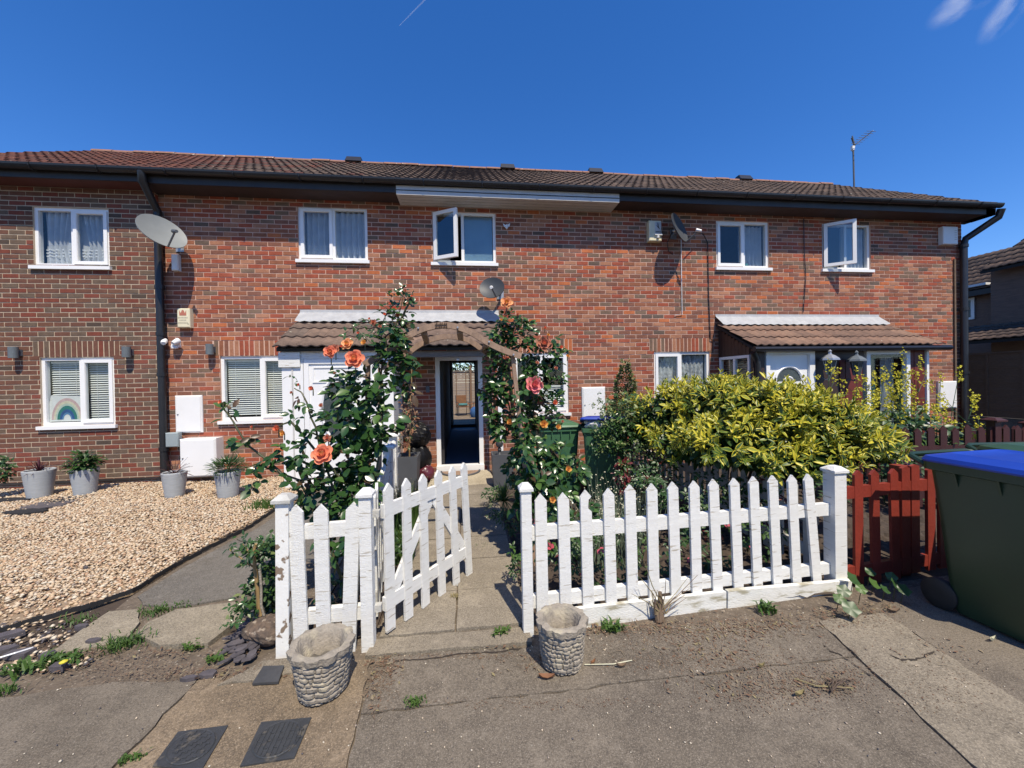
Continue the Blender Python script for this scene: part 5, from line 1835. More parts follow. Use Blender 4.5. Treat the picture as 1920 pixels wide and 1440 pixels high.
side_roof(XH - .35, ez, XH + 2.2, ez + 1.75, 9.6, 16)
side_roof(XH - 2.0, ez + .30, XH + 1.2, ez + 2.3, 7.4, 10.6)
side_roof(XH - 3.2, 2.55, XH - 1.6, 3.1, 7.5, 13.0)
MB().box((XH - .38, 9.6, ez - .2), (XH - .34, 16, ez - .02)).build('fascia', 'black_wood', fh)
wa, wb_ = PX(1812, 560, XH), PX(1829, 598, XH)
fw = MB()
y0, y1, z0, z1 = min(wa.y, wb_.y), max(wa.y, wb_.y) + .6, min(wa.z, wb_.z), max(wa.z, wb_.z)
fw.box((XH - .05, y0, z0), (XH - .007, y0 + .1, z1))
fw.box((XH - .05, y1 - .1, z0), (XH - .007, y1, z1))
fw.box((XH - .05, y0 + .1, z0), (XH - .007, y1 - .1, z0 + .08))
fw.box((XH - .05, y0 + .1, z1 - .08), (XH - .007, y1 - .1, z1))
fwo = fw.build('window', 'white_upvc', fh)
MB().box((XH - .03, y0 + .1, z0 + .08), (XH - .02, y1 - .1, z1 - .08)).build('pane', 'obscure_glass', fwo)
c = PX(1869, 515, XH - .1)
MB().tube([(c.x, c.y, c.z - .25), (c.x, c.y, c.z + .25)], .07, 8).build('vent_pipe', 'white_box', fh)
MB().box((c.x - .3, c.y + .1, c.z - .32), (c.x - .1, c.y + 1.2, c.z - .24)).build('roof_patch', 'white_box', fh)

# ------------------------------------------------------------------ bins and sacks
def wheelie(label, cx, cy, rz, body, lid, rim=None, tilt=0.0, lid_open=0.0, s=1.0, hand=True):
    """240 l bin: front face towards local -y, handle and wheels at +y"""
    T = Matrix.Translation(Vector((cx, cy, 0))) @ Matrix.Rotation(rz, 4, 'Z') @ Matrix.Translation(Vector((0, .3, 0))) @ Matrix.Rotation(tilt, 4, 'X') @ Matrix.Translation(Vector((0, -.3, 0))) @ Matrix.Scale(s, 4)
    t = thing('wheelie_bin', label, 'wheelie bin', (cx, cy, 0), rz, group='wheelie bins')
    b = MB(T)

    def ring(w, l, z, r, yo=0):
        out = []
        for sx, sy, a0 in ((1, -1, -90), (1, 1, 0), (-1, 1, 90), (-1, -1, 180)):
            for q in range(4):
                a = radians(a0 + 30 * q)
                out.append((sx * (w - r) + r * cos(a), yo + sy * (l - r) + r * sin(a), z))
        return out
    levels = [(.235, .26, .02, .05, .0), (.245, .275, .06, .05, .0), (.265, .315, .55, .05, 0), (.285, .35, .93, .045, 0), (.285, .35, .94, .045, 0), (.315, .375, .95, .04, 0), (.315, .375, 1.0, .04, 0)]
    n = 16
    vs = []
    for L_ in levels:
        vs += ring(*L_)
    fs = []
    for i in range(len(levels) - 1):
        for k in range(n):
            fs.append((i * n + k, i * n + (k + 1) % n, (i + 1) * n + (k + 1) % n, (i + 1) * n + k))
    fs += [tuple(reversed(range(n))), tuple(range((len(levels) - 1) * n, len(levels) * n))]
    b.add(vs, fs)
    b.build('body', body, t, smooth=True)
    # ribs under the rim
    for sx in (-1, 1):
        for q in range(3):
            y = -.2 + q * .2
            MB(T).add([(sx * .283, y - .006, .86), (sx * .283, y + .006, .86), (sx * .31, y + .006, .948), (sx * .31, y - .006, .948), (sx * .270, y - .006, .948), (sx * .270, y + .006, .948)],
                      [(0, 1, 2, 3), (0, 3, 4), (1, 5, 2), (3, 2, 5, 4)]).build('rib', body, t)
    for q in range(3):
        x = -.14 + q * .14
        MB(T).box((x - .006, -.372, .87), (x + .006, -.325, .948)).build('rib', body, t)
    TL = T @ Matrix.Translation(Vector((0, .37, 1.003))) @ Matrix.Rotation(-lid_open, 4, 'X') @ Matrix.Translation(Vector((0, -.37, -1.003)))
    b = MB(TL)
    lv = [(.33, .385, 1.003, .05, -.01), (.335, .39, 1.015, .05, -.01), (.325, .375, 1.04, .05, -.01), (.24, .29, 1.068, .05, -.01), (.225, .275, 1.058, .05, -.01), (.1, .12, 1.066, .05, -.01)]
    vs, fs = [], []
    for L_ in lv:
        vs += ring(*L_)
    for i in range(len(lv) - 1):
        for k in range(n):
            fs.append((i * n + k, i * n + (k + 1) % n, (i + 1) * n + (k + 1) % n, (i + 1) * n + k))
    fs += [tuple(reversed(range(n))), tuple(range((len(lv) - 1) * n, len(lv) * n))]
    b.add(vs, fs)
    b.build('lid', lid, t, smooth=True)
    if hand:
        MB(T).tube([(-.27, .37, .97), (-.27, .46, 1.015), (-.24, .475, 1.02), (.24, .475, 1.02), (.27, .46, 1.015), (.27, .37, .97)], .02, 8).build('handle', body, t, smooth=True)
    for sx in (-1, 1):
        w_ = MB(T @ Matrix.Translation(Vector((sx * .24, .32, .1))) @ Matrix.Rotation(pi / 2, 4, 'Y'))
        w_.lathe([(.03, -.028), (.085, -.028), (.1, -.018), (.1, .018), (.085, .028), (.03, .028)], 18)
        w_.build('wheel', 'rubber', t, smooth=True)
    MB(T).tube([(-.25, .32, .1), (.25, .32, .1)], .012, 6).build('axle', 'galv', t)
    return T


wheelie('big dark green wheelie bin with a bright blue lid beside the red fence', 3.43, 1.95, .05, 'bin_dark', 'bin_blue', s=1.0)
wheelie('dark green wheelie bin behind the blue lidded bin', 4.15, 2.12, -.12, 'bin_dark', 'bin_green')
wheelie('green wheelie bin with a flat green lid behind the roses', 1.28, 5.55, 0.0, 'bin_green_light', 'bin_green_light', hand=False, s=.93)
T = wheelie('tilted green wheelie bin with a blue lid propped open by white bags', 1.86, 5.15, -.28, 'bin_green_light', 'bin_blue', tilt=0.0, lid_open=.16, s=.95)
rb = random.Random(5)


def sack(name, label, c, rx, ry, rz, m, seed, flat=False):
    rg = random.Random(seed)
    nu, nv = 26, 16
    ph = [(rg.uniform(0, 6.28), rg.uniform(2, 6), rg.uniform(1.5, 5)) for _ in range(7)]
    vs = []
    for j in range(nv + 1):
        v = pi * j / nv
        for i in range(nu):
            u = 2 * pi * i / nu
            k = 1 + sum(.045 * sin(p + a * round(u * 0 + 1) * u if False else p + round(a) * u + b_ * v) for p, a, b_ in ph) + rg.uniform(-.015, .015)
            vs.append((c[0] + rx * k * sin(v) * cos(u), c[1] + ry * k * sin(v) * sin(u), max(.01, c[2] + rz * (k * .6 + .4) * cos(v))))
    fs = [(j * nu + i, (j + 1) * nu + i, (j + 1) * nu + (i + 1) % nu, j * nu + (i + 1) % nu) for j in range(nv) for i in range(nu)]
    MB().add(vs, fs).build(name, m, label=label, cat='bag')


sack('white_bag', 'white carrier bag bulging out under the open blue lid', (1.72, 4.98, 1.0), .17, .16, .075, 'bag_white', 3)
sack('white_bag', 'second white bag further under the propped blue lid', (2.06, 5.08, 1.0), .13, .14, .07, 'bag_white', 4)
c = PY(783, 835, 6.5)
sack('rubbish_bag', 'upper black rubbish bag stacked beside the open door', (c.x, 6.52, .72), .2, .19, .22, 'bag_black', 1)
sack('rubbish_bag', 'lower black rubbish bag under the other one beside the door', (c.x + .01, 6.5, .33), .22, .2, .24, 'bag_black', 2)
sack('rubbish_bag', 'plum coloured bag on the ground beside the door', (c.x + .14, 6.38, .1), .14, .13, .14, 'bag_plum', 6)

# ------------------------------------------------------------------ planters, pots
def grey_planter(label, px, pybase, s=1.0, rt=.2, rb_=.15, h=.37):
    p = PZ(px, pybase, .05)
    t = thing('planter', label, 'planter', (p.x, p.y, .04), group='pale grey tapered planters')
    n = 30
    prof = [(rb_ * .96, 0), (rb_, .01)]
    for i in range(1, 12):
        f_ = i / 12
        prof.append((rb_ + (rt - rb_) * f_ + (.0035 if i % 2 else -.001), h * f_))
    prof += [(rt, h), (rt - .008, h + .006), (rt - .025, h), (rt - .03, h - .04)]
    MB().lathe(prof, n, (p.x, p.y, .04), cap=False).build('pot', 'planter_grey', t, smooth=True)
    MB().lathe([(0, h - .035), (rt - .028, h - .04)], 18, (p.x, p.y, .04), cap=False).build('soil', 'soil', t)
    return Vector((p.x, p.y, .04 + h - .03)), rt


PLT = [grey_planter('pale grey planter holding a purple spiky plant beneath the rainbow window', 75, 932, rt=.165, rb_=.122, h=.40),
       grey_planter('pale grey planter holding a green leafy bush beneath the rainbow window', 160, 927, rt=.155, rb_=.115, h=.385),
       grey_planter('pale grey planter holding a thin red spiky plant beside the downpipe', 328, 931, rt=.145, rb_=.105, h=.355),
       grey_planter('pale grey planter holding a low fine-leaved shrub beside the gas meter box', 428, 931, rt=.158, rb_=.115, h=.365)]


def stone_pot(label, cx, cy, rt, rb_, h, seed, lean=0.0, lay=11):
    """cast stone planter: courses of dressed stones stand proud of the joints"""
    rg = random.Random(seed)
    t = thing('stone_pot', label, 'pot', (cx, cy, 0), group='cast stone plant pots')
    n, nz = 120, 66
    cuts = []
    zc, rows = 0.0, []
    while zc < h * .86:
        hh = h / lay * rg.uniform(.75, 1.25)
        cu, a = [], rg.uniform(0, .4)
        while a < 2 * pi - .12:
            cu.append(a)
            a += rg.uniform(.16, .5)
        rows.append((zc, min(zc + hh, h * .87), cu))
        zc += hh
    ph = [rg.uniform(0, 6.28) for _ in range(6)]
    vs = []

    def disp(a, z):
        wob = .006 * sin(3 * a + ph[0]) + .004 * sin(7 * a + ph[1] + z * 30)
        za = z + .004 * sin(4 * a + ph[2]) + .003 * sin(9 * a + ph[3])
        if za > h * .87:
            return .014 + .006 * sin(11 * a + ph[4]) + .003 * sin(23 * a + ph[5])
        for z0_, z1_, cu in rows:
            if z0_ <= za < z1_:
                dz = min(za - z0_, z1_ - za)
                da = min(min(abs(a - q), 2 * pi - abs(a - q)) for q in cu) * rt
                e_ = min(dz, da)
                return (.011 * min(1, e_ / .006)) + wob * .5
        return 0
    for j in range(nz + 1):
        z = h * j / nz
        f_ = j / nz
        rr = rb_ + (rt - rb_) * (f_ ** .8)
        if f_ < .1:
            rr -= .02 * (1 - f_ / .1) ** 2
        for i in range(n):
            a = 2 * pi * i / n
            q = rr + disp(a, z) - .008 + rg.uniform(-.001, .001)
            vs.append((cx + q * cos(a), cy + q * sin(a) * .96 + lean * z, z))
    fs = [(j * n + i, j * n + (i + 1) % n, (j + 1) * n + (i + 1) % n, (j + 1) * n + i) for j in range(nz) for i in range(n)]
    # thick rim and inside
    base = nz * n
    rim = []
    for dr, dz in ((-.012, .008), (-.03, .004), (-.045, -.02), (-.07, -.13)):
        st = len(vs)
        for i in range(n):
            a = 2 * pi * i / n
            q = rt + dr + .003 * sin(9 * a + ph[4])
            vs.append((cx + q * cos(a), cy + q * sin(a) * .96 + lean * h, h + dz + .004 * sin(5 * a + ph[2])))
        for i in range(n):
            fs.append((base + i, base + (i + 1) % n, st + (i + 1) % n, st + i))
        base = st
    MB().add(vs, fs).build('pot', 'stone_pot', t, smooth=True)
    k = 18
    MB().add([(cx, cy + lean * h, h - .1)] + [(cx + (rt - .06) * cos(2 * pi * i / k), cy + (rt - .06) * sin(2 * pi * i / k) + lean * h, h - .11 + rg.uniform(-.012, .012)) for i in range(k)],
             [(0, 1 + i, 1 + (i + 1) % k) for i in range(k)]).build('soil', 'soil' if seed > 5 else 'path_concrete', t)


stone_pot('larger cast stone pot with rippled courses in front of the short fence', -.775, 2.09, .150, .108, .262, 3, lay=10)
stone_pot('smaller cast stone pot of squared stones at the end of the long fence', .50, 2.10, .136, .102, .268, 8, lay=9)


def slate_box(label, x, y, h, w):
    t = thing('tall_planter', label, 'planter', (x, y, 0), group='slate grey square planters')
    b = MB()
    a, c = w / 2 * .85, w / 2
    b.add([(x - a, y - a, 0), (x + a, y - a, 0), (x + a, y + a, 0), (x - a, y + a, 0), (x - c, y - c, h), (x + c, y - c, h), (x + c, y + c, h), (x - c, y + c, h),
           (x - c + .02, y - c + .02, h), (x + c - .02, y - c + .02, h), (x + c - .02, y + c - .02, h), (x - c + .02, y + c - .02, h),
           (x - c + .02, y - c + .02, h - .06), (x + c - .02, y - c + .02, h - .06), (x + c - .02, y + c - .02, h - .06), (x - c + .02, y + c - .02, h - .06)],
          [(0, 1, 5, 4), (1, 2, 6, 5), (2, 3, 7, 6), (3, 0, 4, 7), (4, 5, 9, 8), (5, 6, 10, 9), (6, 7, 11, 10), (7, 4, 8, 11), (8, 9, 13, 12), (9, 10, 14, 13), (10, 11, 15, 14), (11, 8, 12, 15)])
    b.build('box', 'slate_planter', t)
    MB().add([(x - c + .021, y - c + .021, h - .05), (x + c - .021, y - c + .021, h - .05), (x + c - .021, y + c - .021, h - .05), (x - c + .021, y + c - .021, h - .05)], [(0, 1, 2, 3)]).build('soil', 'soil', t)


slate_box('dark square planter with the dry climber beside the rubbish bags', -.93, 5.9, .52, .38)
slate_box('dark square planter beyond the spiky clump by the path', .50, 5.75, .52, .32)
c = (.46, 5.72, .52)
t = thing('garden_lantern', 'black metal figure standing on the dark square planter', 'ornament', c)
MB().lathe([(.03, 0), (.045, .02), (.02, .06), (.03, .1), (.02, .13)], 10, (c[0], c[1], .475)).build('base', 'cast_iron', t)
MB().lathe([(0, 0), (.045, .02), (.058, .06), (.045, .1), (0, .12)], 10, (c[0], c[1], .6)).build('head', 'cast_iron', t, smooth=True)

# ------------------------------------------------------------------ ironwork, slate and boulder in the foreground
def manhole(label, pts, ribbed):
    q = [Vector((*G2(*p), 0)) for p in pts]
    c = sum(q, Vector()) / 4
    t = thing('manhole_cover', label, 'manhole cover', (c.x, c.y, .004), group='iron covers in the tan slab')
    MB().slab([(p.x, p.y) for p in q], -.02, .009).build('frame', 'cast_iron', t)
    ex, ey = (q[1] - q[0] + q[2] - q[3]) / 4 * .86, (q[3] - q[0] + q[2] - q[1]) / 4 * .86
    n = 32
    MB().slab([(c.x + (ex * cos(2 * pi * k / n) + ey * sin(2 * pi * k / n)).x, c.y + (ex * cos(2 * pi * k / n) + ey * sin(2 * pi * k / n)).y) for k in range(n)], .0, .013).build('lid', 'cast_iron', t)
    rm = MB().tube([c + ex * 1.0 * cos(2 * pi * k / n) + ey * 1.0 * sin(2 * pi * k / n) + Vector((0, 0, .012)) for k in range(n + 1)], .004, 5)
    rm.build('rim', 'cast_iron', t)
    rr = MB()
    for i in range(-4, 5):
        s_ = i / 4.6
        hh = sqrt(max(0, 1 - s_ * s_)) * .93
        if ribbed:
            a, b_ = c + ex * s_ - ey * hh, c + ex * s_ + ey * hh
            rr.beam(a + Vector((0, 0, .014)), b_ + Vector((0, 0, .014)), .005, .005)
            if i % 2 == 0:
                for u in (-.5, -.1, .35):
                    if abs(u) < hh:
                        rr.beam(c + ex * s_ + ey * u + Vector((0, 0, .0145)), c + ex * (s_ + .2) + ey * u + Vector((0, 0, .0145)), .005, .004)
        else:
            for u in range(-4, 4):
                uu = u / 4.4 + (.1 if i % 2 else 0)
                if s_ * s_ + uu * uu < .72:
                    if (u + i) % 2:
                        rr.beam(c + ex * s_ + ey * uu + Vector((0, 0, .0145)), c + ex * (s_ + .17) + ey * uu + Vector((0, 0, .0145)), .007, .004)
                    else:
                        rr.beam(c + ex * s_ + ey * uu + Vector((0, 0, .0145)), c + ex * s_ + ey * (uu + .17) + Vector((0, 0, .0145)), .007, .004)
    rr.build('raised_bars', 'cast_iron', t)


manhole('iron cover with ribbed oval lid near the leaning stone pot', [(450, 1440), (552, 1424), (584, 1348), (490, 1357)], True)
manhole('iron cover with crosshatched lid further from the stone pots', [(286, 1440), (378, 1447), (428, 1363), (334, 1375)], False)
q = [Vector((*G2(*p), .0)) for p in ((473, 1288), (522, 1285), (533, 1258), (494, 1259))]
b = MB().add([(p.x, p.y, .008 + .012 * (i > 1)) for i, p in enumerate(q)] + [(p.x, p.y, .02 + .012 * (i > 1)) for i, p in enumerate(q)],
             [(3, 2, 1, 0), (4, 5, 6, 7), (0, 1, 5, 4), (1, 2, 6, 5), (2, 3, 7, 6), (3, 0, 4, 7)])
b.build('slate_tile', 'slate_dark', label='loose dark slate tile lying beside the stone pot', cat='slate tile')


def rock(name, label, c, r, m, seed, cat='rock', sq=(1, 1, .75)):
    rg = random.Random(seed)
    nu, nv = 34, 22
    vs = []
    ph = [(rg.uniform(0, 6.28), rg.randint(1, 4), rg.randint(1, 4), rg.uniform(.03, .11)) for _ in range(9)]
    for j in range(nv + 1):
        v = pi * j / nv
        for i in range(nu):
            u = 2 * pi * i / nu
            k = 1 + sum(a * sin(p + m_ * u) * sin(n_ * v) for p, m_, n_, a in ph) + (rg.uniform(-.055, .055) if 0 < j < nv else 0)
            vs.append((c[0] + r * sq[0] * k * sin(v) * cos(u), c[1] + r * sq[1] * k * sin(v) * sin(u), c[2] + r * sq[2] * k * cos(v)))
    fs = [(j * nu + i, (j + 1) * nu + i, (j + 1) * nu + (i + 1) % nu, j * nu + (i + 1) % nu) for j in range(nv) for i in range(nu)]
    return MB().add(vs, fs).build(name, m, label=label, cat=cat)


p = PZ(494, 1208)
rock('boulder', 'rough brown boulder at the foot of the flaking post', (p.x, p.y + .03, .06), .105, 'boulder_rock', 4, sq=(1.05, .9, .8))
p = PZ(512, 1165)
rock('pale_stone', 'pale tan stone tucked behind the flaking post', (p.x, p.y, .05), .05, 'pebble_2', 9)
# fan of slate chips
rs = random.Random(12)
sc = thing('slate_chips', 'fan of overlapping purple slate chips beside the boulder', 'slate chips', PZ(465, 1200))
for i in range(64):
    f_ = i / 63
    px = 486 - 22 * f_ + rs.uniform(-34, 8) * (.4 + f_)
    py = 1146 + 92 * f_ + rs.uniform(-6, 6)
    p = PZ(px, py)
    L_, w_ = rs.uniform(.06, .105), rs.uniform(.034, .055)
    pts = []
    for k in range(8):
        a = 2 * pi * k / 8 + rs.uniform(-.2, .2)
        pts.append((L_ / 2 * cos(a) * rs.uniform(.8, 1.1), w_ / 2 * sin(a) * rs.uniform(.75, 1.15)))
    T = Matrix.Translation(Vector((p.x, p.y, .012 + .03 * (1 - f_) + rs.uniform(0, .02)))) @ Euler((rs.uniform(-.25, .25), rs.uniform(-.2, .2), rs.uniform(.4, 1.4))).to_matrix().to_4x4()
    b = MB(T).slab(pts, -.004, .004)
    b.build('slate_chip', 'slate', sc)
# loose slate pieces on the far left
for i, (px, py, L_) in enumerate(((20, 1195, .16), (40, 1230, .2), (15, 1222, .14), (90, 1235, .12), (175, 1208, .11), (110, 1256, .13), (155, 1180, .08), (390, 1268, .12), (355, 1275, .09), (162, 1073, .05))):
    p = PZ(px, py)
    pts = [(p.x + L_ / 2 * cos(2 * pi * k / 6 + .4) * rs.uniform(.5, 1.15), p.y + L_ / 3.6 * sin(2 * pi * k / 6 + .4) * rs.uniform(.5, 1.15)) for k in range(6)]
    lb = ['broad slate piece by the white cord', 'longest slate piece at the gravel corner', 'slate piece nearest the white cord end', 'slate piece beside the dandelion', 'bluish slate piece below the gravel edge',
          'slate piece under the dandelion leaves', 'little slate chip below the membrane edge', 'slate sliver on the joint by the tan slab', 'second slate sliver beside the tan slab', 'round dark slate chip lying on the gravel'][i]
    MB().slab(pts, .0, .02 + (.012 if i < 7 else 0) + (.03 if i == 9 else 0)).build('slate_piece', 'slate', label=lb, cat='slate', group='loose slate pieces')
MB().tube([PZ(-10, 1236, .035), PZ(30, 1224, .04), PZ(62, 1214, .03)], .006, 5).build('cord', 'bag_white', label='white cord lying on the slate at the gravel corner', cat='cord')

# ------------------------------------------------------------------ plants
def leaf_proto(name, w, fold, curl, mats, edge=False, st=(0, .18, .42, .68, .88, 1.0), wd=(.02, .62, 1.0, .82, .42, .0)):
    """unit-length leaf along +y, face up +z, folded along its midrib; optional margin in a second colour"""
    b = MB()
    vs, fs, mi = [], [], []
    cols = (-1, -.62, 0, .62, 1) if edge else (-1, 0, 1)
    nc = len(cols)
    for t, k in zip(st, wd):
        for c in cols:
            x = c * k * w / 2
            vs.append((x, t, abs(c) * k * fold * w / 2 - curl * t * t + .0))
    for i in range(len(st) - 1):
        for c in range(nc - 1):
            fs.append((i * nc + c, i * nc + c + 1, (i + 1) * nc + c + 1, (i + 1) * nc + c))
            mi.append(1 if edge and c in (0, nc - 2) else 0)
    b.add(vs, fs, mi)
    me = b.mesh(name, mats)
    me.polygons.foreach_set('use_smooth', [True] * len(me.polygons))
    return me


def orient(pos, d, nrm, size):
    d = Vector(d).normalized()
    nrm = Vector(nrm)
    x = d.cross(nrm)
    if x.length < 1e-4:
        x = d.cross(Vector((.3, .2, 1)))
    x.normalize()
    z = x.cross(d)
    m = Matrix((x, d, z)).transposed().to_4x4()
    m = m @ Matrix.Scale(size, 4)
    m.translation = Vector(pos)
    return m


def leaves_on(root, items, protos, mats_of, maxparts=300, name='leaf'):
    """items: (proto index, matrix): the ones that show largest become parts, the rest one mass"""
    items = sorted(items, key=lambda it: depth(it[1].translation) / it[1].to_scale().x)
    for pi_, m in items[:maxparts]:
        l, r_, s_ = m.decompose()
        obj(name, protos[pi_], root, l, r_, s_)
    if len(items) > maxparts:
        join_protos('foliage', items[maxparts:], protos, mats_of, root)


RL_M = [['rose_leaf_dark'], ['rose_leaf_mid'], ['rose_leaf_dark'], ['rose_leaf_light'], ['rose_leaf_bronze']]
RL = [leaf_proto('leaf', .66, .35, .12, RL_M[0]), leaf_proto('leaf', .6, .25, .22, RL_M[1]), leaf_proto('leaf', .7, .15, .05, RL_M[2]),
      leaf_proto('leaf', .6, .4, .15, RL_M[3]), leaf_proto('leaf', .5, .3, .2, RL_M[4])]
PETM = ['petal_coral', 'petal_orange', 'petal_pink', 'petal_faded', 'petal_yellow']


def bloom_proto(mo, mi, seed, openness=1.0):
    rg = random.Random(seed)
    b = MB()
    for ring, (n, r0, tilt, sz) in enumerate(((5, .30, 1.25 * openness, .85), (6, .22, .95 * openness, .72), (6, .15, .62 * openness, .58), (5, .08, .34, .45), (4, .03, .12, .34))):
        for k in range(n):
            a = 2 * pi * k / n + ring * .55 + rg.uniform(-.15, .15)
            T = Matrix.Rotation(a, 4, 'Z') @ Matrix.Translation(Vector((0, r0 * .5, .05 * ring))) @ Matrix.Rotation(pi / 2 - tilt - rg.uniform(-.12, .12), 4, 'X')
            vs = []
            for i in range(4):
                t = i / 3
                for j in range(5):
                    u = j / 2 - 1
                    ww = sz * .55 * (.35 + .65 * sin(pi * min(1, .2 + t * .62)))
                    vs.append((u * ww, t * sz * (1 - .1 * u * u), .18 * sz * u * u - .10 * sz * sin(t * 3) + (.10 * sz * t * t * (-1) if ring < 2 else .06 * t) + rg.uniform(-.015, .015)))
            fs = [(i * 5 + j, i * 5 + j + 1, i * 5 + j + 6, i * 5 + j + 5) for i in range(3) for j in range(4)]
            b.add([T @ Vector(p) for p in vs], fs, 0 if ring < 3 else 1)
    return b.mesh('flower', [mo, mi], smooth=True)


BL = [bloom_proto('petal_coral', 'petal_orange', 1), bloom_proto('petal_orange', 'petal_yellow', 2), bloom_proto('petal_pink', 'petal_pink', 3),
      bloom_proto('petal_faded', 'petal_coral', 4), bloom_proto('petal_coral', 'petal_coral', 5, .45), bloom_proto('petal_yellow', 'petal_orange', 6, .6)]


def flower(root, px, py, Y, rpx, k, up=.35):
    c = PY(px, py, Y)
    r_ = rpx * depth(c) / FPX
    d = Vector((random.uniform(-.25, .25), -1, up + random.uniform(-.1, .25)))
    q = d.to_track_quat('Z', 'Y') @ Quaternion((0, 0, 1), random.uniform(0, 6))
    obj('flower', BL[k], root, c, q, (r_ * 1.15,) * 3)
    MB().tube([c + Vector((0, .02, -.0)), c + Vector((0, .02, -r_ * 2.2))], .004, 5).build('flower_stem', 'cane_green', root)


def bush(root, blobs, protos, mats_of, wts, size, seed, cam_bias=.35, clusters=True, maxparts=300, up=.55, name='leaf'):
    rg = random.Random(seed)
    items = []
    for px, py, Y, rx, ry, n, ls in blobs:
        c = PY(px, py, Y)
        k = depth(c) / FPX
        for _ in range(n):
            while True:
                u = Vector((rg.uniform(-1, 1), rg.uniform(-1, 1), rg.uniform(-1, 1)))
                if u.length < 1:
                    break
            p = c + Vector((u.x * rx * k, u.y * max(rx, ry) * k * .7, u.z * ry * k))
            out = Vector((u.x, u.y - cam_bias, u.z * .6))
            d = (out + Vector((rg.uniform(-.8, .8), rg.uniform(-.8, .8), rg.uniform(-.9, .4)))).normalized()
            nm = Vector((rg.uniform(-.6, .6), -.5 + rg.uniform(-.5, .5), up + rg.uniform(-.2, .6)))
            s = size * ls * rg.uniform(.7, 1.25)
            pi_ = rg.choices(range(len(protos)), wts)[0]
            items.append((pi_, orient(p, d, nm, s)))
            if clusters:
                sd = d.cross(nm).normalized()
                for sgn in (-1, 1):
                    if rg.random() < .75:
                        d2 = (d * .35 + sd * sgn).normalized()
                        items.append((pi_, orient(p - d * s * .25, d2, nm + Vector((rg.uniform(-.2, .2), 0, 0)), s * rg.uniform(.7, .95))))
    leaves_on(root, items, protos, mats_of, maxparts, name)


def cane(root, pts, r0, r1, m='cane_green', name='cane'):
    P_ = [PY(*p) for p in pts]
    out = []
    for i in range(len(P_) - 1):
        for q in range(4):
            out.append(P_[i].lerp(P_[i + 1], q / 4) + Vector((random.uniform(-.006, .006), random.uniform(-.006, .006), 0)))
    out.append(P_[-1])
    n = len(out)
    MB().tube(out, [r0 + (r1 - r0) * i / (n - 1) for i in range(n)], 6).build(name, m, root, smooth=True)


# the wooden arch the roses climb on
ar = thing('garden_arch', 'brown wooden garden arch carrying the roses over the path', 'arch', (-.2, 3.4, 0))


def arch_beam(pts, Y, h, th, name='arch_beam'):
    P_ = [PY(px, py, Y) for px, py in pts]
    # resample smoothly
    cs = []
    for i in range(len(P_) - 1):
        p0, p1, p2, p3 = P_[max(i - 1, 0)], P_[i], P_[i + 1], P_[min(i + 2, len(P_) - 1)]
        for q in range(5):
            t = q / 5
            cs.append(.5 * ((2 * p1) + (p2 - p0) * t + (2 * p0 - 5 * p1 + 4 * p2 - p3) * t * t + (3 * p1 - p0 - 3 * p2 + p3) * t ** 3))
    cs.append(P_[-1])
    vs, fs = [], []
    for i, p in enumerate(cs):
        d = (cs[min(i + 1, len(cs) - 1)] - cs[max(i - 1, 0)]).normalized()
        u = Vector((-d.z, 0, d.x))
        if u.z < 0: u = -u
        for sy, sz in ((-1, -1), (1, -1), (1, 1), (-1, 1)):
            vs.append(tuple(p + Vector((0, sy * th / 2, 0)) + u * sz * h / 2))
    n = len(cs)
    for i in range(n - 1):
        for k in range(4):
            fs.append((i * 4 + k, i * 4 + (k + 1) % 4, (i + 1) * 4 + (k + 1) % 4, (i + 1) * 4 + k))
    fs += [(3, 2, 1, 0), tuple((n - 1) * 4 + k for k in range(4))]
    return MB().add(vs, fs).build(name, 'arch_wood', ar), cs


YA, YB = 3.25, 3.72
bm1, cs1 = arch_beam([(682, 684), (722, 662), (760, 634), (796, 616), (838, 610), (876, 620), (916, 643), (945, 657), (977, 668)], YA, .05, .036)
bm2, cs2 = arch_beam([(715, 690), (752, 672), (786, 647), (815, 635), (845, 631), (880, 639), (912, 661), (938, 675), (962, 684)], YB, .048, .036)
for (a, b_) in (((690, 688), (689, 900)), ((961, 668), (984, 880))):
    p, q_ = PY(*a, YA + .03), PY(*b_, YA + .03)
    base = Vector((q_.x + (q_.x - p.x) * (q_.z / (p.z - q_.z)), YA + .03, 0))
    MB().beam(base, p + Vector((0, 0, .02)), .034, .034, up=(0, 1, 0)).build('post', 'arch_wood', ar)
    MB().beam((base.x, YB, 0), (p.x, YB, p.z + .01), .034, .034, up=(0, 1, 0)).build('post', 'arch_wood', ar)
for px_, py_, pxb, pyb in ((795, 622, 800, 640), (862, 620, 864, 636), (912, 645, 908, 655), (745, 646, 768, 662)):
    MB().beam(PY(px_, py_ + 2, YA + .02), PY(pxb, pyb, YB - .02), .05, .028).build('cross_slat', 'arch_wood', ar)
for px_ in (818, 828, 838, 824, 833):
    c = PY(px_, 611, YA - .024)
    MB().beam(c + Vector((random.uniform(-.01, .01), 0, -.025)), c + Vector((random.uniform(-.01, .01), 0, .028)), .006, .003, up=(0, 1, 0)).build('burnt_mark', 'burnt_wood', ar)
for dz_ in (-.012, .012):
    c = PY(827, 611, YA - .0245)
    MB().beam(c + Vector((-.05, 0, dz_)), c + Vector((.05, 0, dz_ + .004)), .003, .006, up=(0, 1, 0)).build('burnt_mark', 'burnt_wood', ar)
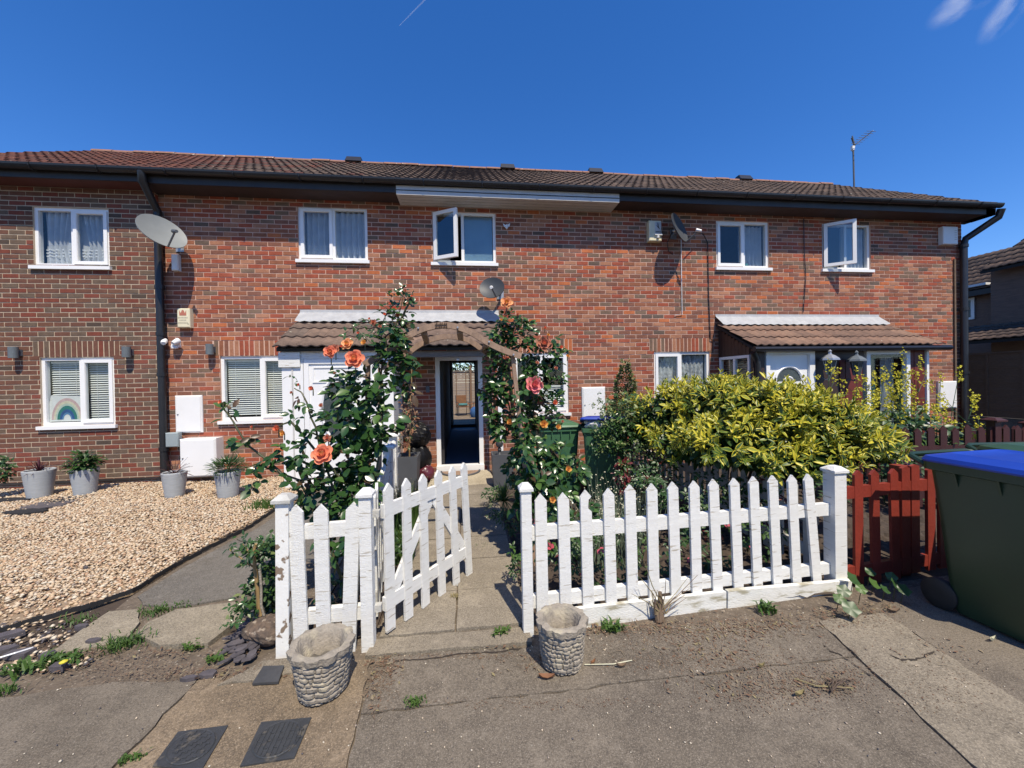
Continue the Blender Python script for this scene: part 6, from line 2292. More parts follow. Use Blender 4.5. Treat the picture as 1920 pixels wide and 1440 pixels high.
for px_, py_ in ((784, 615), (858, 614), (917, 641), (963, 665), (686, 690)):
    c = PY(px_, py_, YA - .026)
    MB().lathe([(.0, -.004), (.008, -.002), (.008, .003)], 8, (0, 0, 0)) and None
    MB(Matrix.Translation(c) @ Matrix.Rotation(pi / 2, 4, 'X')).lathe([(.009, -.003), (.008, .003), (0, .004)], 8).build('bolt', 'galv', ar)

# climbing rose, near leg of the arch
r1 = thing('climbing_rose', 'tall climbing rose with coral blooms over the short fence and arch leg', 'rose bush', (-.72, 2.95, 0))
for pts in ([(668, 1095, 2.85), (672, 980, 2.9), (680, 860, 3.05), (700, 740, 3.2), (735, 640, 3.25), (755, 560, 3.3)],
            [(655, 1090, 2.8), (640, 960, 2.85), (610, 870, 2.85), (590, 800, 2.85), (570, 740, 2.85), (552, 728, 2.85)],
            [(640, 1085, 2.75), (600, 960, 2.8), (520, 880, 2.8), (465, 835, 2.8), (425, 775, 2.8), (410, 752, 2.8)],
            [(668, 1090, 2.85), (690, 960, 3.0), (715, 840, 3.1), (720, 740, 3.2), (705, 650, 3.2), (660, 610, 3.2)],
            [(610, 1000, 2.8), (560, 900, 2.8), (480, 870, 2.8)], [(640, 900, 2.9), (545, 790, 2.9), (520, 800, 2.9)],
            [(752, 600, 3.3), (770, 560, 3.3), (776, 545, 3.3)], [(740, 640, 3.25), (690, 600, 3.25), (672, 600, 3.25)]):
    cane(r1, pts, .011, .004)
bush(r1, [(650, 728, 3.1, 38, 45, 45, 1.0), (742, 668, 3.2, 40, 56, 62, 1.15), (690, 770, 3.05, 62, 70, 82, 1.15), (640, 790, 2.95, 38, 50, 32, 1.1), (694, 850, 3.1, 34, 60, 45, 1.0),
          (655, 870, 2.95, 44, 50, 55, 1.05), (640, 945, 2.85, 70, 42, 75, 1.0), (585, 905, 2.8, 45, 45, 35, 1.0), (676, 940, 2.9, 34, 40, 27, 1.0), (640, 1010, 2.8, 55, 40, 32, .9),
          (765, 700, 3.15, 22, 60, 25, 1.05), (750, 590, 3.3, 26, 44, 45, .8), (755, 550, 3.3, 26, 18, 12, .75), (700, 620, 3.45, 46, 26, 32, .7), (660, 625, 3.2, 30, 22, 10, .6), (730, 610, 3.25, 34, 34, 27, .85),
          (560, 760, 2.85, 26, 34, 7, .75), (590, 820, 2.85, 34, 34, 10, .95), (540, 850, 2.8, 34, 26, 10, .95), (500, 862, 2.8, 34, 16, 7, 1.0), (455, 830, 2.8, 30, 14, 7, .95),
          (425, 775, 2.8, 20, 24, 7, .8), (480, 900, 2.8, 22, 22, 5, .9), (625, 1110, 2.75, 34, 40, 7, .8), (545, 715, 2.85, 16, 12, 3, .5)],
     RL, RL_M, [5, 4, 4, 2.0, 1.0], .078, 21)
for f_ in ((665, 674, 2.95, 17, 0), (605, 852, 2.72, 18, 0), (652, 646, 3.05, 11, 1), (619, 660, 3.0, 11, 0), (628, 655, 3.05, 9, 3), (585, 729, 2.8, 6, 4), (520, 804, 2.75, 8, 4), (415, 754, 2.75, 5, 4),
           (614, 822, 2.75, 7, 3), (739, 580, 3.2, 6, 4), (747, 592, 3.2, 6, 4), (683, 643, 3.05, 6, 5), (531, 813, 2.8, 6, 5), (700, 605, 3.2, 6, 3)):
    flower(r1, *f_)
rb_ = random.Random(77)
for px, py in ((690, 598), (724, 590), (760, 545), (715, 612), (640, 650), (668, 625), (560, 722), (548, 736), (470, 800), (430, 762), (600, 760), (625, 700), (770, 556), (735, 570)):
    flower(r1, px + rb_.uniform(-5, 5), py, 3.0, rb_.uniform(2.5, 4), rb_.choice([4, 4, 3]))

# climbing rose on the far leg
r2 = thing('climbing_rose', 'climbing rose with pink and faded blooms on the arch leg by the wheelie bins', 'rose bush', (.75, 3.5, 0))
for pts in ([(985, 1000, 3.6), (985, 900, 3.6), (965, 800, 3.6), (940, 700, 3.55), (945, 600, 3.5), (950, 575, 3.45)], [(990, 1000, 3.6), (1010, 880, 3.55), (1000, 780, 3.55), (1000, 690, 3.55), (1015, 650, 3.5)],
            [(990, 990, 3.55), (1030, 900, 3.4), (1050, 850, 3.4), (1060, 830, 3.4)], [(940, 690, 3.5), (920, 740, 3.5), (925, 800, 3.5)], [(1000, 770, 3.5), (1040, 700, 3.5), (1045, 690, 3.5)]):
    cane(r2, pts, .011, .004)
bush(r2, [(938, 650, 3.5, 30, 50, 96, .8), (930, 725, 3.5, 30, 46, 101, .85), (960, 610, 3.45, 28, 34, 63, .7), (935, 790, 3.5, 24, 44, 58, .85), (985, 640, 3.5, 36, 40, 79, .75),
          (1000, 720, 3.45, 34, 46, 96, .85), (985, 790, 3.5, 40, 40, 101, .85), (1030, 770, 3.5, 30, 40, 53, .8), (1035, 660, 3.5, 28, 34, 42, .75), (1020, 850, 3.4, 46, 34, 85, .9), (975, 870, 3.45, 30, 40, 63, .95),
          (1065, 880, 3.3, 42, 36, 58, .9), (1000, 930, 3.3, 48, 36, 68, 1.15), (1050, 950, 3.2, 40, 34, 47, .9), (1090, 960, 3.1, 30, 26, 25, .8), (985, 840, 3.1, 22, 40, 26, .9), (975, 760, 3.12, 16, 40, 14, .75), (1000, 900, 3.1, 26, 26, 22, 1.1), (1045, 720, 3.5, 18, 30, 20, .7)],
     RL, RL_M, [4, 5, 3, 2.8, 1.0], .078, 22)
for f_ in ((950, 568, 3.4, 11, 1), (1001, 722, 3.3, 16, 2), (1020, 646, 3.4, 14, 3), (1040, 756, 3.4, 7, 4), (1019, 796, 3.35, 9, 5), (955, 792, 3.4, 7, 5), (938, 683, 3.4, 7, 3), (1046, 801, 3.35, 6, 5), (1036, 937, 3.0, 7, 5),
           (1052, 652, 3.45, 5, 4), (1012, 752, 3.4, 7, 3), (1065, 880, 3.2, 7, 5)):
    flower(r2, *f_)
for px, py in ((1018, 615), (1030, 628), (935, 600), (975, 590), (1062, 668), (1045, 690), (1005, 680), (925, 640), (1055, 790)):
    flower(r2, px + rb_.uniform(-5, 5), py, 3.35, rb_.uniform(2.5, 4), rb_.choice([4, 3, 5]))

# variegated hedge shrub
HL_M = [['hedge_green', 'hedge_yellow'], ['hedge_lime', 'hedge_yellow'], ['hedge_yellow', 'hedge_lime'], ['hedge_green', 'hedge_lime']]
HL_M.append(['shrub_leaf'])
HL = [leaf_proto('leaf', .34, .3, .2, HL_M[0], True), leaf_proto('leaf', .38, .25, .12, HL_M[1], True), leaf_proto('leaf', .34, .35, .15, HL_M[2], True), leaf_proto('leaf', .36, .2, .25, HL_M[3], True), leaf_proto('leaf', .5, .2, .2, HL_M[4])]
hd = thing('variegated_hedge', 'large golden variegated hedge shrub spilling over the white fences', 'hedge', (3.0, 4.2, 0))
rg = random.Random(33)
items = []
HBL = [(1215, 790, 4.95, 52, 46, 520), (1275, 778, 4.5, 78, 54, 1000), (1355, 768, 4.0, 92, 54, 1300), (1440, 780, 3.6, 92, 58, 1350), (1515, 802, 3.35, 80, 54, 1150), (1570, 824, 3.3, 60, 44, 800), (1612, 836, 3.3, 30, 26, 300), (1400, 830, 3.45, 130, 48, 1200), (1505, 862, 3.15, 70, 32, 500), (1300, 835, 3.95, 76, 34, 520), (1470, 856, 3.25, 84, 36, 560)]
for px, py, Y, rx, ry, n in HBL:
    c = PY(px, py, Y)
    k = depth(c) / FPX
    for _ in range(int(n * .75)):
        u = Vector((rg.gauss(0, 1), rg.gauss(0, 1), rg.gauss(0, 1))).normalized() * rg.uniform(.15, .78)
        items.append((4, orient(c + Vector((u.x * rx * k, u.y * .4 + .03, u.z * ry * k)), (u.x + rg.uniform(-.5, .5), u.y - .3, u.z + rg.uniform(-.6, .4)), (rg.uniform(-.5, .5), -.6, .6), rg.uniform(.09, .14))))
    for _ in range(n // 7):
        u = Vector((rg.gauss(0, 1), rg.gauss(0, 1), rg.gauss(0, 1))).normalized()
        if u.z < -.7: u.z = -u.z
        f_ = rg.uniform(.7, 1.06)
        p = c + Vector((u.x * rx * k, u.y * .42, u.z * ry * k)) * f_
        d = (Vector((u.x * .8, u.y * .8 - .25, u.z * .6 + .45)) + Vector((rg.uniform(-.6, .6), rg.uniform(-.6, .6), rg.uniform(-.4, .5)))).normalized()
        top = u.z + rg.uniform(-.55, .45) + (.35 if f_ > .95 else -.3)
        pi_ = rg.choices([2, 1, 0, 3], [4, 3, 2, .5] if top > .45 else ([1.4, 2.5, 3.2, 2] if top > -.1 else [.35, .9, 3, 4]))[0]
        # a sprig: leaves spiral up a short twig, smaller towards its tip
        base_s = rg.uniform(.062, .106)
        x_ = d.cross(Vector((.3, .2, 1))).normalized()
        y_ = d.cross(x_)
        m_ = rg.randint(6, 11)
        for q in range(m_):
            t_ = q / m_
            a = q * 2.4 + rg.uniform(-.4, .4)
            rad = x_ * cos(a) + y_ * sin(a)
            ld = (rad * (1.05 - .75 * t_) + d * (.35 + .75 * t_) + Vector((0, 0, -.34 * (1 - t_)))).normalized()
            pl = pi_ if rg.random() < .8 else rg.choice([0, 1, 2, 3])
            items.append((pl, orient(p + d * (t_ * .11), ld, d + Vector((0, -.15, .5)) + Vector((rg.uniform(-.35, .35), rg.uniform(-.35, .35), 0)), base_s * rg.uniform(.7, 1.25) * (1.1 - .45 * t_))))
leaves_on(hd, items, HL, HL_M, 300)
for i in range(9):
    x = 2.85 + (i % 3) * .12
    yq = 4.7 - i * .17
    MB().tube([(x, yq, 0), (x + random.uniform(-.1, .1), yq, .5), (x + random.uniform(-.2, .2), yq - .05, 1.0)], [.022, .016, .008], 6).build('stem', 'bark', hd)

# cone-shaped shrub and dark bush beside it
SM = [['shrub_leaf'], ['shrub_pale'], ['rose_leaf_mid']]
SL3 = [leaf_proto('leaf', .55, .25, .1, SM[0]), leaf_proto('leaf', .55, .25, .1, SM[1]), leaf_proto('leaf', .5, .25, .1, SM[2])]
cn = thing('conical_shrub', 'upright cone-shaped shrub with speckled leaves against the brick wall', 'shrub', (2.35, 6.0, 0))
rg = random.Random(41)
items = []
ct, cb = PY(1172, 676, 6.0), PY(1172, 850, 6.0)
for _ in range(3400):
    t = rg.random() ** .7
    r_ = (.05 + .34 * t) * sqrt(rg.uniform(.4, 1)) * (1 + .2 * sin(t * 20 + 3))
    a = rg.uniform(0, 2 * pi)
    p = ct.lerp(cb, t) + Vector((r_ * cos(a), r_ * sin(a), rg.uniform(-.04, .04)))
    items.append((rg.choices([0, 1, 2], [3, 4, 3])[0], orient(p, (cos(a), sin(a) - .3, rg.uniform(.1, .9)), (cos(a) * .3, -.5, .8), rg.uniform(.035, .06))))
leaves_on(cn, items, SL3, SM, 120)
MB().tube([(ct.x, 6.0, 0), (ct.x, 6.0, 1.5)], [.03, .012], 6).build('trunk', 'bark', cn)
db = thing('dark_bush', 'dark green loose bush between the blue lidded bin and the golden hedge', 'bush', (2.0, 5.0, 0))
bush(db, [(1165, 800, 4.7, 46, 46, 190, .8), (1190, 860, 4.5, 40, 40, 120, .8), (1130, 835, 4.6, 26, 22, 40, .9), (1210, 790, 4.8, 40, 46, 120, .8), (1150, 760, 5.0, 36, 26, 70, .7), (1235, 850, 4.4, 46, 40, 110, .8), (1120, 760, 4.9, 22, 24, 14, .6), (1175, 770, 4.7, 48, 40, 170, .95), (1150, 815, 4.6, 40, 40, 130, .95), (1205, 815, 4.6, 44, 40, 130, 1.0)],
     SL3, SM, [4, 2, 4], .06, 43, maxparts=200)
for q in range(5):
    MB().tube([(1.95 + q * .1, 4.8, 0), (2.0 + q * .12 + random.uniform(-.1, .1), 4.8, .6), (2.0 + q * .14, 4.75, 1.1)], [.014, .01, .005], 5).build('stem', 'bark', db)

# planter plants
def spiky(label, base, n, L, m, seed, w=.014, droop=.5, name='spiky_plant', group=None):
    rg = random.Random(seed)
    t = thing(name, label, 'plant', base, group=group)
    for i in range(n):
        a, e_ = rg.uniform(0, 2 * pi), rg.uniform(.2, 1.35)
        l_ = L * rg.uniform(.6, 1.1)
        d = Vector((cos(a) * cos(e_), sin(a) * cos(e_), sin(e_)))
        b = MB()
        sd = d.cross(Vector((0, 0, 1))).normalized()
        vs = []
        for k in range(5):
            u = k / 4
            p = Vector(base) + d * l_ * u + Vector((0, 0, -droop * l_ * u * u * cos(e_)))
            ww = w * (1 - u) ** .7 * (.6 + u * .8) + .0008
            vs += [p - sd * ww / 2 + Vector((0, 0, .003)), p + Vector((0, 0, -.001)), p + sd * ww / 2 + Vector((0, 0, .003))]
        b.add(vs, [(k * 3 + j, k * 3 + j + 1, k * 3 + j + 4, k * 3 + j + 3) for k in range(4) for j in range(2)])
        b.build('leaf', m, t)
    return t


spiky('purple spiky plant in the grey planter under the rainbow window', PLT[0][0], 34, .24, 'purple_spike', 51, .022)
spiky('thin dark red spiky plant in the grey planter beside the downpipe', PLT[2][0], 44, .30, 'purple_spike', 52, .008, .35)
p2 = thing('leafy_plant', 'bushy green plant filling the grey planter', 'plant', PLT[1][0])
c = PLT[1][0]
rg = random.Random(53)
items = []
for _ in range(420):
    u = Vector((rg.gauss(0, 1), rg.gauss(0, 1), rg.gauss(0, 1))).normalized() * rg.uniform(.3, 1)
    p = c + Vector((u.x * .2, u.y * .18, .12 + u.z * .16))
    items.append((rg.choices([0, 1, 2], [5, .7, 4])[0], orient(p, (u.x, u.y, u.z * .4 + rg.uniform(-.5, .3)), (u.x * .4, u.y * .4 - .2, 1), rg.uniform(.05, .085))))
leaves_on(p2, items, SL3, SM, 120)
p4 = thing('leafy_plant', 'low fine-leaved shrub in the planter by the gas meter box', 'plant', PLT[3][0])
c = PLT[3][0]
items = []
FN = [leaf_proto('leaf', .2, .3, .1, ['fern_leaf']), leaf_proto('leaf', .22, .3, .1, ['rose_leaf_mid'])]
for _ in range(700):
    u = Vector((rg.gauss(0, 1), rg.gauss(0, 1), rg.gauss(0, 1))).normalized() * rg.uniform(.3, 1)
    p = c + Vector((u.x * .24, u.y * .2, .09 + u.z * .13))
    items.append((rg.randrange(2), orient(p, (u.x, u.y, u.z * .5 + .2), (u.x * .4, u.y * .4 - .2, 1), rg.uniform(.05, .08))))
leaves_on(p4, items, FN, [['fern_leaf'], ['rose_leaf_mid']], 120)
for q in range(3):
    MB().tube([c, c + Vector((.12, -.05, .25 + q * .06)), c + Vector((.2 + q * .03, -.05, .12))], .004, 5).build('stem', 'cane_green', p4)
le = thing('dark_bush', 'dark green bush at the far edge of the gravel by the brown house', 'bush', (-7.3, 6.3, 0))
bush(le, [(-5, 880, 6.3, 22, 26, 150, 1.0)], SL3, SM, [5, 0, 4], .06, 55, maxparts=100)

# staked shrub by the flaking post
ss = thing('staked_shrub', 'small staked shrub growing out of the slate beside the flaking post', 'shrub', PZ(488, 1160))
Ys = 2.62
bush(ss, [(480, 1035, Ys, 36, 26, 60, .8), (510, 1020, Ys + .05, 20, 24, 40, .8), (505, 1080, Ys + .1, 24, 50, 110, .9), (470, 1120, Ys, 26, 34, 50, .8), (450, 1020, Ys, 22, 16, 14, .7), (505, 1130, Ys + .1, 22, 30, 60, .9), (455, 1140, Ys - .05, 30, 16, 26, .7), (436, 1165, Ys - .1, 22, 12, 14, .6)],
     SL3, SM, [5, .3, 4], .05, 57, clusters=True, maxparts=240)
cane(ss, [(488, 1155, Ys - .03), (480, 1090, Ys - .03), (476, 1040, Ys - .02), (480, 1020, Ys - .02)], .013, .008, 'tan_stem', 'stem')
cane(ss, [(493, 1155, Ys - .04), (487, 1070, Ys - .04)], .008, .008, 'stone_pot', 'stake')
for pts in ([(476, 1045, Ys), (455, 1020, Ys)], [(477, 1050, Ys), (495, 1015, Ys)], [(478, 1065, Ys), (452, 1048, Ys), (430, 1030, Ys)]):
    cane(ss, pts, .006, .003, 'tan_stem', 'twig')

# dry climber in the dark planter
dc = thing('dry_climber', 'half dry twiggy climber on a thin cane in the dark planter', 'plant', (-.93, 5.9, .47))
cane(dc, [(768, 860, 5.9), (770, 760, 5.9), (772, 690, 5.9)], .012, .008, 'tan_stem', 'cane')
DCM = [['dry_leaf'], ['shrub_leaf'], ['twig']]
DCP = [leaf_proto('leaf', .5, .3, .3, DCM[0]), leaf_proto('leaf', .5, .3, .2, DCM[1]), leaf_proto('leaf', .4, .3, .3, DCM[2])]
bush(dc, [(765, 780, 5.85, 16, 50, 90, .8), (768, 720, 5.85, 14, 30, 30, .7), (760, 830, 5.85, 16, 20, 24, .7)], DCP, DCM, [3, 2, 3], .07, 61, maxparts=150)


# flowering mustard stems in front of the glazed porch
def mustard(i, label, px, pybase, Y, pytop, lean, seed):
    rg = random.Random(seed)
    b0 = PY(px, pybase, Y)
    tp = PY(px + lean, pytop, Y)
    t = thing('mustard_plant', label, 'plant', (b0.x, Y, 0), group='yellow flowering mustard plants')
    b0 = Vector((b0.x, Y, 0))
    pts = [b0.lerp(tp, q / 6) + Vector((rg.uniform(-.02, .02), rg.uniform(-.02, .02), 0)) * (q < 6) for q in range(7)]
    MB().tube(pts, [.008 - .0009 * q for q in range(7)], 5).build('stem', 'mustard_leaf', t)
    tips = [tp]
    for q in range(rg.randint(5, 8)):
        k = rg.uniform(.45, .85)
        a = b0.lerp(tp, k)
        e_ = a + Vector((rg.uniform(-.22, .22), rg.uniform(-.1, .1), rg.uniform(.15, .32)))
        MB().tube([a, a.lerp(e_, .5) + Vector((0, 0, -.02)), e_], [.004, .003, .002], 4).build('branch', 'mustard_leaf', t)
        tips.append(e_)
    ML = [['mustard_leaf']]
    lp = MUS_LEAF
    items = []
    for q in range(30):
        k = rg.random() ** 1.4 * .8
        p = b0.lerp(tp, k)
        a = rg.uniform(0, 2 * pi)
        items.append((0, orient(p, (cos(a), sin(a) - .2, rg.uniform(-.1, .5)), (0, -.3, 1), rg.uniform(.08, .2) * (1.15 - k))))
    leaves_on(t, items, [lp], ML, 16)
    for e_ in tips:
        fb = MB()
        for q in range(rg.randint(16, 26)):
            p = e_ + Vector((rg.uniform(-.028, .028), rg.uniform(-.028, .028), -rg.uniform(-.03, .2)))
            s = rg.uniform(.010, .018)
            n_ = Vector((rg.uniform(-1, 1), rg.uniform(-1.2, .3), rg.uniform(-.2, 1))).normalized()
            x_ = n_.cross(Vector((0, 0, 1))).normalized()
            y_ = n_.cross(x_)
            fb.add([p + x_ * s, p + y_ * s, p - x_ * s, p - y_ * s, p - n_ * s * .7], [(0, 1, 4), (1, 2, 4), (2, 3, 4), (3, 0, 4)])
        fb.build('blossom', 'mustard_flower', t)


MUS_LEAF = leaf_proto('leaf', .4, .2, .3, ['mustard_leaf'])
mus = [(1555, 850, 4.6, 672, -2, 'tall upright mustard stem rising between the two coach lanterns'), (1530, 860, 4.5, 708, -20, 'mustard stem leaning towards the arched white door'),
       (1598, 860, 4.4, 690, 8, 'mustard stem in front of the red porch boards'), (1620, 850, 4.7, 705, 0, 'mustard stem in front of the tall window frame'), (1640, 860, 4.5, 692, 14, 'mustard stem crossing the near side of the tall window'),
       (1665, 860, 4.6, 684, 10, 'branching mustard stem before the middle of the tall window'), (1690, 860, 4.5, 700, -6, 'mustard stem before the far curtain'), (1680, 870, 4.4, 655, 14, 'tallest mustard stem reaching the porch roof edge'),
       (1712, 860, 4.6, 668, 14, 'mustard stem in front of the slim white corner post'), (1745, 860, 4.7, 700, 20, 'mustard stem before the brick wall and meter box'), (1760, 860, 4.3, 690, 40, 'mustard stem bending towards the downpipe'),
       (1775, 870, 4.2, 740, 54, 'mustard stem leaning far over the maroon fence'), (1660, 880, 4.2, 735, -25, 'short mustard stem low in front of the window'), (1720, 880, 4.2, 740, -8, 'short leafy mustard plant behind the red gate post'),
       (1583, 870, 4.3, 745, -4, 'short mustard stem beside the golden hedge tip'), (1800, 870, 4.0, 795, 50, 'low mustard stem arching above the green bin lid')]
for i, (px, pyb, Y, pyt, ln, lb) in enumerate(mus):
    mustard(i, lb, px, pyb, Y, pyt, ln, 70 + i)
WM = [['mustard_leaf'], ['shrub_leaf'], ['weed_leaf']]
WP = [leaf_proto('leaf', .45, .2, .25, WM[0]), leaf_proto('leaf', .5, .25, .2, WM[1]), leaf_proto('leaf', .5, .2, .2, WM[2])]
lb_ = thing('leafy_clump', 'mass of broad grey-green leaves below the mustard flowers', 'plant', (5.2, 4.2, 0))
bush(lb_, [(1680, 825, 4.3, 66, 52, 150, 1.2), (1740, 830, 4.2, 54, 48, 110, 1.1), (1625, 800, 4.6, 34, 30, 26, 1.2), (1700, 790, 4.4, 60, 30, 46, 1.0), (1780, 840, 4.1, 36, 36, 36, 1.1), (1715, 880, 3.7, 40, 26, 30, 1.0)], WP, WM, [4, 3, 1], .10, 91)
pf = thing('purple_flower', 'purple flower head behind the rounded red gate post', 'flower', PY(1702, 850, 3.4))
bush(pf, [(1702, 854, 3.4, 14, 10, 26, .5)], [leaf_proto('petal', .7, .2, .1, ['bud_pink'])], [['bud_pink']], [1], .06, 92, clusters=False, name='petal')
bush(pf, [(1690, 862, 3.45, 16, 14, 14, .8)], [leaf_proto('leaf', .6, .2, .1, ['purple_spike'])], [['purple_spike']], [1], .08, 93, clusters=False)
yl = thing('leafy_clump', 'fresh lime leafed sapling at the upper edge of the golden hedge', 'plant', (4.0, 4.6, 0))
bush(yl, [(1575, 778, 4.5, 28, 20, 22, 1.2), (1500, 745, 4.7, 26, 14, 16, 1.0)], [leaf_proto('leaf', .45, .2, .2, ['hedge_lime'])], [['hedge_lime']], [1], .12, 94)

# garden beds
def wisps(root, px, py, Y, rx, n, h, m, seed, tipm=None, w=.005, name='stalk', tipr=.008, kind='stuff'):
    rg = random.Random(seed)
    c = PY(px, py, Y)
    k = depth(c) / FPX
    b, tb = MB(), MB()
    for _ in range(n):
        x, y = c.x + rg.uniform(-rx, rx) * k, Y + rg.uniform(-rx, rx) * k * .8
        hh = h * rg.uniform(.5, 1.1)
        dx, dy = rg.gauss(0, .22) * hh, rg.gauss(0, .2) * hh
        p0, p1, p2_ = Vector((x, y, 0)), Vector((x + dx * .4, y + dy * .4, hh * .6)), Vector((x + dx, y + dy, hh))
        sd = Vector((rg.uniform(-1, 1), rg.uniform(-.5, .5), 0)).normalized() * w
        b.add([p0 - sd, p0 + sd, p1 + sd * .8, p1 - sd * .8, p2_ + sd * .15, p2_ - sd * .15], [(0, 1, 2, 3), (3, 2, 4, 5)])
        if tipm and rg.random() < .7:
            s = tipr * rg.uniform(.7, 1.3)
            tb.add([p2_ + Vector((s, 0, 0)), p2_ + Vector((0, s, 0)), p2_ + Vector((-s, 0, 0)), p2_ + Vector((0, -s, 0)), p2_ + Vector((0, 0, s)), p2_ + Vector((0, 0, -s))],
                   [(0, 1, 4), (1, 2, 4), (2, 3, 4), (3, 0, 4), (1, 0, 5), (2, 1, 5), (3, 2, 5), (0, 3, 5)])
    o = b.build(name, m, root, kind=kind)
    if tb.v:
        tb.build('seed_head', tipm, root, kind=kind)
    return o


sg = thing('santolina_clump', 'silvery clump with pale round seed heads behind the long white fence', 'plant', PY(1140, 960, 3.3))
wisps(sg, 1130, 960, 3.3, 60, 420, .50, 'silver_leaf', 101, 'seed_head', .004, tipr=.007)
wisps(sg, 1170, 930, 3.7, 50, 160, .62, 'silver_leaf', 102, 'seed_head', .003, tipr=.009)
SV = [['silver_leaf'], ['fern_leaf']]
SVP = [leaf_proto('leaf', .3, .3, .1, SV[0]), leaf_proto('leaf', .4, .3, .1, SV[1])]
bush(sg, [(1150, 990, 3.2, 60, 40, 160, .6), (1090, 1000, 3.0, 40, 34, 90, .6)], SVP, SV, [4, 1], .06, 103, maxparts=120)
fn = thing('ferny_plant', 'green ferny plant drooping behind the middle of the long white fence', 'plant', PY(1235, 940, 3.3))
bush(fn, [(1235, 925, 3.3, 26, 34, 60, .9), (1210, 900, 3.5, 30, 26, 40, .8), (1180, 890, 3.7, 24, 20, 20, .8)], SVP, SV, [0, 1], .06, 104, maxparts=120)
rd = thing('red_plant', 'dark red leafed plant beside the silvery clump', 'plant', PY(1165, 890, 3.8))
bush(rd, [(1165, 880, 3.8, 14, 26, 44, .9), (1172, 905, 3.7, 12, 18, 20, .9)], [leaf_proto('leaf', .4, .3, .3, ['red_leaf'])], [['red_leaf']], [1], .06, 105, maxparts=60, clusters=False)
gc = thing('bed_plants', 'low mixed green planting seen between the pickets', 'plant', PY(1300, 1030, 3.0), kind='stuff')
bush(gc, [(1060, 1040, 2.75, 40, 50, 60, .8), (1240, 1040, 2.95, 60, 40, 70, .7), (1340, 1010, 3.0, 60, 50, 80, .8), (1430, 1000, 3.1, 50, 50, 70, .8), (1140, 1060, 2.8, 60, 40, 60, .7), (1290, 960, 3.3, 40, 40, 60, .8), (1400, 950, 3.4, 60, 40, 80, .8), (1010, 1000, 2.8, 24, 60, 40, .8), (1330, 915, 3.5, 60, 36, 110, .8), (1420, 925, 3.3, 50, 36, 90, .8), (1235, 895, 3.9, 44, 34, 80, .8), (1490, 930, 3.1, 40, 36, 60, .8)],
     [WP[1], WP[2], SVP[1], leaf_proto('leaf', .4, .3, .3, ['red_leaf']), leaf_proto('leaf', .6, .3, .1, ['bud_pink'])], [['shrub_leaf'], ['weed_leaf'], ['fern_leaf'], ['red_leaf'], ['bud_pink']], [5, 2, 4, .7, .25], .06, 106, maxparts=0)
spk = spiky('strappy green clump spilling onto the path by the dark planter', PY(945, 940, 4.4), 90, .34, 'grass_blade', 107, .016, .7, name='strappy_clump')
lp_ = thing('leafy_clump', 'low leafy edging plants along the path by the strappy clump', 'plant', (.45, 4.2, 0))
bush(lp_, [(925, 925, 4.8, 20, 12, 40, .8), (935, 965, 4.0, 22, 14, 40, .7), (960, 985, 3.6, 26, 16, 40, .7), (965, 1050, 2.9, 12, 30, 30, .7)], [WP[1], WP[2], SVP[1]], [['shrub_leaf'], ['weed_leaf'], ['fern_leaf']], [3, 2, 3], .055, 108, maxparts=120)
lv = thing('grassy_clump', 'wispy flowering grass between the gate and the side fence', 'plant', PY(755, 950, 4.0))
wisps(lv, 757, 960, 4.3, 30, 360, .48, 'grass_blade', 109, 'grass_dry', .004, tipr=.006)
wisps(lv, 752, 1000, 3.5, 22, 200, .42, 'grass_blade', 110, None, .006)
bush(lv, [(745, 1020, 3.2, 16, 40, 30, .7)], [WP[1]], [['shrub_leaf']], [1], .06, 111, maxparts=30)
lw = thing('grassy_clump', 'low green tuft where the gravel meets the short fence', 'plant', PZ(500, 930))
wisps(lw, 497, 935, 5.3, 26, 260, .12, 'grass_blade', 112, None, .006)

# weeds in the joints of the paving
def weed(label, px, py, rpx, n, h, seed, m='grass_blade', broad=0):
    p = PZ(px, py)
    k = depth(p) / FPX
    rg = random.Random(seed)
    t = thing('weed', label, 'weed', p, group='weeds in the paving joints')
    b = MB()
    for _ in range(n):
        x, y = p.x + rg.gauss(0, .45) * rpx * k, p.y + rg.gauss(0, .45) * rpx * k * .6
        hh = h * rg.uniform(.4, 1.1)
        a = rg.uniform(0, 2 * pi)
        d = Vector((cos(a), sin(a), 0)) * hh * rg.uniform(.3, 1.1)
        sd = Vector((-sin(a), cos(a), 0)) * (.003 if not broad else .007)
        p0, p1, p2_ = Vector((x, y, .0)), Vector((x, y, hh * .7)) + d * .45, Vector((x, y, hh * .75)) + d
        b.add([p0 - sd, p0 + sd, p1 + sd, p1 - sd, p2_], [(0, 1, 2, 3), (3, 2, 4)])
    b.build('blades', m, t, kind='stuff')
    return p, t


weed('long grassy weed between the two broken paving stones', 232, 1212, 40, 170, .07, 201)
weed('grass in the joint above the broken paving stones', 290, 1148, 34, 130, .04, 202)
weed('thin grass strip along the paving joint by the membrane', 335, 1138, 40, 80, .03, 203)
p, t = weed('dandelion clump with one yellow flower', 120, 1240, 34, 120, .05, 204, 'weed_leaf', 1)
MB().lathe([(0, 0), (.016, .002), (.018, .008), (.008, .014), (0, .014)], 12, (PZ(119, 1243, .05).x, PZ(119, 1243, .05).y, .05)).build('flower', 'mustard_flower', t)
weed('broad dandelion leaves at the street edge', 45, 1262, 34, 46, .08, 205, 'weed_leaf', 1)
weed('small weed beside the slate chips', 360, 1215, 22, 50, .04, 206, 'weed_leaf', 1)
weed('little weed below the slate chips', 405, 1236, 22, 50, .03, 207, 'weed_leaf', 1)
weed('moss tuft growing in the main concrete slab', 778, 1320, 18, 90, .03, 208)
weed('weed in the joint between the first path slabs', 852, 1125, 8, 60, .05, 209, 'grass_dry')
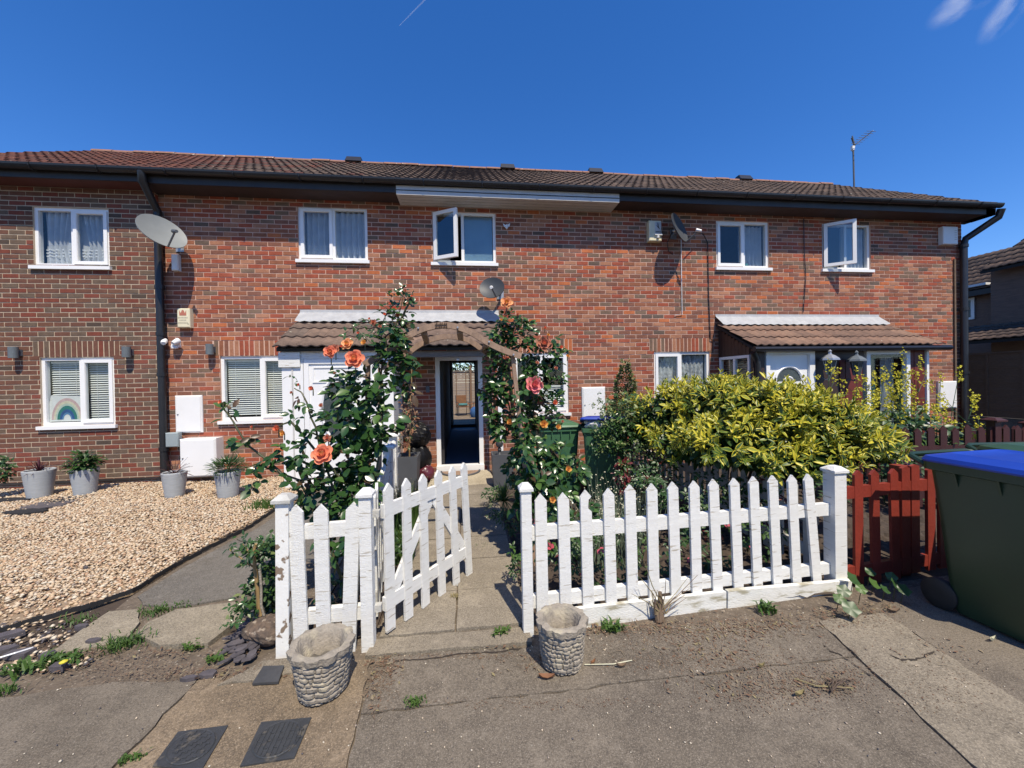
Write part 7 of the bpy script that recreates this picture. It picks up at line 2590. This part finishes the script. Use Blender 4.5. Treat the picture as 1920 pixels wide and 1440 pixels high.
weed('weed at the kerb by the smaller stone pot', 940, 1192, 14, 36, .06, 210, 'weed_leaf', 1)
weed('dark tuft in the joint at the street edge of the tan slab', 245, 1425, 20, 70, .03, 211)
weed('weed at the foot of the gravel board near the small pot', 1148, 1184, 18, 40, .08, 212, 'weed_leaf', 1)
weed('weed under the middle of the gravel board', 1440, 1148, 22, 40, .09, 213, 'weed_leaf', 1)
weed('grassy tuft on the path by the far gate pickets', 905, 1028, 16, 60, .04, 214)
weed('grass between the boulder and the staked shrub', 500, 1163, 16, 40, .06, 215, 'weed_leaf', 1)
weed('grass edge beside the gravel, next to the slate', 150, 1165, 40, 80, .04, 216)
weed('weed tuft on the left edge of the concrete', 10, 1300, 24, 50, .05, 217)

# nasturtium-like plant at the fence end
iv = thing('lobed_plant', 'broad lobed green leaves creeping out at the end of the white gravel board', 'plant', PZ(1600, 1130))
rg = random.Random(120)
for px, py, s in ((1582, 1120, .075), (1600, 1105, .08), (1596, 1152, .085), (1615, 1125, .06), (1574, 1135, .06), (1640, 1102, .07), (1680, 1115, .075), (1695, 1120, .07), (1660, 1118, .055), (1632, 1092, .06), (1672, 1098, .06)):
    s *= .66
    p = PZ(px, py + 12, .0)
    hh = rg.uniform(.05, .13)
    q = Vector((p.x, p.y, hh))
    b = MB()
    n = 15
    vs = [q]
    tl = Vector((rg.uniform(-.5, .5), -.7, rg.uniform(.5, 1))).normalized()
    x_ = tl.cross(Vector((0, 1, .2))).normalized()
    y_ = tl.cross(x_)
    for k in range(n):
        a = 2 * pi * k / n
        rr = s * (.88 + .12 * cos(5 * a)) * rg.uniform(.93, 1.07)
        vs.append(q + x_ * rr * cos(a) + y_ * rr * sin(a) + tl * .004 * cos(5 * a))
    b.add(vs, [(0, 1 + k, 1 + (k + 1) % n) for k in range(n)])
    b.build('leaf', rg.choice(['weed_leaf', 'fern_leaf', 'shrub_leaf']), iv, smooth=True)
    MB().tube([(p.x, p.y + .02, 0), q], .003, 4).build('stalk', 'cane_green', iv)
# dry stump and twigs by the long fence
st = thing('dry_stump', 'dry brown stump with bare twigs at the foot of the long fence', 'stump', PZ(1238, 1165))
p = PZ(1238, 1166)
for q in range(5):
    dx = random.uniform(-.05, .05)
    MB().tube([(p.x + dx, p.y + random.uniform(0, .04), 0), (p.x + dx + random.uniform(-.02, .02), p.y + .02, random.uniform(.1, .22))], [.02, .012], 7).build('stump_stem', 'twig', st)
for q in range(14):
    a = random.uniform(-1.1, 1.1)
    L_ = random.uniform(.15, .4)
    p1 = Vector((p.x + random.uniform(-.05, .05), p.y, .05))
    p2_ = p1 + Vector((sin(a) * L_, random.uniform(-.05, .03), cos(a) * L_))
    MB().tube([p1, p1.lerp(p2_, .5) + Vector((random.uniform(-.03, .03), 0, .01)), p2_], [.004, .003, .0015], 4).build('twig', 'grass_dry' if q % 2 else 'twig', st)

# litter of dry leaves and twigs
rg = random.Random(130)
lb = MB()
zones = [(1180, 1180, 190, 14, 360), (1400, 1175, 150, 16, 300), (1560, 1150, 70, 14, 150), (1330, 1215, 130, 40, 260), (725, 1245, 30, 30, 150), (1010, 1245, 40, 20, 30), (1400, 1290, 150, 34, 120), (1560, 1285, 60, 24, 90), (700, 1300, 14, 50, 60), (400, 1262, 160, 12, 150),
         (90, 1225, 130, 40, 260), (300, 1225, 140, 14, 120), (950, 1250, 60, 30, 20), (1750, 1220, 100, 30, 40), (1645, 1140, 60, 14, 80), (850, 1215, 150, 6, 40)]
for px, py, rx, ry, n in zones:
    for _ in range(n):
        p = PZ(px + rg.gauss(0, .5) * rx, py + rg.gauss(0, .5) * ry)
        s = rg.uniform(.004, .016)
        a = rg.uniform(0, 2 * pi)
        ty = rg.random()
        z = .006 + rg.uniform(0, .008)
        e1, e2 = Vector((cos(a), sin(a), rg.uniform(-.25, .25))), Vector((-sin(a), cos(a), rg.uniform(-.3, .3)))
        if ty < .3:
            e1 *= s * 3.0
            e2 *= .0016
        else:
            e1 *= s
            e2 *= s * .45
        c = Vector((p.x, p.y, z))
        m_ = rg.choices([0, 1, 2, 3, 4], [3, 3, 1.5, .8, .7])[0]
        lb.add([c - e1, c - e2 * .9, c + e1, c + e2], [(0, 1, 2, 3)], m_)
for px, py, rx, ry, n in ((1250, 1190, 240, 22, 1100), (1430, 1172, 190, 22, 800), (1470, 1285, 150, 50, 1500), (1330, 1240, 200, 30, 700), (720, 1260, 26, 60, 500), (880, 1232, 130, 7, 300), (980, 1320, 330, 12, 260), (380, 1268, 190, 12, 500), (200, 1250, 200, 30, 900), (1620, 1160, 90, 22, 400), (1600, 1260, 60, 50, 300), (1760, 1290, 110, 60, 300)):
    for _ in range(n):
        p = PZ(px + rg.gauss(0, .5) * rx, py + rg.gauss(0, .5) * ry)
        s = rg.uniform(.0015, .0055)
        a = rg.uniform(0, 2 * pi)
        e1, e2 = Vector((cos(a), sin(a), rg.uniform(-.3, .3))) * s, Vector((-sin(a), cos(a), rg.uniform(-.3, .3))) * s * .7
        c = Vector((p.x, p.y, .006))
        lb.add([c - e1, c - e2, c + e1, c + e2], [(0, 1, 2, 3)], rg.choices([0, 1, 2], [2, 4, .6])[0])
# ragged cracks in the concrete
for pts in ([(1540, 1208), (1556, 1222), (1574, 1228), (1604, 1250), (1640, 1272)], [(742, 1240), (800, 1238), (860, 1228), (930, 1224), (985, 1216)], [(262, 1394), (236, 1412), (226, 1440)], [(1668, 1230), (1690, 1240), (1720, 1238), (1760, 1222)]):
    cb_ = MB()
    P_ = []
    for i in range(len(pts) - 1):
        a, b_ = PZ(*pts[i]), PZ(*pts[i + 1])
        for q in range(7):
            P_.append(a.lerp(b_, q / 7) + Vector((rg.uniform(-.006, .006), rg.uniform(-.006, .006), 0)))
    vs = []
    for p in P_:
        w_ = rg.uniform(.002, .008)
        vs += [(p.x - w_ * .5, p.y - w_, .0075), (p.x + w_ * .5, p.y + w_, .0075)]
    cb_.add(vs, [(2 * i, 2 * i + 2, 2 * i + 3, 2 * i + 1) for i in range(len(P_) - 1)])
    cb_.build('crack', 'crack_dirt', pav)
lb.build('leaf_litter', ['litter_brown', 'twig', 'litter_tan', 'grass_dry', 'litter_brown'], kind='stuff')
# stray pebbles and grit on the street slabs
xs = np.concatenate([RNG.uniform(-3.6, 3.0, 520), RNG.normal(-2.9, .5, 200), RNG.normal(.6, .7, 150)])
ys = np.concatenate([RNG.uniform(1.2, 2.35, 520), RNG.normal(2.75, .14, 200), RNG.normal(2.28, .06, 150)])
me = pebbles('grit', xs, ys, np.full(len(xs), .005), .0045, ['pebble_2', 'pebble_4', 'pebble_5', 'slate'], .6, [.35, .3, .2, .15], 9)
setp(obj('grit', me), kind='stuff')
# bigger stones scattered in the dirt of the gravel corner
cp = [PZ(rg.uniform(-20, 175), rg.uniform(1165, 1262)) for _ in range(230)]
cp = [q for q in cp if not inside(np.array([q.x]), np.array([q.y]), np.array([G2(*t)[0] for t in ((75, 1240), (205, 1146), (262, 1142), (280, 1230))]), np.array([G2(*t)[1] for t in ((75, 1240), (205, 1146), (262, 1142), (280, 1230))]))[0]]
xs, ys = np.array([q.x for q in cp]), np.array([q.y for q in cp])
me = pebbles('corner_stones', xs, ys, np.full(len(xs), .012), .014, ['pebble_0', 'pebble_2', 'pebble_4', 'slate'], .5, [.3, .25, .15, .3], 10)
setp(obj('corner_stones', me), kind='stuff')
for lb, px, py, L_, m_ in (('curled orange brown dead leaf in front of the smaller stone pot', 1025, 1271, .085, 'dry_leaf'), ('brown dead leaf at the end of the dry stalk', 1165, 1250, .055, 'twig'), ('dry leaf lying on the concrete near the red fence', 1675, 1146, .085, 'twig'),
                         ('pale straw leaf lying on the stained concrete', 1500, 1303, .06, 'grass_dry'), ('orange leaf scrap on the dry stalk', 1112, 1244, .04, 'dry_leaf'), ('pale leaf on the main slab crack', 1428, 1250, .04, 'grass_dry'), ('pale leaf on the concrete beside the big bin', 1862, 1200, .05, 'seed_head')):
    p = PZ(px, py, .012)
    a = random.uniform(-.6, .6)
    b = MB()
    vs = []
    for i, (t_, w_) in enumerate(((-.5, .05), (-.25, .26), (.05, .32), (.3, .2), (.5, .02))):
        for c in (-1, 0, 1):
            x, y = t_ * L_, c * w_ * L_ * .6
            vs.append((p.x + x * cos(a) - y * sin(a), p.y + x * sin(a) + y * cos(a), .008 + abs(c) * .016 + .012 * t_ * t_ * 4))
    b.add(vs, [(i * 3 + j, i * 3 + j + 1, i * 3 + j + 4, i * 3 + j + 3) for i in range(4) for j in range(2)])
    b.build('fallen_leaf', m_, smooth=True, label=lb, cat='leaf', group='single fallen leaves')
MB().tube([PZ(1096, 1246, .012), PZ(1150, 1245, .014), PZ(1185, 1238, .012)], .003, 5).build('dry_stalk', 'seed_head', label='pale dry stalk lying on the concrete past the smaller pot', cat='stalk')
MB().tube([PZ(1490, 1272, .012), PZ(1530, 1286, .018), PZ(1600, 1290, .012)], .0035, 5).build('dry_twig', 'grass_dry', label='long pale twig lying over the concrete stain', cat='twig')
wt = thing('twig_tangle', 'little tangle of dark twigs on the concrete beside the pale strip', 'twigs', PZ(1580, 1285))
for q in range(12):
    a, b_ = PZ(1575 + random.uniform(-30, 26), 1283 + random.uniform(-14, 14), .01), PZ(1575 + random.uniform(-30, 30), 1286 + random.uniform(-14, 14), .02)
    MB().tube([a, a.lerp(b_, .5) + Vector((0, 0, .012)), b_], .003, 4).build('twig', 'bark', wt)

# greenery over the rear fence
tr = thing('garden_tree', 'leafy tree showing over the fence at the end of the hallway view', 'tree', (-1.0, 24.5, 0))
MB().tube([(-1.0, 24.5, 0), (-.9, 24.5, 1.6), (-1.1, 24.5, 2.6)], [.16, .12, .06], 8).build('trunk', 'bark', tr)
rg = random.Random(140)
TLm = [['tree_leaf'], ['rose_leaf_light']]
TLp = [leaf_proto('leaf', .6, .2, .1, TLm[0]), leaf_proto('leaf', .6, .2, .1, TLm[1])]
items = []
for _ in range(1500):
    u = Vector((rg.gauss(0, 1), rg.gauss(0, 1), rg.gauss(0, 1))).normalized() * rg.uniform(.5, 1)
    items.append((rg.choices([0, 1], [3, 1])[0], orient(Vector((-1.0 + u.x * 2.4, 24.6 + u.y * 1.0, 3.0 + u.z * 1.3)), (u.x, u.y, u.z + rg.uniform(-.5, .5)), (0, -.4, 1), rg.uniform(.14, .24))))
_cr = join_protos('crown', items, TLp, TLm, tr)
del _cr['kind']

for i, (x, y, h, r_, lb) in enumerate(((-10, -17, 5.2, 3.3, 'broad street tree across the road, mirrored in the windows of the brown house'), (-2.5, -20, 6.0, 3.6, 'taller street tree across the road from the picket gate'),
                               (6.5, -18, 5.4, 3.4, 'round street tree across the road from the yellow hedge'), (14, -16, 5.0, 3.2, 'street tree across the road from the end house'))):
    st_ = thing('street_tree', lb, 'tree', (x, y, 0), group='trees across the street')
    MB().tube([(x, y, -.1), (x + .1, y, 2.0), (x - .1, y, h - 1)], [.24, .18, .1], 8).build('trunk', 'bark', st_)
    for q in range(4):
        a = q * 1.6 + i
        MB().tube([(x, y, h - 2.2), (x + 1.2 * cos(a), y + 1.2 * sin(a), h - .6), (x + 2.0 * cos(a), y + 2.0 * sin(a), h + .7)], [.09, .06, .02], 6).build('limb', 'bark', st_)
    items = []
    for _ in range(2200):
        u = Vector((rg.gauss(0, 1), rg.gauss(0, 1), rg.gauss(0, 1))).normalized() * rg.uniform(.35, 1)
        lump = 1 + .2 * sin(u.x * 7 + i) * cos(u.z * 6 + u.y * 5)
        items.append((rg.choices([0, 1], [3, 1])[0], orient(Vector((x + u.x * r_ * lump, y + u.y * r_ * lump, h + u.z * r_ * .8 * lump)), (u.x, u.y, u.z + rg.uniform(-.6, .4)), (u.x * .5, u.y * .5, 1), rg.uniform(.28, .48))))
    _c = join_protos('crown', items, TLp, TLm, st_)
    del _c['kind']

# ------------------------------------------------------------------ high thin cloud wisps and a vapour trail
cm = bpy.data.materials.new('cloud_wisp')
cm.use_nodes = True
n, l = cm.node_tree.nodes, cm.node_tree.links
n.remove(n['Principled BSDF'])
tb, db_ = n.new('ShaderNodeBsdfTransparent'), n.new('ShaderNodeBsdfTranslucent')
db_.inputs['Color'].default_value = (.9, .9, .9, 1)
tc = n.new('ShaderNodeTexCoord')
nz = n.new('ShaderNodeTexNoise')
nz.inputs['Scale'].default_value = 2.2
nz.inputs['Detail'].default_value = 5
l.new(tc.outputs['Generated'], nz.inputs['Vector'])
gr = n.new('ShaderNodeTexGradient')
gr.gradient_type = 'SPHERICAL'
mp = n.new('ShaderNodeMapping')
mp.inputs['Location'].default_value = (-1, -1, -1)
mp.inputs['Scale'].default_value = (2, 2, 2)
l.new(tc.outputs['Generated'], mp.inputs['Vector'])
l.new(mp.outputs[0], gr.inputs['Vector'])
mu = n.new('ShaderNodeMath')
mu.operation = 'MULTIPLY'
rr = n.new('ShaderNodeValToRGB')
rr.color_ramp.elements[0].position = .42
rr.color_ramp.elements[1].position = .75
l.new(nz.outputs['Fac'], rr.inputs['Fac'])
l.new(rr.outputs['Color'], mu.inputs[0])
l.new(gr.outputs['Fac'], mu.inputs[1])
mx = n.new('ShaderNodeMixShader')
mk = n.new('ShaderNodeMath')
mk.operation = 'MULTIPLY'
mk.inputs[1].default_value = .5
l.new(mu.outputs[0], mk.inputs[0])
l.new(mk.outputs[0], mx.inputs[0])
l.new(tb.outputs[0], mx.inputs[1])
l.new(db_.outputs[0], mx.inputs[2])
l.new(mx.outputs[0], n['Material Output'].inputs['Surface'])
M['cloud_wisp'] = cm
for lb, px, py, sx, sz, rot in (('faint cloud wisp at the top of the sky above the end house', 1812, 2, 44, 15, .25), ('slanting cloud wisp at the corner of the sky', 1896, 12, 42, 15, .8)):
    d = ray(px, py)
    c = CAM + d * (2600 / d.length)
    k = 2600 / FPX
    q = d.to_track_quat('-Z', 'Y') @ Quaternion((0, 0, 1), rot)
    b = MB(Matrix.Translation(c) @ q.to_matrix().to_4x4())
    b.lathe([(0, -.12), (.5, -.09), (.85, -.05), (1, 0), (.85, .05), (.5, .09), (0, .12)], 24, cap=False)
    for i, v in enumerate(b.v):
        pass
    b2 = MB(Matrix.Translation(c) @ q.to_matrix().to_4x4() @ Matrix.Diagonal((sx * k, sz * k, sz * k, 1)))
    b2.lathe([(0, -.12), (.5, -.09), (.85, -.05), (1, 0), (.85, .05), (.5, .09), (0, .12)], 24, cap=False)
    b2.build('cloud_wisp', 'cloud_wisp', smooth=True, label=lb, cat='cloud', group='cloud wisps')
vt = bpy.data.materials.new('vapour')
vt.use_nodes = True
n, l = vt.node_tree.nodes, vt.node_tree.links
n.remove(n['Principled BSDF'])
tb, db_ = n.new('ShaderNodeBsdfTransparent'), n.new('ShaderNodeBsdfTranslucent')
db_.inputs['Color'].default_value = (.9, .9, .9, 1)
mx = n.new('ShaderNodeMixShader')
mx.inputs[0].default_value = .16
l.new(tb.outputs[0], mx.inputs[1])
l.new(db_.outputs[0], mx.inputs[2])
l.new(mx.outputs[0], n['Material Output'].inputs['Surface'])
M['vapour'] = vt
d0, d1 = ray(749, 48), ray(800, -4)
MB().tube([CAM + d0 * 2600, CAM + d0.lerp(d1, .5) * 2600, CAM + d1 * 2600], [1.5, 3, 3.6], 8).build('vapour_trail', 'vapour', smooth=True, label='short faint vapour trail high in the blue sky', cat='vapour trail')
